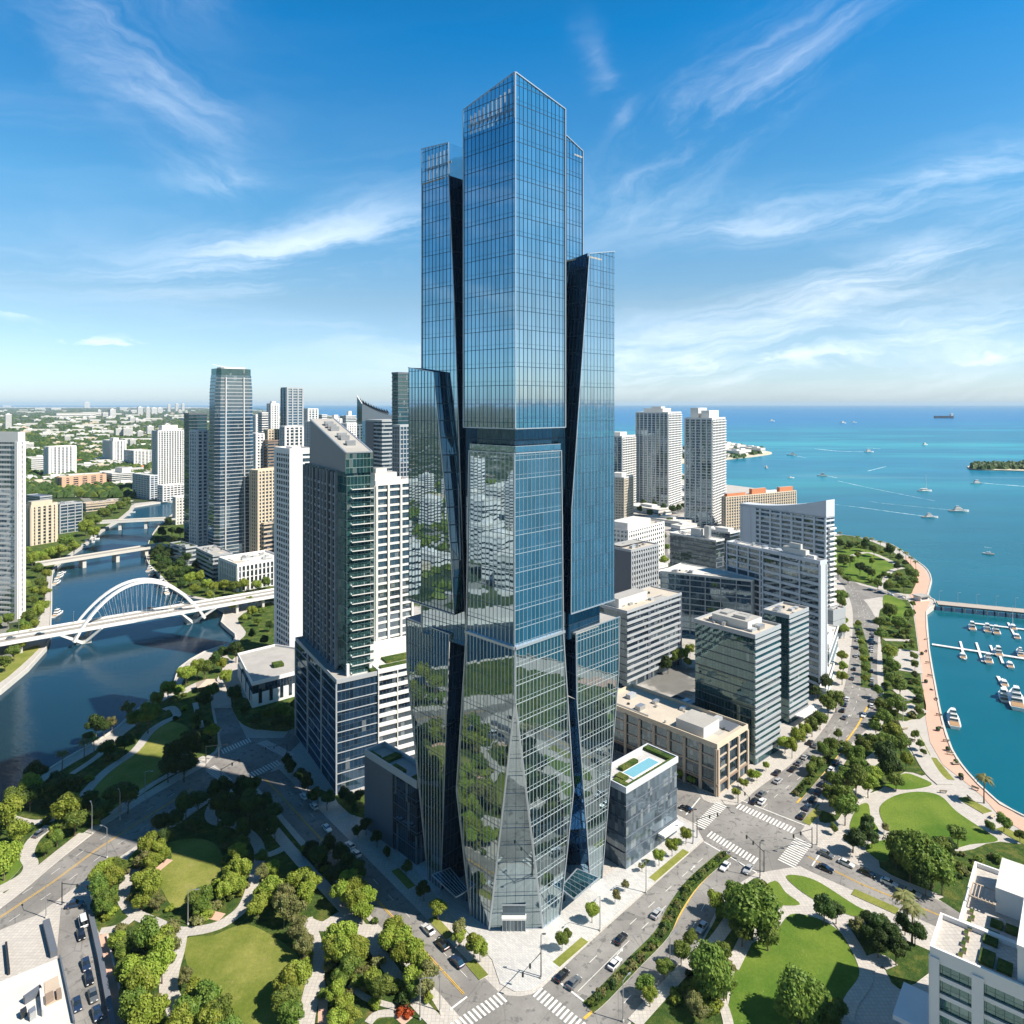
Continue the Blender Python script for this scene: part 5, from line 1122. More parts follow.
for k in range(14):
    u0_, v0_ = (18+(k % 4)*3.6, 13.5+(k//4)*2.2); part('rooftop_unit', lambda x: (x.prism(rq(u0_, u0_+2.8, v0_, v0_+1.6), 39.01, 40.6, METAL, DMETAL)))
for k in range(9): part('planter_box', lambda x: x.prism(rq(4.6+(k % 2)*.4, 5.4+(k % 2)*.4, 1.5+k*2.0, 2.9+k*2.0), 31.97, 32.6, TAN, COVER))
part('pergola', lambda x: [x.bar(at(A+r_*(4.5+k*.7)+l_*20.5, 34.5), at(A+r_*(4.5+k*.7)+l_*26, 34.5), .12, .25, TAN) for k in range(7)] and ring(x, rq(4.2, 9.2, 20.4, 26.2), 34.3, .25, .3, TAN))
part('wing_roof', lambda x: x.prism(rq(-7, -.4, 0, 11), 14, 15, COOLW, COOLW, bottom=True)); 
part('glass_wing', lambda x: x.prism(rq(-14, -.5, -22, 0), 0, 8, G_BIG, mat('dark_blue_roof', (.05, .09, .16), .5, .4)))
# --- low white roof at the bottom left corner
rt_ = thing('white_building', 'low flat roofed white building with a tan roof terrace at the bottom left corner', 'building', tuple(G(40, 1000)), world_parts=True)
q = GP([(2, 981), (59, 958), (73, 1024), (90, 1110), (-60, 1110), (-50, 1003)], 9); q = [Vector((p.x, p.y, 0)) for p in q]
x = MB(); x.prism(offset(ccw(q), -.4), 0, 8.4, G_BLUE); x.build('glazing', None, rt_)
x = MB(); x.prism(q, 7.6, 9, WHITE, ROOFW, bottom=True); x.build('roof', None, rt_)
for (nm, pts, z0_, z1_, mt) in (('parapet', [(59, 958), (60.5, 958), (75, 1024), (73, 1024)], 9, 9.8, SLATE), ('roof_terrace', [(44, 983), (58, 976), (62, 999), (46, 1007)], 9.0, 9.15, TAN), ('terrace_bench', [(45, 998), (53, 994), (54, 1001), (46, 1006)], 9.16, 9.9, BROWN), ('terrace_bench', [(56, 993), (61, 991), (62, 999), (57, 1001)], 9.16, 9.9, BROWN),
    ('plant_screen', [(23, 1003), (40, 991), (42, 994), (25, 1005)], 9, 10.6, SLATE), ('plant_screen', [(39, 992), (41, 992), (44, 1017), (42, 1017)], 9, 10.6, WHITE), ('rooftop_unit', [(20, 1016), (26, 1012), (27, 1016), (21, 1020)], 9, 10.4, DMETAL), ('rooftop_unit', [(28, 1018), (35, 1013), (36, 1018), (30, 1022)], 9, 10.8, METAL)):
    x = MB(); x.prism([Vector((*G(a_, b_, 9).xy, 0)) for a_, b_ in pts], z0_+.002, z1_, mt); x.build(nm, None, rt_)
# walls and rails by the service street
def wall(nm, lb_, pts, z, th, mt, cat='wall'):
    q = GP(pts); x = MB()
    for a, b_ in zip(q, q[1:]): x.bar(at(a, z/2), at(b_, z/2), th, z, mt)
    return tag(x.build(nm, None), lb_, cat)
wall('retaining_wall', 'long dark wall with pale coping between the service street and the brick walk', [(90, 915), (100, 960), (112, 1024), (122, 1080)], 1.6, 1.2, SLATE)
wall('low_wall', 'thin pale wall along the right edge of the brick walk', [(107, 938), (116, 975), (127, 1024), (136, 1080)], 1.0, .35, CONC)
wall('low_wall', 'pale garden wall beside the small lawn above the white roof', [(6, 946), (9, 975)], 1.2, .5, DMETAL)
wall('stair_wall', 'dark sunken ramp wall next to the service street corner', [(46, 925), (54, 957)], 1.6, 1.6, SLATE)
# ------------------------------------------------------------------ trees, palms, shrubs, hedges
def leafmat(name, c1, c2):
    m_ = bpy.data.materials.new(name); m_.use_nodes = True; t = NT(m_.node_tree); t.n.clear()
    g = t.add('ShaderNodeNewGeometry'); oi = t.add('ShaderNodeObjectInfo')
    n = t.noise(g.outputs['Position'], .55, 3, .6); n2 = t.noise(g.outputs['Position'], 3.0, 2, .6)
    c = t.mix(t.step(n, .3, .7), (*c1, 1), (*c2, 1)); c = t.vm('SCALE', c, scale=t.m('ADD', t.m('ADD', .55, t.m('MULTIPLY', n2, .5)), t.m('MULTIPLY', oi.outputs['Random'], .45)))
    c = t.add('ShaderNodeHueSaturation', i={'Hue': t.m('ADD', .485, t.m('MULTIPLY', oi.outputs['Random'], .03)), 'Saturation': 1.0, 'Value': 1.0, 'Color': c}).outputs[0]
    d = t.add('ShaderNodeBsdfPrincipled', i={'Base Color': c, 'Roughness': .55, 'Specular IOR Level': .25})
    tr = t.add('ShaderNodeBsdfTranslucent', i={'Color': c}); mx = t.add('ShaderNodeMixShader', i={0: .3, 1: d.outputs[0], 2: tr.outputs[0]})
    o = t.add('ShaderNodeOutputMaterial'); t.l.new(mx.outputs[0], o.inputs[0]); return m_
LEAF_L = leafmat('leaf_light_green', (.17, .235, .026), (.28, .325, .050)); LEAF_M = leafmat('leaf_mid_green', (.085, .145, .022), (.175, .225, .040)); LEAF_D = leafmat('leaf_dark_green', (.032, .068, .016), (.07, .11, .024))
LEAF_O = leafmat('leaf_olive_green', (.14, .155, .05), (.22, .215, .08)); LEAF_R = leafmat('leaf_red_flowers', (.30, .03, .015), (.4, .06, .02))
BARK = mat('bark', (.16, .12, .09), .9, .1, var=.3, scale=1.5)
def leaf(mb, p, s, nrm, r_):
    n = Vector(nrm)+Vector((r_.uniform(-1, 1), r_.uniform(-1, 1), r_.uniform(-.6, 1)))*.9; n.normalize()
    a = n.cross(Vector((r_.uniform(-1, 1), r_.uniform(-1, 1), r_.uniform(-1, 1)))).normalized(); b = n.cross(a)
    mb.face([p-a*s-b*s*.5, p+a*s*.3-b*s*.8, p+a*s+b*s*.4, p-a*s*.2+b*s*.9])
def crown(seed, R0=4.0, zc=5.6, sq=.8, lobes=14, per=270, ls=.215):
    r_ = random.Random(seed); mb = MB(); L = []
    for k in range(lobes):
        th = r_.uniform(0, 6.283); ph = math.acos(r_.uniform(-.55, 1)); rr = R0*r_.uniform(.42, .72)
        c = Vector((math.sin(ph)*math.cos(th)*rr, math.sin(ph)*math.sin(th)*rr, zc+math.cos(ph)*rr*sq)); L.append((c, R0*r_.uniform(.30, .50)))
    L.append((Vector((0, 0, zc)), R0*.55))
    for c, rad in L:
        mb.blob(c, rad*.72, n=7, m=4, sq=.85, jit=.18)
        for k in range(per):
            d = Vector((r_.gauss(0, 1), r_.gauss(0, 1), r_.gauss(.25, 1))).normalized()
            leaf(mb, c+Vector((d.x, d.y, d.z*.85))*rad*r_.uniform(.72, 1.08), ls*r_.uniform(.7, 1.5), d, r_)
    return mb, L
def treeproto(name, seed, lm, **kw):
    zc = kw.get('zc', 5.6); mb, L = crown(seed, **kw)
    root = thing(name, 'tree', 'tree', (0, 0, -500)); mb.build('crown', lm, root); r_ = random.Random(seed)
    tb = MB(); tb.tube([(0, 0, -.1), (.05, 0, zc*.3), (.0, .08, zc*.62), (0, 0, zc)], [.24, .18, .14, .06], 6)
    tb.build('trunk', BARK, root)
    for c, rad in L[:4]:
        lb = MB(); lb.tube([(0, 0, zc*.42), tuple(Vector((c.x*.45, c.y*.45, (zc*.42+c.z)/2))), tuple(c)], [.10, .07, .03], 5); lb.build('limb', BARK, root)
    return register(root)
T_L = [treeproto('shade_tree', 11+i, LEAF_L, sq=.8+.1*(i % 2)) for i in range(3)]
T_M = [treeproto('park_tree', 31+i, LEAF_M, sq=.85, lobes=15) for i in range(3)]
T_D = [treeproto('evergreen_tree', 51+i, LEAF_D, sq=.85, lobes=12) for i in range(2)]
T_O = [treeproto('olive_tree', 71+i, LEAF_O, sq=1.0, lobes=11, per=130) for i in range(2)]
T_BIG = [treeproto('spreading_tree', 91+i, LEAF_M, sq=.62, lobes=30, per=210, ls=.19, zc=4.2) for i in range(2)]
def shrubproto(name, seed, lm):
    mb, L = crown(seed, R0=1.5, zc=.8, sq=.7, lobes=6, per=90, ls=.16)
    root = thing(name, 'shrub', 'shrub', (0, 0, -500)); mb.build('foliage', lm, root); s = MB(); s.tube([(0, 0, -.05), (0, 0, .7)], [.06, .03], 5); s.build('stem', BARK, root); return register(root)
S_L = shrubproto('shrub', 5, LEAF_L); S_M = shrubproto('bush', 6, LEAF_M); S_D = shrubproto('hedge_bush', 7, LEAF_D); S_R = shrubproto('flowering_shrub', 8, LEAF_R); S_O = shrubproto('shrub', 9, LEAF_O)
def palmproto(seed):
    r_ = random.Random(seed); root = thing('palm_tree', 'palm', 'palm tree', (0, 0, -500))
    tb = MB(); tb.tube([(0, 0, -.1), (.15, 0, 3), (.25, .05, 6), (.2, .1, 8.6)], [.26, .18, .16, .14], 6); tb.build('trunk', BARK, root)
    fb = MB(); top = Vector((.2, .1, 8.6))
    for k in range(24):
        a = 6.283*k/24+r_.uniform(-.15, .15); up = r_.uniform(-.35, .9); Lf = r_.uniform(2.6, 3.4); d = Vector((math.cos(a), math.sin(a), 0)); sd_ = Vector((-d.y, d.x, 0)); prev = top
        for s in range(1, 7):
            t = s/6; p = top+d*Lf*t*(1-.12*t)+Vector((0, 0, up*Lf*.5*t-1.9*t*t)); w_ = .55*math.sin(math.pi*min(1, t*.8+.15))
            for sg in (-1, 1): fb.face([prev, p, p+sd_*sg*w_-Vector((0, 0, .22))+d*.25, prev+sd_*sg*w_-Vector((0, 0, .22))+d*.2])
            prev = p
    fb.build('fronds', LEAF_O if seed % 2 else LEAF_M, root); return register(root)
PALM = [palmproto(i) for i in (1, 2, 3)]
used = set()
def put(proto, loc, sc, label, group, rz=None):
    rz = rnd.uniform(0, 6.28) if rz is None else rz
    if proto.name not in used:
        used.add(proto.name); proto.location = loc; proto.rotation_euler = (0, 0, rz); proto.scale = (sc,)*3 if not isinstance(sc, tuple) else sc; proto['label'] = label; proto['group'] = group; return proto
    return copy_tree(proto, loc, rz, sc, label, group)
KIND = {'l': T_L, 'm': T_M, 'd': T_D, 'o': T_O, 'b': T_BIG}
COLN = {'l': 'light green', 'm': 'mid green', 'd': 'dark green', 'o': 'olive green', 'b': 'broad dense'}
ntree = [0]
def trees(zone, data, shrub=False):
    """crown centre in the photo, crown radius in metres, kind"""
    for x, y, r, k in data:
        r *= (.92 if 'point' in zone else 1.0 if ('avenue' in zone or 'bank' in zone or 'promenade' in zone) else .74) if k != 'b' else .9; zc = 1.4*r if k != 'b' else 1.05*r
        p = G(x, y, zc); p.z = .08; pr = KIND[k][rnd.randrange(len(KIND[k]))]; sc = r/4.0; sc = (sc*rnd.uniform(.85, 1.12), sc*rnd.uniform(.85, 1.12), sc*rnd.uniform(.85, 1.25))
        put(pr, p, sc, f'{COLN[k]} tree {zone}', f'{COLN[k]} trees {zone}'); ntree[0] += 1
def scatter(zone, poly, n, kinds, r0, r1, avoid=(), mind=4.0, seed=3):
    r_ = random.Random(seed); q = GP(poly); xs = [p.x for p in q]; ys = [p.y for p in q]; pts = []; tries = 0
    av = [GP(a) for a in avoid]
    while len(pts) < n and tries < n*60:
        tries += 1; p = Vector((r_.uniform(min(xs), max(xs)), r_.uniform(min(ys), max(ys)), .08))
        if not inside(p, q) or any(inside(p, a) for a in av) or any((p-o).length < mind for o in pts): continue
        pts.append(p)
    for p in pts:
        k = r_.choice(kinds); r = r_.uniform(r0, r1); put(KIND[k][r_.randrange(len(KIND[k]))], p, r/4, f'{COLN[k]} tree {zone}', f'{COLN[k]} trees {zone}'); ntree[0] += 1
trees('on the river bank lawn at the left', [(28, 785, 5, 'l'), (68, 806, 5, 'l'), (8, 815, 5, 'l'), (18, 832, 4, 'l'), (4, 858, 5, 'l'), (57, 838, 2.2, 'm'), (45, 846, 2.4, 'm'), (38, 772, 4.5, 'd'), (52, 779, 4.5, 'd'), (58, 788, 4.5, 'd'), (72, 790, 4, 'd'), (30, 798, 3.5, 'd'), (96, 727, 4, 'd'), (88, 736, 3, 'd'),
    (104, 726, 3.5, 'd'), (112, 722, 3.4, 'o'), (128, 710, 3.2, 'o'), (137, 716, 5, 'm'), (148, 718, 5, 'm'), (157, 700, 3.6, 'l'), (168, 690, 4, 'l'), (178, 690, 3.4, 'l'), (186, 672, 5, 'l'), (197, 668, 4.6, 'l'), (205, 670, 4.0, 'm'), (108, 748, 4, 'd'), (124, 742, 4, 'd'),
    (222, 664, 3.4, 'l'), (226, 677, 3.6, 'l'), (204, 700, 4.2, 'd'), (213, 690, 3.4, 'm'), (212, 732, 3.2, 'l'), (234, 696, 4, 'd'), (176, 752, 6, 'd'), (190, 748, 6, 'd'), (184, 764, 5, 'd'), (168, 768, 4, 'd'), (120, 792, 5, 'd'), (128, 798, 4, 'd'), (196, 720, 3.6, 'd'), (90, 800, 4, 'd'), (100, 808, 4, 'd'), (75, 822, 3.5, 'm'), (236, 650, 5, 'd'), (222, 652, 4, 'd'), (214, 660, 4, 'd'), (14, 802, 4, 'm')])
trees('by the right end of the arch bridge', [(232, 606, 4.6, 'l'), (240, 603, 4.4, 'l'), (249, 602, 4.6, 'l'), (252, 612, 5, 'l'), (262, 610, 4, 'm'), (258, 620, 4, 'm'), (251, 635, 4, 'd'), (264, 640, 4, 'd'), (244, 618, 3.6, 'l'), (270, 625, 4, 'd')])
trees('beside the low white hall', [(262, 712, 4, 'm'), (271, 714, 4.6, 'm'), (282, 712, 4.8, 'm'), (291, 716, 4, 'l'), (254, 720, 4, 'd'), (276, 722, 4, 'd'), (288, 724, 4, 'd'), (246, 712, 3.6, 'd'), (296, 706, 3.6, 'm')])
trees('between the left park lawns and the river road', [(148, 846, 4.6, 'l'), (158, 848, 4, 'l'), (164, 852, 3.4, 'l'), (144, 858, 4, 'o'), (152, 864, 4, 'l'), (144, 878, 5, 'l'), (152, 888, 4.4, 'l'), (142, 898, 3.6, 'l'), (158, 900, 3, 'o'), (108, 866, 4.4, 'l'), (100, 874, 4.6, 'l'), (112, 880, 4.4, 'l'), (99, 890, 4.6, 'm'), (110, 898, 4.4, 'm'), (120, 868, 3.2, 'm'), (104, 906, 3.4, 'm'),
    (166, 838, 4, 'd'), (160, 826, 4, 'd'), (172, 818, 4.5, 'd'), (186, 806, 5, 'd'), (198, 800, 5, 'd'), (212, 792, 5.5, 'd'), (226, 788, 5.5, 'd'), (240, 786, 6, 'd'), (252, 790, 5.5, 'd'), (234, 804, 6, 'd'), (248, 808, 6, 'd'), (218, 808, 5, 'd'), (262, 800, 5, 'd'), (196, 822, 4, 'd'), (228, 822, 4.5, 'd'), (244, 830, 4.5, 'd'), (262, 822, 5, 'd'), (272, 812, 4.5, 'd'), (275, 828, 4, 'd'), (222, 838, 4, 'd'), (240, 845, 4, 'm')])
trees('around the big left park lawn', [(196, 900, 3.8, 'm'), (204, 898, 3.8, 'm'), (200, 906, 3.6, 'm'), (238, 853, 4.4, 'l'), (234, 868, 4.2, 'l'), (242, 870, 4.6, 'l'), (230, 880, 4, 'l'), (238, 884, 4, 'l'), (224, 892, 3.6, 'l'), (262, 872, 3.2, 'o'), (272, 868, 3.4, 'l'), (261, 892, 3.6, 'l'), (272, 886, 5, 'l'), (258, 904, 4.6, 'l'), (284, 896, 5, 'o'), (294, 908, 5, 'o'), (284, 912, 4.6, 'o'), (296, 924, 4.6, 'o'), (302, 938, 4.2, 'o'), (304, 950, 3.6, 'o'), (300, 878, 4.6, 'l'), (310, 884, 4.6, 'l'), (306, 896, 4, 'l'), (262, 855, 3, 'm'),
    (288, 982, 5, 'l'), (298, 978, 4.6, 'l'), (284, 998, 5, 'm'), (292, 1012, 4.4, 'm'), (222, 1014, 4.5, 'm'), (196, 992, 4.6, 'l'), (186, 976, 3, 'o'), (206, 1002, 5, 'm'), (190, 1010, 5, 'm'), (180, 1024, 5, 'l'), (225, 1034, 5, 'm'), (210, 1020, 5, 'l')])
trees('in the lower left park grove', [(148, 938, 5.6, 'm'), (160, 944, 5.4, 'l'), (170, 932, 4, 'o'), (162, 962, 5.4, 'l'), (136, 970, 5, 'l'), (148, 978, 5.4, 'l'), (140, 992, 5.6, 'l'), (132, 1008, 5, 'm'), (146, 1018, 5.6, 'l'), (118, 938, 3.4, 'l'), (122, 952, 3.6, 'm'), (170, 948, 4.2, 'o'), (124, 968, 3.4, 'm'), (128, 986, 3.6, 'm')])
trees('along the left street beside the diagonal path', [(338, 852, 4.4, 'd'), (326, 846, 4.4, 'd'), (318, 858, 4.4, 'd'), (346, 866, 4.4, 'd'), (334, 872, 4.4, 'd'), (358, 874, 4, 'd'), (312, 846, 3.6, 'd'), (348, 882, 4.4, 'l'), (342, 892, 4.6, 'l'), (356, 888, 4.6, 'l'), (366, 896, 4.4, 'l'), (362, 908, 4.6, 'l'), (354, 902, 4, 'l'), (394, 930, 4.4, 'l'), (390, 942, 4.2, 'l'), (404, 942, 4.6, 'l'), (412, 954, 4.6, 'l'), (402, 958, 4.2, 'l'), (420, 964, 4.4, 'l'), (428, 972, 4.4, 'o'), (414, 974, 4.2, 'l'), (424, 984, 4.2, 'o'), (416, 988, 3, 'm')])
trees('in the park corner below the path crossing', [(334, 940, 4.4, 'l'), (346, 938, 4.6, 'l'), (356, 944, 4.6, 'l'), (342, 952, 4.8, 'l'), (356, 956, 4.2, 'l'), (332, 954, 4, 'l'), (350, 966, 4, 'm'), (340, 978, 3.4, 'm'), (336, 994, 3.4, 'l'), (344, 1004, 3.6, 'l'), (338, 1018, 4, 'l'), (350, 1016, 3.4, 'l'), (372, 982, 3.4, 'l'), (380, 990, 3.4, 'm')])
trees('on the pavement at the left foot of the skyscraper', [(406, 868, 2.6, 'd'), (424, 890, 3.0, 'd'), (438, 908, 3.4, 'l'), (461, 926, 4, 'o'), (459, 936, 2.8, 'l'), (474, 942, 3.8, 'l'), (480, 950, 3.0, 'l'), (366, 826, 3, 'd'), (377, 838, 3, 'd'), (358, 830, 2.4, 'd'), (388, 852, 2.4, 'd')])
trees('on the pavement below the podium condominium', [(300, 776, 3.8, 'd'), (292, 768, 3.6, 'd'), (308, 784, 4, 'd'), (318, 792, 4, 'd'), (327, 800, 3.6, 'd'), (286, 760, 3.4, 'd'), (312, 798, 3, 'd'), (342, 796, 3.4, 'd'), (352, 800, 3.4, 'd'), (360, 796, 3.2, 'd'), (356, 808, 3, 'd')])  # last four dark trees added over the sunlit plaza patch in place of shade
trees('in the row on the right street pavement', [(562, 941, 2.6, 'm'), (568, 935, 1.8, 'm'), (592, 912, 3.0, 'l'), (615, 896, 2.2, 'o'), (625, 886, 1.7, 'o'), (642, 866, 1.9, 'o'), (659, 856, 3.0, 'l'), (672, 847, 3.0, 'l'), (686, 835, 3.0, 'l'), (678, 842, 2, 'm')])
trees('along the lower right street kerb', [(690, 941, 3.2, 'm'), (681, 954, 3.2, 'm'), (664, 967, 3.2, 'm'), (645, 984, 3.2, 'm'), (650, 994, 3.2, 'l'), (716, 904, 3.4, 'l'), (723, 912, 2.8, 'm'), (722, 950, 3.4, 'm'), (694, 1002, 3.4, 'o'), (700, 1012, 3, 'o')])
trees('on the left edge of the lower right lawn', [(752, 914, 7.6, 'b'), (736, 898, 5.6, 'm'), (768, 930, 5.4, 'm'), (762, 898, 5, 'm'), (742, 928, 5, 'm'), (712, 974, 6.2, 'b'), (724, 982, 4.6, 'm'), (703, 966, 4, 'm'), (704, 985, 4.4, 'm')])
trees('at the bottom of the lower right lawn', [(800, 1000, 6.2, 'b'), (816, 1004, 5.2, 'm'), (790, 1010, 4.4, 'm'), (826, 1016, 4.4, 'm'), (838, 1008, 3.2, 'm')])
trees('on the right edge of the lower right lawn', [(824, 906, 5.2, 'd'), (836, 910, 4, 'd'), (858, 926, 3.2, 'o'), (880, 925, 4.4, 'd'), (870, 918, 4, 'd'), (892, 934, 4.4, 'd'), (878, 942, 4.2, 'd'), (896, 950, 4, 'd'), (868, 934, 3, 'd'), (905, 920, 4, 'd'), (915, 930, 4, 'd')])
trees('in the row on the office side of the avenue', [(785, 742, 3.4, 'l'), (792, 748, 3, 'l'), (797, 736, 3.6, 'l'), (805, 731, 3.4, 'l'), (812, 726, 3.4, 'm'), (820, 718, 3.8, 'm'), (828, 704, 4.6, 'm'), (836, 700, 4.2, 'm'), (816, 690, 3.4, 'd'), (823, 681, 4.2, 'd'), (842, 656, 3.2, 'l'), (843, 666, 3.2, 'l'), (842, 676, 3.2, 'l'), (843, 622, 3.4, 'l'), (844, 631, 3.2, 'l'), (841, 614, 2.6, 'l'), (840, 596, 5, 'm'), (842, 603, 4, 'm')])
trees('on the avenue median', [(858, 624, 2.2, 'l'), (860, 633, 2.4, 'm'), (861, 642, 2.4, 'l'), (863, 651, 2.4, 'm'), (864, 660, 2.4, 'l'), (865, 669, 2.4, 'm'), (865, 679, 2.2, 'l'), (838, 734, 2.4, 'm'), (830, 745, 2.8, 'm'), (823, 751, 2.6, 'm'), (816, 761, 3.2, 'm'), (811, 768, 2.2, 'm')])
trees('in the grove between the avenue and the promenade', [(850, 752, 4, 'm'), (863, 745, 4, 'm'), (876, 745, 4, 'm'), (884, 757, 5, 'd'), (892, 766, 5, 'd'), (874, 772, 3.6, 'l'), (856, 782, 4.6, 'm'), (846, 774, 3.6, 'm'), (836, 783, 3.6, 'm'), (844, 795, 4, 'm'), (830, 794, 3.4, 'm'), (845, 810, 3.8, 'm'), (836, 804, 3, 'm'), (868, 785, 3.4, 'l'), (893, 730, 4.4, 'l'), (901, 744, 4.4, 'm'), (889, 745, 4, 'm'), (876, 729, 3, 'm'), (883, 704, 4.2, 'm'), (884, 716, 4, 'm'), (898, 703, 5, 'm'), (900, 685, 4.6, 'm'), (893, 680, 4, 'm'), (890, 652, 4.4, 'l'), (893, 666, 3.6, 'm'), (880, 622, 4, 'm'), (881, 634, 4, 'm'), (890, 613, 5, 'm'), (899, 622, 5, 'm'), (909, 614, 3.4, 'm'), (906, 632, 3, 'm'), (906, 760, 3, 'l'), (858, 764, 3.4, 'm'), (896, 780, 3, 'm'), (878, 692, 2.6, 'm'), (868, 832, 0.1+3.0, 'd'), (856, 758, 3.6, 'm'), (864, 772, 3.4, 'm')])
trees('in the hedge row beside the promenade', [(913, 604, 2.0, 'm'), (914, 612, 2.0, 'd'), (912, 646, 2.2, 'm'), (914, 656, 2.2, 'm'), (915, 665, 2.2, 'm'), (916, 674, 2.3, 'd'), (917, 683, 2.3, 'm'), (918, 692, 2.3, 'm'), (919, 702, 2.3, 'd'), (919, 710, 2.3, 'm'), (915, 735, 2.0, 'm'), (920, 744, 2.0, 'm'), (924, 752, 1.6, 'm')])
trees('in the waterfront park at the point', [(840, 544, 5, 'd'), (850, 546, 5, 'd'), (866, 544, 6, 'd'), (874, 550, 5, 'm'), (844, 562, 6, 'm'), (850, 560, 5, 'm'), (860, 568, 5, 'd'), (868, 570, 5, 'd'), (872, 574, 4, 'm'), (890, 552, 6, 'd'), (898, 556, 5, 'd'), (898, 566, 4, 'd'), (912, 572, 6, 'm'), (904, 582, 6, 'm'), (914, 580, 4.6, 'm'), (888, 586, 4.6, 'm'), (858, 556, 3.6, 'l'), (838, 572, 5, 'm'), (848, 578, 4, 'm'), (878, 584, 4, 'm'), (872, 562, 3.4, 'l'), (884, 575, 3.4, 'm'), (906, 562, 3.4, 'd')])
trees('behind the white corner building', [(918, 856, 8.0, 'b'), (904, 848, 6.6, 'b'), (932, 866, 7.2, 'b'), (896, 856, 4.6, 'd'), (942, 878, 5, 'd'), (926, 880, 4.6, 'd'), (910, 866, 5, 'm'), (958, 832, 4.2, 'm'), (940, 846, 4.2, 'm'), (952, 846, 3.6, 'd'), (1004, 822, 3.4, 'm'), (990, 826, 2.4, 'm'), (1020, 835, 2.4, 'm')])
trees('by the crossing below the round lawn', [(853, 836, 5.2, 'd'), (868, 826, 3.6, 'd'), (872, 838, 3.4, 'd'), (884, 826, 2.2, 'o'), (834, 828, 2, 'm')])
trees('on the west river bank by the white tower', [(46, 560, 5, 'l'), (38, 570, 5, 'm'), (44, 584, 4, 'm'), (32, 600, 4, 'm'), (26, 634, 4, 'l'), (12, 634, 4, 'm'), (34, 590, 4, 'l'), (42, 604, 5, 'l'), (38, 612, 4.6, 'l'), (44, 592, 4.4, 'l'), (40, 582, 4, 'm'), (28, 618, 4, 'm'), (24, 626, 4, 'm'), (14, 652, 4, 'm'), (5, 662, 4, 'm'), (20, 646, 3, 'l'), (8, 620, 4, 'm'), (34, 624, 3.4, 'l'), (46, 574, 4, 'l')])
trees('on the river bank near the two far bridges', [(92, 520, 9, 'm'), (86, 526, 8, 'l'), (94, 532, 7, 'l'), (104, 512, 8, 'm'), (112, 508, 8, 'm'), (120, 506, 7, 'm'), (127, 502, 7, 'm'), (67, 540, 8, 'm'), (60, 548, 7, 'l'), (74, 548, 6, 'l'), (50, 552, 6, 'l'), (40, 556, 6, 'l'), (32, 560, 6, 'l'), (98, 522, 6, 'l'), (80, 514, 6, 'm')])
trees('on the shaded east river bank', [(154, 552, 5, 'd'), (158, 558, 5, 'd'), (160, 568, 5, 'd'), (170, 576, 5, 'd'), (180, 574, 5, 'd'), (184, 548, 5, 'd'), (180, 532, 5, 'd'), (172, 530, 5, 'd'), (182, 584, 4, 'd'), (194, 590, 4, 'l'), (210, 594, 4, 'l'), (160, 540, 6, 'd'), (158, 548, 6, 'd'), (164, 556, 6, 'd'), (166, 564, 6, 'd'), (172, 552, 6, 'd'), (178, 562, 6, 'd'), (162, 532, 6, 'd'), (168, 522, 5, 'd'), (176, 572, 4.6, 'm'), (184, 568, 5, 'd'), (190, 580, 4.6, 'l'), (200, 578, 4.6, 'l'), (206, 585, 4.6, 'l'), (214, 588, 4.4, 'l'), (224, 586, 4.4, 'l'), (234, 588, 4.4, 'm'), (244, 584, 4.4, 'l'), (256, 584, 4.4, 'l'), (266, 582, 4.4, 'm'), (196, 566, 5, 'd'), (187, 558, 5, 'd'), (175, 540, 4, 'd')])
trees('behind the striped office', [(660, 662, 5, 'm'), (668, 664, 5, 'd'), (676, 658, 5, 'm'), (684, 654, 5, 'l'), (688, 662, 4, 'm'), (690, 650, 4, 'l'), (640, 702, 3, 'l'), (632, 706, 3, 'm'), (630, 692, 3, 'm'), (680, 600, 4, 'm'), (664, 560, 6, 'l'), (666, 546, 6, 'm'), (664, 536, 5, 'm')])
trees('among the far waterfront towers', [(644, 503, 7, 'd'), (654, 505, 7, 'd'), (664, 508, 7, 'd'), (672, 510, 7, 'd'), (678, 508, 7, 'd'), (684, 506, 7, 'd'), (640, 510, 6, 'm'), (650, 513, 6, 'm'), (690, 514, 6, 'd'), (660, 516, 6, 'm'), (670, 520, 6, 'm'), (734, 534, 5, 'd'), (742, 536, 5, 'd')])
trees('below the beige stucco block', [(254, 540, 5, 'm'), (262, 542, 5, 'm'), (270, 544, 5, 'd'), (264, 536, 5, 'd'), (278, 548, 4, 'm')])
trees('beside the brick building by the crosswalk', [(691, 778, 2.6, 'l'), (680, 775, 2.2, 'l'), (736, 791, 2.6, 'l'), (744, 782, 2.6, 'l'), (752, 776, 2.8, 'l'), (757, 774, 2.6, 'l'), (650, 740, 2.6, 'm'), (766, 766, 2, 'l')])
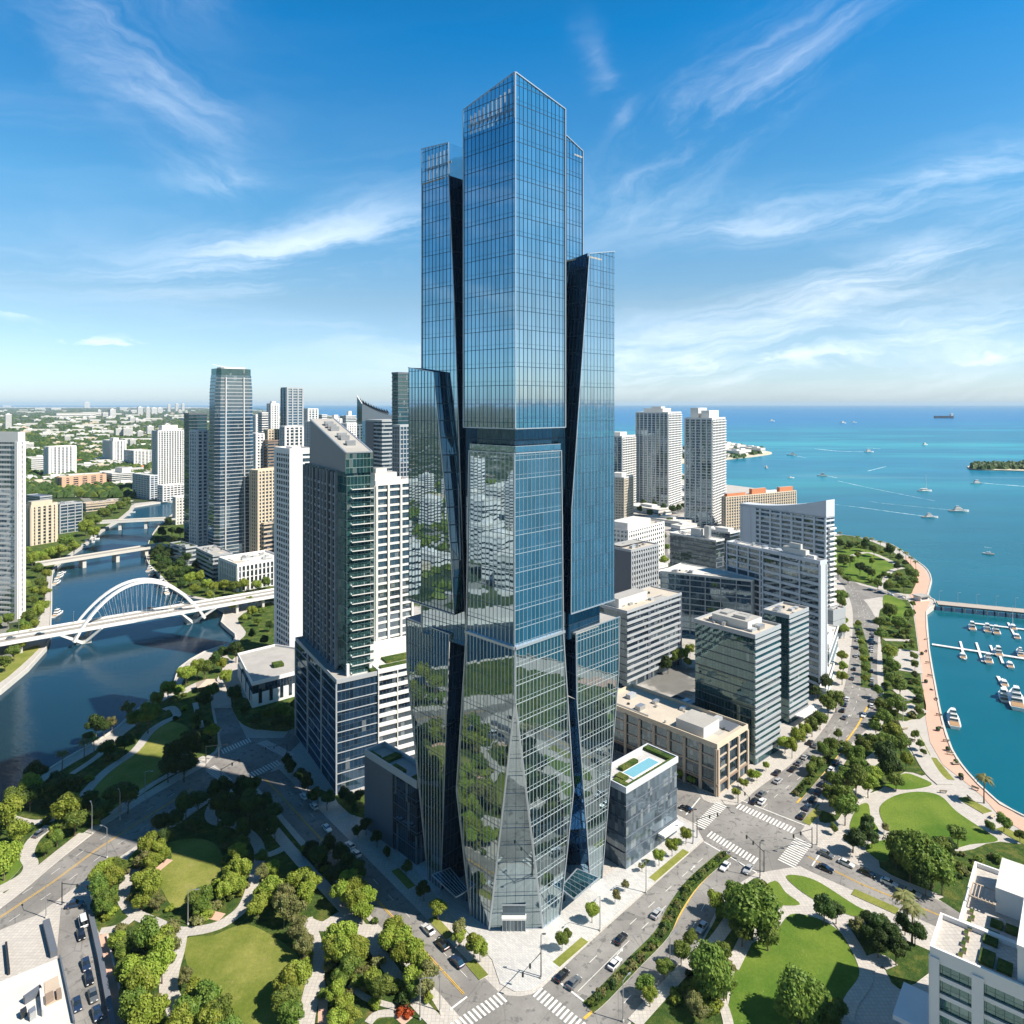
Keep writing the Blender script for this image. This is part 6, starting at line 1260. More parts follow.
for x, y, s, w_ in [(62, 752, .95, 'w'), (84, 740, .95, 'w'), (94, 738, .8, 'w'), (984, 776, 1.15, 'e'), (903, 893, 1.2, 's'), (912, 905, 1.2, 's'), (840, 532, 1, 'p'), (852, 536, 1, 'p'), (858, 536, 1, 'p'), (866, 537, 1.1, 'p'), (872, 538, 1.1, 'p'), (880, 541, 1.1, 'p'), (888, 543, 1, 'p'), (894, 546, 1.1, 'p'), (900, 549, 1, 'p'), (906, 552, 1.1, 'p'), (911, 557, 1, 'p'), (916, 561, 1, 'p')]:
    p = G(x, y, 8.6*s); p.z = .05
    lb_, gp = {'w': ('slender palm leaning over the left river bank', 'palms on the left river bank'), 'e': ('lone palm tree at the edge of the curving brick promenade', None), 's': ('tall palm in the shade between the side road and the white corner building', 'palms by the white corner building'), 'p': ('palm in the line along the seawall of the waterfront park', 'palms along the waterfront park')}[w_]
    put(PALM[rnd.randrange(3)], p, s, lb_, gp or 'single promenade palm')
# shrubs fill the beds
def shrubs(zone, poly, n, seed, kinds=(S_L, S_M, S_D, S_O), r0=.7, r1=1.5, avoid=None):
    r_ = random.Random(seed); q = GP(poly); xs = [p.x for p in q]; ys = [p.y for p in q]; c = 0; tr = 0
    while c < n and tr < n*40:
        tr += 1; p = Vector((r_.uniform(min(xs), max(xs)), r_.uniform(min(ys), max(ys)), .1))
        if not inside(p, q) or any(inside(p, a) for a in LAWNPATH): continue
        s = r_.choice(kinds); put(s, p, r_.uniform(r0, r1), f'low rounded shrub {zone}', f'shrubs {zone}'); c += 1
LAWNPATH = lawns+paths
shrubs('in the beds of the lower left grove', [(100, 905), (125, 930), (165, 935), (170, 1024), (130, 1024)], 34, 1)
shrubs('in the beds between the river road and the lawns', [(112, 868), (150, 852), (160, 900), (130, 915), (98, 915)], 26, 2)
shrubs('in the bed around the round left lawn', [(222, 840), (250, 850), (245, 900), (200, 925), (160, 915), (200, 895)], 24, 3, (S_L, S_O, S_M))
shrubs('in the beds beside the diagonal path', [(300, 950), (330, 930), (370, 940), (420, 1010), (330, 1024)], 40, 4)
shrubs('under the trees along the left street', [(330, 860), (388, 940), (432, 1000), (420, 1002), (300, 850)], 26, 5)
shrubs('in the verge beside the lower right lawn', [(650, 1005), (720, 925), (745, 890), (735, 965), (720, 1020)], 40, 6)
shrubs('in the grove beds by the promenade', [(838, 810), (850, 760), (880, 700), (885, 620), (912, 620), (920, 700), (905, 770), (880, 790)], 60, 7)
shrubs('on the river bank at the left', [(0, 830), (40, 790), (110, 745), (150, 710), (200, 680), (215, 745), (150, 790), (60, 850)], 44, 8)
shrubs('in the waterfront park at the point', [(838, 540), (873, 545), (912, 575), (900, 592), (845, 575)], 22, 9, r0=1.2, r1=2.2)
shrubs('under the big trees by the white corner building', [(890, 850), (960, 855), (1010, 860), (935, 890)], 26, 10)
for p in GP([(405, 1011), (401, 1015), (408, 1016)]): put(S_R, p, 1.0, 'red flowering shrub at the corner bed by the crosswalk', 'red shrubs')
for line, zn, st in (([(590, 1007), (634, 964), (662, 935), (676, 909), (696, 881), (725, 855)], 'on the right street median', 1.7), ([(797, 795), (812, 778), (828, 759), (842, 742)], 'on the avenue median strip', 2.0)):
    q = smooth(GP(line), n=3); acc = 0
    for a, b in zip(q, q[1:]):
        L = (b-a).length; k = 0
        while acc < L:
            p = lerp(a, b, acc/L); p.z = .1; put([S_D, S_M, S_O][rnd.randrange(3)], p+Vector((rnd.uniform(-.5, .5), rnd.uniform(-.5, .5), 0)), rnd.uniform(.6, 1.0), f'clipped shrub {zn}', f'shrubs {zn}'); acc += st
        acc -= L

# far canopy (nobody could count it) and the low town
def canopy_mass(name, n, fn, seed, lm):
    r_ = random.Random(seed); mb = MB()
    for _ in range(n):
        q = fn(r_)
        if q is None: continue
        p, s = q; c = Vector((p.x, p.y, min(s, 11)*.5)); sz = min(s, 9)
        b0 = [c+Vector((math.cos(a)*s*r_.uniform(.75, 1.2), math.sin(a)*s*r_.uniform(.75, 1.2), -sz*.35)) for a in [k*1.2566+r_.random() for k in range(5)]]
        b1 = [c+Vector((math.cos(a)*s*r_.uniform(.4, .75), math.sin(a)*s*r_.uniform(.4, .75), sz*r_.uniform(.25, .5))) for a in [k*1.2566+.5 for k in range(5)]]
        t = c+Vector((0, 0, sz*r_.uniform(.55, .85)))
        for k in range(5):
            j = (k+1) % 5; mb.face([b0[k], b0[j], b1[j], b1[k]]); mb.face([b1[k], b1[j], t])
    o = mb.build(name, lm); o['kind'] = 'stuff'; return o
EB, WBk = EAST_BANK, WEST_BANK
RIVER = [Vector((p.x, p.y, 0)) for p in EAST_BANK]+[Vector((p.x, p.y, 0)) for p in WEST_BANK]
OCC = []
def far1(r_):
    x, y = r_.uniform(-120, 300), 408+r_.random()**1.5*90
    p = G(x, y)
    if inside(p, RIVER) or p.x > -90+0*p.y and y > 470: return None
    return p, r_.uniform(4, 8)*(1+p.y/4500)
canopy_mass('distant_tree_canopy', 9000, far1, 3, LEAF_D)
canopy_mass('distant_tree_canopy', 2500, far1, 4, LEAF_M)
def near1(r_):
    p = Vector((r_.uniform(-1100, -285), r_.uniform(-300, 700), 0))
    if inside(p, RIVER) or inside(p, [WEST_BANK[-1]]+RIVER): return None
    if p.x > -290 and p.y < 420: return None
    pr = (512+p.x/p.y*700) if p.y > 1 else -1
    if pr > 26 and p.y < 640: return None
    return p, r_.uniform(3, 7)
canopy_mass('riverside_tree_canopy', 1200, near1, 5, LEAF_M)
def isl(r_):
    x = r_.uniform(972, 1075); y = r_.uniform(464.5, 469.5); return G(x, y), r_.uniform(5, 9)
canopy_mass('island_trees', 420, isl, 6, LEAF_D)
def spt(r_):
    x = r_.uniform(680, 764); y = r_.uniform(446, 459)
    if x > 745 and (y > 455 or y < 448): return None
    return G(x, y), r_.uniform(5, 9)
canopy_mass('spit_trees', 420, spt, 7, LEAF_D)
# small far buildings, each its own
def smallproto(nm, wx, wy, h, wm, rm, cat, pent=True, gable=False, stripes_=True):
    root = thing(nm, 'x', cat, (0, 0, -800)); b = MB(); b.box(-wx/2, wx/2, -wy/2, wy/2, 0, h, wm); b.build('wall', wm, root)
    if stripes_:
        for k in range(1, max(2, int(h/4))): 
            g = MB(); g.box(-wx/2-.08, wx/2+.08, -wy/2-.08, wy/2+.08, k*h/max(2, int(h/4))-1.4, k*h/max(2, int(h/4)), G_DARK); g.build('window_band', None, root)
    r_ = MB()
    if gable:
        hx, hy = wx/2+.6, wy/2+.6
        r_.face([(-hx, -hy, h), (hx, -hy, h), (hx-3, 0, h+3), (-hx+3, 0, h+3)], None, rm); r_.face([(hx, hy, h), (-hx, hy, h), (-hx+3, 0, h+3), (hx-3, 0, h+3)], None, rm)
        r_.face([(hx, -hy, h), (hx, hy, h), (hx-3, 0, h+3)], None, rm); r_.face([(-hx, hy, h), (-hx, -hy, h), (-hx+3, 0, h+3)], None, rm)
    else: r_.box(-wx/2-.4, wx/2+.4, -wy/2-.4, wy/2+.4, h, h+.9, rm)
    r_.build('roof', rm, root)
    if pent:
        p_ = MB(); p_.box(-wx*.2, wx*.15, -wy*.2, wy*.2, h+.9, h+4, wm); p_.build('penthouse', wm, root)
    return register(root)
SP = [smallproto('low_rise_building', 40, 20, 9, WHITE, ROOFW, 'building'), smallproto('low_rise_building', 60, 26, 7, OFFWHITE, ROOFW, 'building'), smallproto('house', 18, 12, 5, OFFWHITE, TERRA, 'house', False, True, False), smallproto('house', 16, 12, 5, WHITE, ROOFG, 'house', False, True, False),
      smallproto('apartment_block', 34, 18, 24, OFFWHITE, ROOFW, 'building'), smallproto('apartment_block', 30, 20, 34, WHITE, ROOFW, 'building'), smallproto('low_rise_building', 34, 26, 8, BEIGE, ROOFB, 'building'), smallproto('slab_tower', 26, 20, 62, WHITE, ROOFW, 'building'), smallproto('warehouse', 80, 40, 9, OFFWHITE, ROOFW, 'warehouse', False)]
NMS = ['white low building', 'long cream low building', 'small orange roofed house', 'small grey roofed house', 'cream mid rise block', 'white mid rise block', 'beige low building', 'white distant tower', 'wide pale warehouse']
def sb_(i, p, sc, zone, rz=None): put(SP[i], p, sc, f'{NMS[i]} {zone}', f'{NMS[i]}s {zone}', R(rnd.choice((0, 90)))+R(38+rnd.uniform(-6, 6)) if rz is None else rz)
r2 = random.Random(21); n_ = 0
placed = []
while n_ < 270:
    x, y = r2.uniform(-30, 300), 407.5+r2.random()**1.25*82; p = G(x, y); p.z = 0.02
    if inside(p, RIVER) or (x > 186 and y > 432) or (x < 24 and y > 432): continue
    if x > 205 and p.y > 9000: continue
    if any((p-o).length < 24+p.y*.006 for o in placed): continue
    placed.append(p); D = p.y; i = r2.choices(range(9), (5, 4, 7, 6, 2, .6, 3, .1, 3) if D < 2500 else (6, 6, 0, 0, 1, .5, 3, .15, 7))[0]
    zone = 'in the near part of the far town' if y > 450 else ('in the middle of the far green town' if y > 422 else 'near the left horizon')
    sb_(i, p, 1.0 if D < 2500 else min(1.9, D/3600+.3), zone); n_ += 1
for x, y, i, s in [(169, 412, 7, 2.2), (177, 411, 7, 2.4), (183, 411, 7, 2.4), (154, 414, 5, 2.6), (148, 419, 7, 1.8), (160, 413, 5, 2.5), (135, 412, 8, 4), (112, 418, 5, 2.6), (140, 415, 5, 3), (122, 409, 8, 5), (90, 416, 8, 4.6), (75, 417, 8, 4.6), (100, 416, 8, 4), (55, 410, 8, 5), (40, 410, 8, 5), (87, 408, 5, 6), (7, 407, 8, 8), (150, 436, 5, 1.3), (128, 437, 5, 1.2), (120, 437, 5, 1.1), (140, 438, 4, 1.2), (45, 436, 1, 1.6), (30, 432, 1, 1.8)]:
    p = G(x, y); p.z = .02; sb_(i, p, s, 'standing out white near the left horizon')
for _ in range(46):       # between the near towers and the coast
    x, y = r2.uniform(256, 400), r2.uniform(430, 520); p = G(x, y); p.z = .02
    if any((p-o).length < 34 for o in placed): continue
    placed.append(p); sb_(r2.choice((4, 5, 0, 5)), p, r2.uniform(.8, 1.2), 'packed between the towers left of the skyscraper')
for x, y in ((725, 450), (732, 452), (738, 449), (728, 447), (744, 450), (750, 451), (735, 455), (726, 457), (742, 454), (755, 452), (720, 452), (682, 456), (678, 450)):
    p = G(x, y); p.z = .2; sb_(r2.choice((0, 3, 2, 0)), p, 1.3, 'on the spit in the bay')
for x, y, i, s in ((648, 512, 1, 1.0), (668, 524, 1, .9), (684, 530, 0, .7), (700, 540, 6, .6), (742, 556, 0, .6), (656, 570, 0, .5), (690, 500, 1, .8), (705, 505, 0, .8), (640, 478, 4, 1), (650, 470, 5, 1), (625, 470, 5, 1.2), (684, 490, 1, .8), (740, 500, 0, .8)):
    p = G(x, y); p.z = .02; sb_(i, p, s, 'among the blocks right of the skyscraper')
r3 = random.Random(5)
for _ in range(170):       # the opposite bank, seen in the tower's glass
    p = Vector((r3.uniform(-1000, -315), r3.uniform(-250, 520), .02))
    if p.y > 100 and 512+p.x/p.y*700 > -20: continue
    if any((p-o).length < 30 for o in placed) or inside(p, RIVER): continue
    placed.append(p); sb_(r3.choice((0, 1, 4, 5, 4, 6, 5, 7)), p, r3.uniform(.8, 1.3), 'on the opposite river bank beyond the left edge')
# ------------------------------------------------------------------ bridges
br = thing('arch_bridge', 'white twin arched bridge with fanned cables and V shaped piers crossing the river', 'bridge', tuple(G(142, 630)), world_parts=True)
b0, b1 = Vector((-300, 404.5, 0)), Vector((-178, 504, 0)); bd = (b1-b0).normalized(); bn = Vector((-bd.y, bd.x, 0))
def bpart(nm, fn, m_=None):
    x = MB(); fn(x); return x.build(nm, m_, br)
z_d = 8.0; e0, e1 = b0-bd*90, b1+bd*60
def quad(a, b, w0_, w1_): return [a+bn*w0_, b+bn*w0_, b+bn*w1_, a+bn*w1_]
bpart('deck', lambda x: (x.prism(quad(e0, e1, -9.5, 9.5), z_d-1.2, z_d, WHITE, CONC, bottom=True)))
bpart('roadway', lambda x: x.prism(quad(e0, e1, -7.2, 7.2), z_d+.01, z_d+.06, ASPHALT, ground_mat('worn_asphalt', lambda t, p: (t.mix(t.noise(p, .3, 5, .6), (.24, .23, .21, 1), (.34, .32, .29, 1)), None))))
for w_ in (-9.5, 9.1, -.3): bpart('parapet', lambda x: x.prism(quad(e0, e1, w_, w_+.4), z_d+.012, z_d+.9, WHITE))
q1, q2 = Vector((-255.5, 421, 0)), Vector((-210, 465, 0)); c1 = b0+bd*((q1-b0).dot(bd)); c2 = b0+bd*((q2-b0).dot(bd)); span = (c2-c1).length
for sg in (-1, 1):
    pts = []
    for k in range(25):
        t = k/24; s = -6+t*(span+12); h = 1.5+29*(4*t*(1-t))**.9; tilt = sg*(9.0-4.5*(4*t*(1-t))); pts.append(c1+bd*s+bn*tilt+Vector((0, 0, h)))
    def arch(x):
        for a, b in zip(pts, pts[1:]): x.bar(a-(b-a)*.02, b+(b-a)*.02, 2.3, 1.4, WHITE)
    bpart('arch', arch)
    for k in range(4, 21):
        a = pts[k]; d = c1+bd*(-6+(k/24*.82+.09)*(span+12))+bn*sg*6.5; bpart('cable', lambda x: x.bar(a, at(d, z_d+.5), .08, .08, WHITE))
for c, o in ((c1, -1), (c2, 1)):
    def pier_(x):
        for sg in (-1, 1):
            for s in (-13, 9): x.bar(c+bn*sg*2+Vector((0, 0, -2.5)), c+bn*sg*9+bd*(s*o*-1)+Vector((0, 0, z_d-.8)), 2.6, 1.6, WHITE)
        x.prism([c+bn*4+bd*4, c-bn*4+bd*4, c-bn*4-bd*4, c+bn*4-bd*4], -3, .4, CONC)
    bpart('pier', pier_)
for s in (-70, -50, -32, span+28, span+46): bpart('pier', lambda x: [x.prism([c1+bd*s+bn*w_+bd*.8, c1+bd*s+bn*(w_+2)+bd*.8, c1+bd*s+bn*(w_+2)-bd*.8, c1+bd*s+bn*w_-bd*.8], -3, z_d-1.2, CONC) for w_ in (-7, 5)])
def flatbridge(nm, lb_, a, b, wd, z, piers, m_=CONC):
    a, b = G(*a, z), G(*b, z); a.z = b.z = 0; d = (b-a).normalized(); n = Vector((-d.y, d.x, 0)); r_ = thing(nm, lb_, 'bridge', tuple(a), world_parts=True)
    x = MB(); x.prism([a+n*wd/2, a-n*wd/2, b-n*wd/2, b+n*wd/2], z-1.4, z, m_, ground_mat('worn_asphalt', None), bottom=True); x.build('deck', None, r_)
    for s in (-1, 1):
        x = MB(); x.prism([a+n*s*wd/2, a+n*s*(wd/2-.4), b+n*s*(wd/2-.4), b+n*s*wd/2], z+.002, z+1.0, m_); x.build('parapet', None, r_)
    for t in piers:
        x = MB(); p = lerp(a, b, t); x.prism([p+n*wd*.35+d*1.5, p-n*wd*.35+d*1.5, p-n*wd*.35-d*1.5, p+n*wd*.35-d*1.5], -3, z-1.42, m_); x.build('pier', None, r_)
flatbridge('road_bridge', 'low grey road bridge with two piers, nearer of the two far river bridges', (38, 564), (165, 544), 13, 7, (.32, .58, .82)); flatbridge('road_bridge', 'pale concrete road bridge furthest up the river', (96, 522), (176, 518), 14, 8, (.3, .62), OFFWHITE)

# ------------------------------------------------------------------ vehicles
RUB = mat('tyre_rubber', (.02, .02, .02), .8, .2); CGL = glass('car_glass', tint=(.6, .7, .75), body=(.01, .012, .015), refl=.25, mw=0, mh=0, warp=0, blind=0); LAMP_ = mat('headlamp_lens', (.7, .7, .68), .2, .6); TAIL = mat('tail_lamp_red', (.35, .02, .02), .3, .5)
def carproto(nm, paint, L=4.7, Wd=1.85, H=1.45, van=False):
    root = thing(nm, 'car', 'car', (0, 0, -600)); x = MB(); h = Wd/2
    sec = [(-L/2, .35, .78, .92), (-L/2+.15, .25, .92, 1.0), (-L*.22, .2, .98, 1), (L*.14, .2, .95, 1), (L/2-.35, .22, .78, .98), (L/2, .35, .62, .86)]
    rings = []
    for px, zb, zt, ws in sec:
        w_ = h*ws; rings.append([Vector((px, -w_, zb)), Vector((px, -w_*1.0, zt*.75)), Vector((px, -w_*.9, zt)), Vector((px, w_*.9, zt)), Vector((px, w_, zt*.75)), Vector((px, w_, zb))])
    for a, b in zip(rings, rings[1:]):
        for k in range(6): x.face([a[k], b[k], b[(k+1) % 6], a[(k+1) % 6]][::-1])
    x.face(rings[0]); x.face(rings[-1][::-1]); x.build('body', paint, root)
    x0, x1 = (-L*.42, L*.2) if not van else (-L*.47, L*.3); t0, t1 = (x0+.65, x1-.85) if not van else (x0+.1, x1-.6); zb = .9
    def frus(mb, a0, a1, w0, z0, b0, b1, w1, z1, mt):
        p = [Vector((a0, -w0, z0)), Vector((a1, -w0, z0)), Vector((a1, w0, z0)), Vector((a0, w0, z0))]; q = [Vector((b0, -w1, z1)), Vector((b1, -w1, z1)), Vector((b1, w1, z1)), Vector((b0, w1, z1))]
        for k in range(4): mb.face([p[k], p[(k+1) % 4], q[(k+1) % 4], q[k]], None, mt)
        mb.face(q, None, mt)
    c = MB(); frus(c, x0, x1, h*.9, zb, t0, t1, h*.72, H-.06, CGL); c.build('window', None, root)
    c = MB(); frus(c, t0-.05, t1+.05, h*.75, H-.065, t0+.1, t1-.1, h*.68, H, paint); c.build('roof', None, root)
    for sx in (-L*.31, L*.31):
        for sy in (-1, 1):
            w_ = MB(); w_.tube([(sx, sy*(h-.2), .33), (sx, sy*(h+.01), .33)], .33, 10, RUB); wo_ = w_.build('wheel', None, root); w_ = MB(); w_.tube([(sx, sy*(h+.012), .33), (sx, sy*(h+.03), .33)], .2, 8, METAL); w_.build('rim', None, wo_)
    for sy in (-1, 1):
        l_ = MB(); l_.box(L/2-.14, L/2+.01, sy*h*.62-.2, sy*h*.62+.2, .55, .7, LAMP_); l_.build('headlight', None, root)
        l_ = MB(); l_.box(-L/2-.01, -L/2+.1, sy*h*.68-.18, sy*h*.68+.18, .66, .82, TAIL); l_.build('tail_light', None, root)
    return register(root)
def paint(n, c): return mat('car_paint_'+n, c, .3, .5, .2, var=.02, coat=.8)
CARS = {'black': carproto('parked_car', paint('black', (.012, .013, .016))), 'white': carproto('parked_car', paint('white', (.72, .72, .71))), 'grey': carproto('parked_car', paint('grey', (.12, .13, .14)), H=1.6), 'silver': carproto('parked_car', paint('silver', (.42, .43, .44))), 'blue': carproto('parked_car', paint('blue', (.02, .04, .09)), H=1.65), 'van': carproto('white_van', paint('van_white', (.75, .75, .74)), L=5.6, Wd=2.0, H=2.2, van=True)}
def car(col, x, y, d, lb_, grp, z=.1):
    p = G(x, y, .7); p.z = z; put(CARS[col], p, 1.0, lb_, grp, math.atan2(d.y, d.x))
ND = (G(790, 765)-G(752, 806)).normalized(); FD = (G(933, 905)-G(812, 855)).normalized(); CD = (G(92, 1024)-G(72, 930)).normalized(); RD = (G(150, 805)-G(30, 895)).normalized()
for a in (('black', 621, 938, BD, 'black car driving alone up the right street lane'), ('white', 615, 963, BD, 'white car in the turn lane beside the curved arrow'), ('black', 562, 975, BD, 'black car waiting nearest the corner plaza at the stop line'), ('grey', 574, 982, BD, 'dark grey car waiting second from the corner plaza'),
    ('silver', 657, 913, BD, 'silver car under a tree shadow next to the median'), ('white', 725, 866, BD*-1, 'white car stopped below the crossroads beside the median tip'), ('silver', 748, 869, BD*-1, 'silver car half in tree shade near the kerb at the crossroads'), ('silver', 702, 927, BD*-1, 'silver car in the dappled shade at the lower kerb'),
    ('black', 826, 868, FD, 'black car on the side road leaving the crossroads'), ('black', 686, 808, FD*-1, 'black car on the short stub west of the crosswalk'), ('white', 762, 801, ND, 'white car waiting above the upper crosswalk'), ('van', 83, 921, CD*-1, 'white van parked at the top of the service street'),
    ('white', 304, 796, SD, 'white car parked below the podium condominium, upper'), ('white', 314, 806, SD, 'white car parked below the podium condominium, lower'), ('white', 327, 828, SD*-1, 'white car driving in the shade on the left street'), ('white', 350, 845, SD, 'white car parked at the driveway mouth, first'), ('white', 356, 853, SD, 'white car parked at the driveway mouth, second'),
    ('white', 428, 929, SD, 'white car parked in sun at the left foot of the skyscraper'), ('black', 442, 944, SD, 'black car parked behind the sunlit white car'), ('blue', 457, 961, SD, 'dark suv parked last before the corner plaza'), ('grey', 40, 829+4, RD, 'grey car far down the river road') ):
    car(a[0], a[1], a[2], a[3], a[4], 'cars on the streets around the skyscraper')
for i, (x, y) in enumerate([(75, 904), (81, 934), (86, 964), (89, 978), (93, 995), (97, 1013)]): car(['blue', 'black', 'blue', 'black', 'grey', 'blue'][i], x, y, CD if i else Vector((1, .3, 0)), f'{["dark blue suv at the top of","black car below the van in","dark blue car first of the lower row in","black car second of the lower row in","grey suv third of the lower row in","dark blue car at the bottom of"][i]} the service street', 'cars in the service street')
car('blue', 77, 1004, CD, 'dark car parked on the left side of the service street', 'cars in the service street')
r4 = random.Random(9)
def row(line, step, zone, cols, off=0.0, keep=.8, flip=1):
    q = side(smooth(GP(line), n=3), off); acc = 2.0
    for a, b in zip(q, q[1:]):
        L = (b-a).length; d = (b-a)/L
        while acc < L:
            if r4.random() < keep:
                c = r4.choice(cols); p = a+d*acc; p.z = .1; put(CARS[c], p, 1.0, f'{ {"van": "white van"}.get(c, c+" car")} {zone}', f'{c} cars {zone}', math.atan2(d.y, d.x)+(math.pi if flip < 0 else 0))
            acc += step
        acc -= L
row([(748, 803), (762, 790), (790, 768), (812, 745)], 6.4, 'parked at the kerb by the tan stone building', ['black', 'grey', 'black', 'silver'], -1.6, .75)
row([(838, 712), (846, 690), (852, 660), (856, 625)], 7.5, 'parked along the office side of the avenue', ['black', 'grey', 'silver', 'white', 'blue'], -1.8, .55)
row([(806, 822), (820, 800), (835, 775), (848, 752)], 6.6, 'parked on the park side of the avenue', ['black', 'blue', 'grey', 'white', 'black'], 2.0, .7)
row([(876, 715), (876, 690), (875, 662), (876, 630)], 7.0, 'parked beside the avenue grove', ['black', 'grey', 'white', 'silver'], 1.8, .6)
row([(822, 851), (860, 868), (900, 886), (930, 899)], 6.2, 'in the row on the north kerb of the side road', ['white', 'silver', 'grey', 'white', 'black'], -1.6, .95)
row([(868, 590), (885, 594), (902, 598)], 8, 'near the promenade kiosk', ['black', 'white'], 0, .7)
for x, y, c, h in ((810, 742, 'black', ND), (845, 717, 'grey', ND), (864, 715, 'white', ND*-1), (870, 640, 'black', ND*-1), (777, 772, 'black', ND)): car(c, x, y, h, f'{c} car driving on the avenue near photo height {y}' if False else f'{c} car driving on the curving avenue', f'{c} cars driving on the avenue')
for x, y, c in ((40, 634, 'black'), (11, 638, 'grey'), (150, 608, 'black'), (180, 603, 'silver')):
    p = G(x, y, z_d+.5); p.z = z_d+.07; put(CARS[c], p, 1.0, f'{c} car crossing the arched bridge', 'cars on the arched bridge', math.atan2(bd.y, bd.x))

# ------------------------------------------------------------------ boats
HULL = mat('boat_gelcoat', (.75, .75, .73), .3, .5, var=.04, coat=.4); TEAK = mat('boat_teak', (.35, .22, .12), .7, .2); NAVY = mat('hull_navy', (.02, .03, .06), .4, .5)
def boatproto(nm, L, B, decks, hull=HULL, mast=False):
    root = thing(nm, 'boat', 'boat', (0, 0, -700)); x = MB(); N = 8; ring = []
    for k in range(N+1):
        t = k/N; w_ = B/2*(1-max(0, (t-.45)/.55)**2.2)*(.88 if k == 0 else 1); z = .75+.55*t*t; ring.append((L*(t-.5), max(w_, .02), z*L/12))
    for (xa, wa, za), (xb, wb, zb) in zip(ring, ring[1:]):
        for s in (-1, 1):
            q = [Vector((xa, s*wa*.7, -.4)), Vector((xb, s*wb*.6, -.4)), Vector((xb, s*wb, zb)), Vector((xa, s*wa, za))]; x.face(q if s < 0 else q[::-1], None, hull)
        x.face([Vector((xa, -wa, za)), Vector((xb, -wb, zb)), Vector((xb, wb, zb)), Vector((xa, wa, za))], None, hull if k % 2 else HULL)
    a = ring[0]; x.face([Vector((a[0], -a[1]*.7, -.4)), Vector((a[0], -a[1], a[2])), Vector((a[0], a[1], a[2])), Vector((a[0], a[1]*.7, -.4))], None, hull); x.build('hull', None, root)
    d = MB(); z0 = L/12*.95; d.box(-L*.48, -L*.22, -B*.38, B*.38, z0*.8, z0*.9, TEAK); d.build('cockpit', None, root)
    z = z0*.85
    for k in range(decks):
        c = MB(); s = 1-.2*k; x0_, x1_ = -L*(.26-.05*k)*1.0, L*(.22-.09*k); hh = 1.7 if L > 9 else 1.1
        p = [Vector((x0_, -B*.36*s, z)), Vector((x1_, -B*.30*s, z)), Vector((x1_, B*.30*s, z)), Vector((x0_, B*.36*s, z))]; q = [Vector((x0_+.2, -B*.33*s, z+hh)), Vector((x1_-.9, -B*.26*s, z+hh)), Vector((x1_-.9, B*.26*s, z+hh)), Vector((x0_+.2, B*.33*s, z+hh))]
        md = [lerp(p[i], q[i], .35) for i in range(4)]; md2 = [lerp(p[i], q[i], .8) for i in range(4)]
        for lo, hi, mt in ((p, md, HULL), (md, md2, CGL), (md2, q, HULL)):
            for i in range(4): c.face([lo[i], lo[(i+1) % 4], hi[(i+1) % 4], hi[i]], None, mt)
        c.face(q, None, HULL); c.build('cabin', None, root); z += hh
    if mast:
        m_ = MB(); m_.tube([(L*.08, 0, .5), (L*.08, 0, L*1.25)], [.14, .07], 6, WHITE); m_.build('mast', None, root)
        m_ = MB(); m_.tube([(L*.08, 0, 2.2), (-L*.35, 0, 2.3)], [.2, .2], 6, WHITE); m_.build('boom', None, root)
    else:
        m_ = MB(); m_.tube([(-L*.1, 0, z-.1), (-L*.13, 0, z+1.6)], [.06, .03], 5, WHITE); m_.build('antenna', None, root)
    return register(root)
BT = {'yacht': boatproto('motor_yacht', 22, 5.6, 3), 'cruiser': boatproto('cabin_cruiser', 13, 4, 2), 'speed': boatproto('motor_boat', 8.5, 2.8, 1), 'sail': boatproto('sailing_boat', 12, 3.6, 1, mast=True)}
def boat(k, x, y, ang, sc, lb_, grp='boats'):
    p = G(x, y, 0); p.z = -2.0; put(BT[k], p, sc, lb_, grp, R(ang))
for a in (('cruiser', 766, 467, 90, 1.3, 'small white sail-less boat left of the centre of the bay'), ('speed', 791, 477, 10, 1.6, 'little white boat between the spit and the tall slab'), ('cruiser', 822, 475, 160, 1.5, 'white cabin boat with a wake heading toward the spit'), ('cruiser', 869, 451.5, 0, 2.2, 'white speedboat at the end of the long upper wake'), ('yacht', 792, 454.5, 160, 1.3, 'white boat just off the tip of the spit'),
    ('cruiser', 925, 444.5, 20, 2, 'white boat alone in the upper right of the bay'), ('sail', 925, 490, 0, 1.9, 'sailing boat with a bare mast in the middle of the bay'), ('yacht', 930, 516, -8, .9, 'white motor yacht trailing the lowest wake'), ('yacht', 959, 510, -8, 1.15, 'largest white motor yacht in the open bay'), ('cruiser', 976, 482.5, 180, 1.6, 'dark little boat heading left with a wake near the island'),
    ('speed', 988, 552, 150, 1.2, 'small open boat in the lower bay'), ('cruiser', 843, 423, 10, 4, 'white boat near the horizon right of the slab'), ('cruiser', 772, 421, 5, 4, 'white boat near the horizon above the spit'), ('cruiser', 854, 422.5, 0, 3, 'tiny white boat near the horizon, right one of a pair')):
    boat(a[0], a[1], a[2], a[3], a[4], a[5], 'boats on the bay')
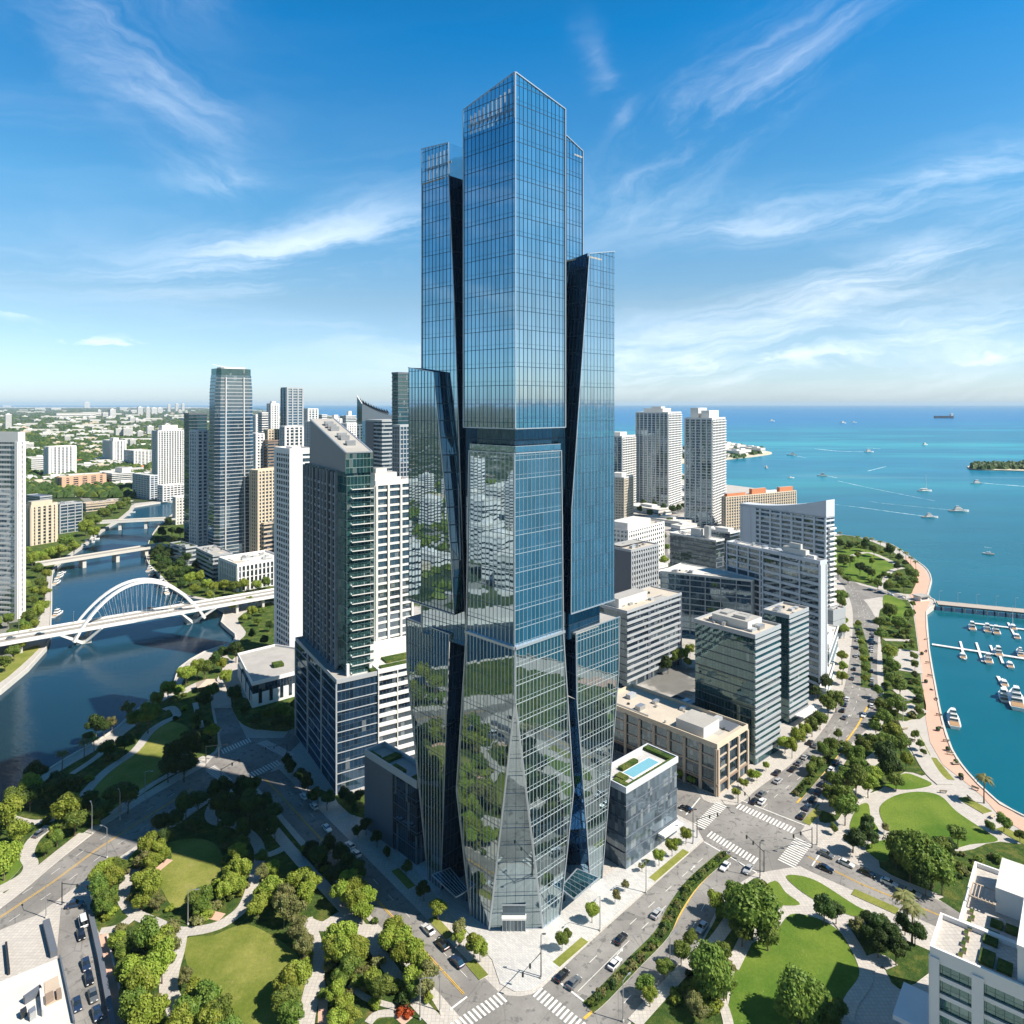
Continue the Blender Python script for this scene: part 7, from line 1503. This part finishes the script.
for a in (('yacht', 953, 716, 63, .9, 'white covered boat moored alone at the brick promenade'), ('yacht', 1016, 697, 58, 1.18, 'big white yacht moored at the right edge of the marina'), ('cruiser', 1003, 693, 61, 1.07, 'small cruiser beside the big yacht'), ('speed', 1004, 680, 62, 1.26, 'motor boat at the upper left of the big yacht'), ('yacht', 1020, 651, 62, 0.67, 'white cruiser at the right edge beyond the docks'),
    ('cruiser', 972, 625, 62, 1.07, 'cruiser at the free end of the upper dock'), ('cruiser', 987, 627, 61, 1.07, 'first boat below the upper dock'), ('cruiser', 996, 629, 62, 1.07, 'second boat below the upper dock'), ('speed', 1017, 634, 59, 1.26, 'motor boat at the right end of the upper dock'), ('speed', 963, 653, 61, 1.26, 'motor boat at the first finger of the lower dock'), ('cruiser', 988, 657, 62, 1.07, 'cruiser at the second finger of the lower dock'), ('cruiser', 998, 650, 64, 1.07, 'cruiser above the lower dock'), ('speed', 1010, 662, 60, 1.26, 'motor boat at the third finger of the lower dock'), ('sail', 1013, 625, 63, 0.96, 'sailing boat above the upper dock')):
    boat(*a, 'boats in the marina')
for i, a in enumerate((('cruiser', 57, 581, 100), ('cruiser', 60, 575, 100), ('cruiser', 58, 612, 95), ('speed', 63, 571, 90), ('cruiser', 88, 541, 50), ('cruiser', 93, 538, 50), ('cruiser', 84, 546, 50), ('cruiser', 150, 568, 100), ('cruiser', 153, 572, 100), ('speed', 127, 514, 40), ('speed', 132, 511, 40), ('yacht', 161, 582, 125), ('cruiser', 166, 590, 125))):
    boat(a[0], a[1], a[2], a[3], 1.0, ['white boat moored below the left bank trees by the arched bridge', 'boat moored at the inner left bank among the yachts between the bridges', 'boat moored on the shaded east bank'][0 if i == 2 else (1 if i < 7 or i in (9, 10) else 2)], ['single boat', 'boats moored on the west river bank', 'boats moored on the east river bank'][0 if i == 2 else (1 if i < 7 or i in (9, 10) else 2)])
# cargo ship on the horizon
p = G(944, 418); sh = thing('cargo_ship', 'long dark cargo ship on the horizon at the right', 'ship', (p.x, p.y, -2), R(0))
for nm, fn in (('hull', lambda x: x.prism([(-98, -14), (90, -14), (104, 0), (90, 14), (-98, 14)], -1, 24, NAVY, mat('deck_red', (.2, .08, .06)))), ('bridge_house', lambda x: (x.box(66, 84, -13, 13, 24, 48, WHITE), x.box(60, 90, -14, 14, 41, 45, WHITE))), ('funnel', lambda x: x.box(86, 92, -4, 4, 24, 44, NAVY))):
    x = MB(); fn(x); x.build(nm, None, sh)
# wakes: foam lying on the water
FOAM = ground_mat('wake_foam', lambda t, p: (t.mix(t.step(t.noise(p, .12, 5, .7), .4, .6), (.10, .33, .42, 1), (.62, .70, .74, 1)), None))
wk = MB()
for pts, w0_, w1_ in (([(931, 517), (900, 513), (860, 507.5), (834, 504.5)], 2.6, 1.6), ([(957, 510.5), (925, 507.5), (885, 503.5), (868, 501)], 1.6, .8), ([(824, 475.5), (838, 478)], 5, 2), ([(838, 481), (870, 488), (905, 495), (935, 501)], 2.0, 1.0), ([(978, 482.5), (1000, 484.5), (1060, 489)], 4, 6), ([(868, 451.8), (840, 451.2), (815, 448.8)], 9, 6), ([(792, 455), (806, 458)], 4, 1), ([(880, 449), (866, 447.4)], 5, 2), ([(868, 471), (886, 466.5)], 3, 2), ([(984, 547), (992, 548)], 1.2, .6)):
    q = [Vector((p.x, p.y, 0)) for p in smooth(GP(pts, -2.2), n=5)]
    for i, (a, b) in enumerate(zip(q, q[1:])):
        d = (b-a).normalized(); n = Vector((-d.y, d.x, 0)); wa, wb = (w0_+(w1_-w0_)*j/len(q) for j in (i, i+1)); wk.face([at(a-n*wa/2, -2.12), at(b-n*wb/2, -2.12), at(b+n*wb/2, -2.12), at(a+n*wa/2, -2.12)])
wo = wk.build('boat_wake', FOAM); wo['kind'] = 'stuff'
# piers and docks
def dock(nm, lb_, a, b, wd, z, fingers=(), m_=CONC, piles=0, th=.5, cat='pier'):
    a, b = G(*a, z), G(*b, z); a.z = b.z = 0; d = (b-a).normalized(); n = Vector((-d.y, d.x, 0)); r_ = thing(nm, lb_, cat, tuple(a), world_parts=True)
    x = MB(); x.prism([a+n*wd/2, a-n*wd/2, b-n*wd/2, b+n*wd/2], z-th, z, m_, WOODD if m_ is TAN else m_, bottom=True); x.build('deck', None, r_)
    for t, s, L_ in fingers:
        p = lerp(a, b, t)+n*s*wd/2; q = p+Vector((.48, .877, 0))*s*L_*1.4; x = MB(); x.bar(at(p, z-th/2-.02), at(q, z-th/2-.02), 1.2, th-.05, m_); x.build('finger', None, r_)
    for k in range(piles):
        for s in (-1, 1):
            p = lerp(a, b, (k+.5)/piles)+n*s*(wd/2-.3); x = MB(); x.tube([at(p, -3), at(p, z-th)], .45, 6, CONC); x.build('pile', None, r_)
    return a, b, n
pa, pb, pn_ = dock('stone_pier', 'long dark stone pier running out from the promenade to the right', (937, 602.5), (1120, 620), 11, 2.0, m_=SLATE, piles=16, th=1.0)
x = MB(); x.prism([pa+pn_*5.3, pa-pn_*5.3, pb-pn_*5.3, pb+pn_*5.3], 2.01, 2.1, TAN, WOODD); tag(x.build('pier_walkway'), 'brown timber walkway on top of the long stone pier', 'walkway')
dock('marina_dock', 'upper white floating dock in the marina', (974, 623), (1080, 636), 2.4, -1.4, ((.13, -1, 9), (.22, -1, 9), (.36, -1, 14), (.36, 1, 8)), WHITE); dock('marina_dock', 'lower white floating dock joined to the brick promenade', (932, 644), (1080, 667), 2.6, -1.4, ((.22, -1, 13), (.22, 1, 10), (.34, -1, 12), (.34, 1, 12), (.48, -1, 10), (.44, 1, 11)), WHITE)
dock('marina_dock', 'short dock slanting up beside the big yacht', (1012, 700), (998, 676), 1.6, -1.4, (), WHITE)
# kiosk at the pier root
p = G(921, 600); kk = thing('kiosk', 'small white kiosk with a grey roof where the pier meets the promenade', 'kiosk', tuple(p), R(20))
for nm, fn in (('wall', lambda x: x.box(-4, 4, -3, 3, 0, 3.2, WHITE)), ('roof', lambda x: x.box(-4.8, 4.8, -3.8, 3.8, 3.2, 3.8, ROOFG)), ('window', lambda x: x.box(-3, 3, -3.08, -2.9, 1.1, 2.5, CGL))):
    x = MB(); fn(x); x.build(nm, None, kk)
p = G(207, 690); kk = thing('shade_pavilion', 'peaked tan shade roof in the shadowed river park', 'pavilion', tuple(p), R(30))
x = MB(); 
for (a, b, c) in (((-5, -4), (5, -4), 0), ((5, -4), (5, 4), 0), ((5, 4), (-5, 4), 0), ((-5, 4), (-5, -4), 0)): x.face([(*a, 3.4), (*b, 3.4), (0, 0, 5.6)], None, TAN)
x.build('roof', None, kk)
for a in ((-4.5, -3.5), (4.5, -3.5), (4.5, 3.5), (-4.5, 3.5)):
    x = MB(); x.tube([(*a, 0), (*a, 3.5)], .12, 6, DMETAL); x.build('post', None, kk)
# ------------------------------------------------------------------ street furniture
def lampproto(nm, h, arm, mt):
    root = thing(nm, 'lamp', 'street lamp', (0, 0, -600)); x = MB(); x.tube([(0, 0, 0), (0, 0, h)], [.16, .09], 8, mt); x.build('pole', None, root)
    x = MB(); x.tube([(0, 0, h-.1), (arm*.5, 0, h+.35), (arm, 0, h+.3)], [.07, .06, .05], 6, mt); x.build('arm', None, root); x = MB(); x.box(arm-.1, arm+.8, -.18, .18, h+.2, h+.36, mt); x.build('lamp_head', None, root)
    x = MB(); x.tube([(0, 0, 0), (0, 0, .5)], .28, 8, CONC); x.build('base', None, root); return register(root)
LP = lampproto('street_lamp', 9.5, 2.2, METAL); LPD = lampproto('street_lamp', 11, .4, DMETAL)
def lampat(pr, x, y, ang, lb_, grp): p = G(x, y); p.z = .1; put(pr, p, 1.0, lb_, grp, R(ang))
for x, y, l_ in ((760, 878, 'tall dark pole at the lower corner of the crossroads'), (817, 845, 'tall dark pole at the upper right corner of the crossroads'), (693, 844, 'dark pole at the crossing corner by the pool building'), (541, 979, 'dark lamp pole on the corner plaza by the crosswalks')): lampat(LPD, x, y, 0, l_, 'poles at the street corners')
for x, y, a, z in ((107, 858, 160, 'on the river road'), (46, 918, 130, 'on the river road'), (206, 788, 200, 'on the river road'), (219, 757, 100, 'on the river road'), (92, 834, 130, 'on the river road'), (120, 820, 130, 'on the river road'), (623, 1022, 45, 'on the right street kerb'), (670, 975, 40, 'on the right street kerb'), (600, 931, 230, 'on the right street kerb'), (646, 893, 230, 'on the right street kerb'),
    (188, 925, 0, 'by the left park lawn'), (903, 722, 0, 'beside the promenade path'), (420, 1020, 0, 'in the lower corner of the left park'), (440, 1012, 0, 'in the lower corner of the left park'), (250, 700, 0, 'near the low white hall'), (145, 798, 0, 'above the shaded river lawn'), (181, 780, 0, 'above the shaded river lawn'), (186, 682, 0, 'near the tan shade roof')): lampat(LP, x, y, a, f'grey street lamp {z}', f'grey lamps {z}')
for t in range(7):
    s = -60+t*28; p = c1+bd*s+bn*8.6; put(LP, Vector((p.x, p.y, z_d)), .8, 'slim lamp on the arched bridge parapet', 'lamps on the arched bridge', math.atan2(-bn.y, -bn.x))
for k in range(9):
    p = lerp(pa, pb, .02+k*.11)+pn_*4.6; put(LP, Vector((p.x, p.y, 2.1)), .75, 'white lamp post on the long stone pier', 'lamps on the stone pier', 0)
def signal(x, y, ang, lb_):
    p = G(x, y); root = thing('traffic_signal', lb_, 'traffic signal', (p.x, p.y, .12), R(ang)); 
    for nm, fn in (('pole', lambda q: q.tube([(0, 0, 0), (0, 0, 6.6)], [.16, .12], 8, DMETAL)), ('mast_arm', lambda q: q.tube([(0, 0, 6.1), (8.5, 0, 6.5)], [.11, .06], 6, DMETAL))):
        q = MB(); fn(q); q.build(nm, None, root)
    for u in (5.0, 8.2):
        q = MB(); q.box(u-.18, u+.18, -.2, .2, 5.4, 6.5, DMETAL); sh_ = q.build('signal_head', None, root); q = MB(); q.tube([(u, -.21, 5.6), (u, -.25, 5.6)], .11, 8, mat('signal_green', (.02, .3, .12), .3, .5)); q.build('lens', None, sh_)
signal(541, 977, 235, 'mast arm signal on the corner plaza reaching over the left crosswalk'); signal(812, 848, 205, 'mast arm signal at the right corner of the crossroads'); signal(697, 838, 20, 'mast arm signal near the pool building corner'); signal(764, 872, 110, 'mast arm signal at the lower corner of the crossroads'); signal(738, 803, -80, 'mast arm signal by the tan stone building'); signal(221, 786, 60, 'mast arm signal at the lower side of the left crossroads'); signal(206, 762, 10, 'mast arm signal at the river side of the left crossroads'); signal(62, 905, -10, 'mast arm signal where the service street meets the river road'); signal(287, 760, 200, 'mast arm signal below the podium condominium')
def benchproto():
    root = thing('bench', 'bench', 'bench', (0, 0, -600))
    for nm, fn in (('seat', lambda q: q.box(-1, 1, -.25, .25, .42, .5, TAN)), ('backrest', lambda q: q.box(-1, 1, .2, .28, .5, .95, TAN)), ('leg', lambda q: q.box(-.8, -.7, -.2, .2, 0, .42, DMETAL)), ('leg', lambda q: q.box(.7, .8, -.2, .2, 0, .42, DMETAL))):
        q = MB(); fn(q); q.build(nm, None, root)
    return register(root)
BEN = benchproto()
for x, y in ((926, 640), (926, 652), (928, 664), (930, 677), (933, 690), (936, 700), (939, 716), (942, 728), (946, 742), (950, 755), (956, 765), (962, 779), (905, 730), (912, 742), (943, 793), (970, 800), (975, 790), (993, 818)):
    p = G(x, y); p.z = .13; put(BEN, p, 1.3, 'small dark bench along the brick promenade', 'benches on the promenade', rnd.uniform(0, 6.28))
def planterproto():
    root = thing('planter', 'planter', 'planter', (0, 0, -600)); q = MB(); q.tube([(0, 0, 0), (0, 0, .6)], [.6, .8], 10, SLATE); q.build('pot', None, root); q = MB(); q.blob((0, 0, .9), .75, LEAF_D, 8, 5, .8, .15); q.build('plant', None, root); return register(root)
PLT = planterproto()
for x, y in ((938, 731), (948, 751), (956, 764), (961, 778), (926, 683), (922, 655)):
    p = G(x, y); p.z = .13; put(PLT, p, 1.2, 'round dark planter on the brick promenade', 'planters on the promenade', 0)
# ------------------------------------------------------------------ the air
hz_ = MB(); hz_.box(-76000, 76000, -9000, 79000, -4.5, 262); ho = hz_.build('haze'); ho['kind'] = 'stuff'
hm = bpy.data.materials.new('haze_air'); hm.use_nodes = True; t = NT(hm.node_tree); t.n.clear()
pv = t.add('ShaderNodeVolumePrincipled', i={'Color': (.62, .83, 1.0, 1), 'Density': 2.2e-5, 'Anisotropy': 0.0}); o = t.add('ShaderNodeOutputMaterial'); t.l.new(pv.outputs[0], o.inputs['Volume'])
ho.data.materials.append(hm)
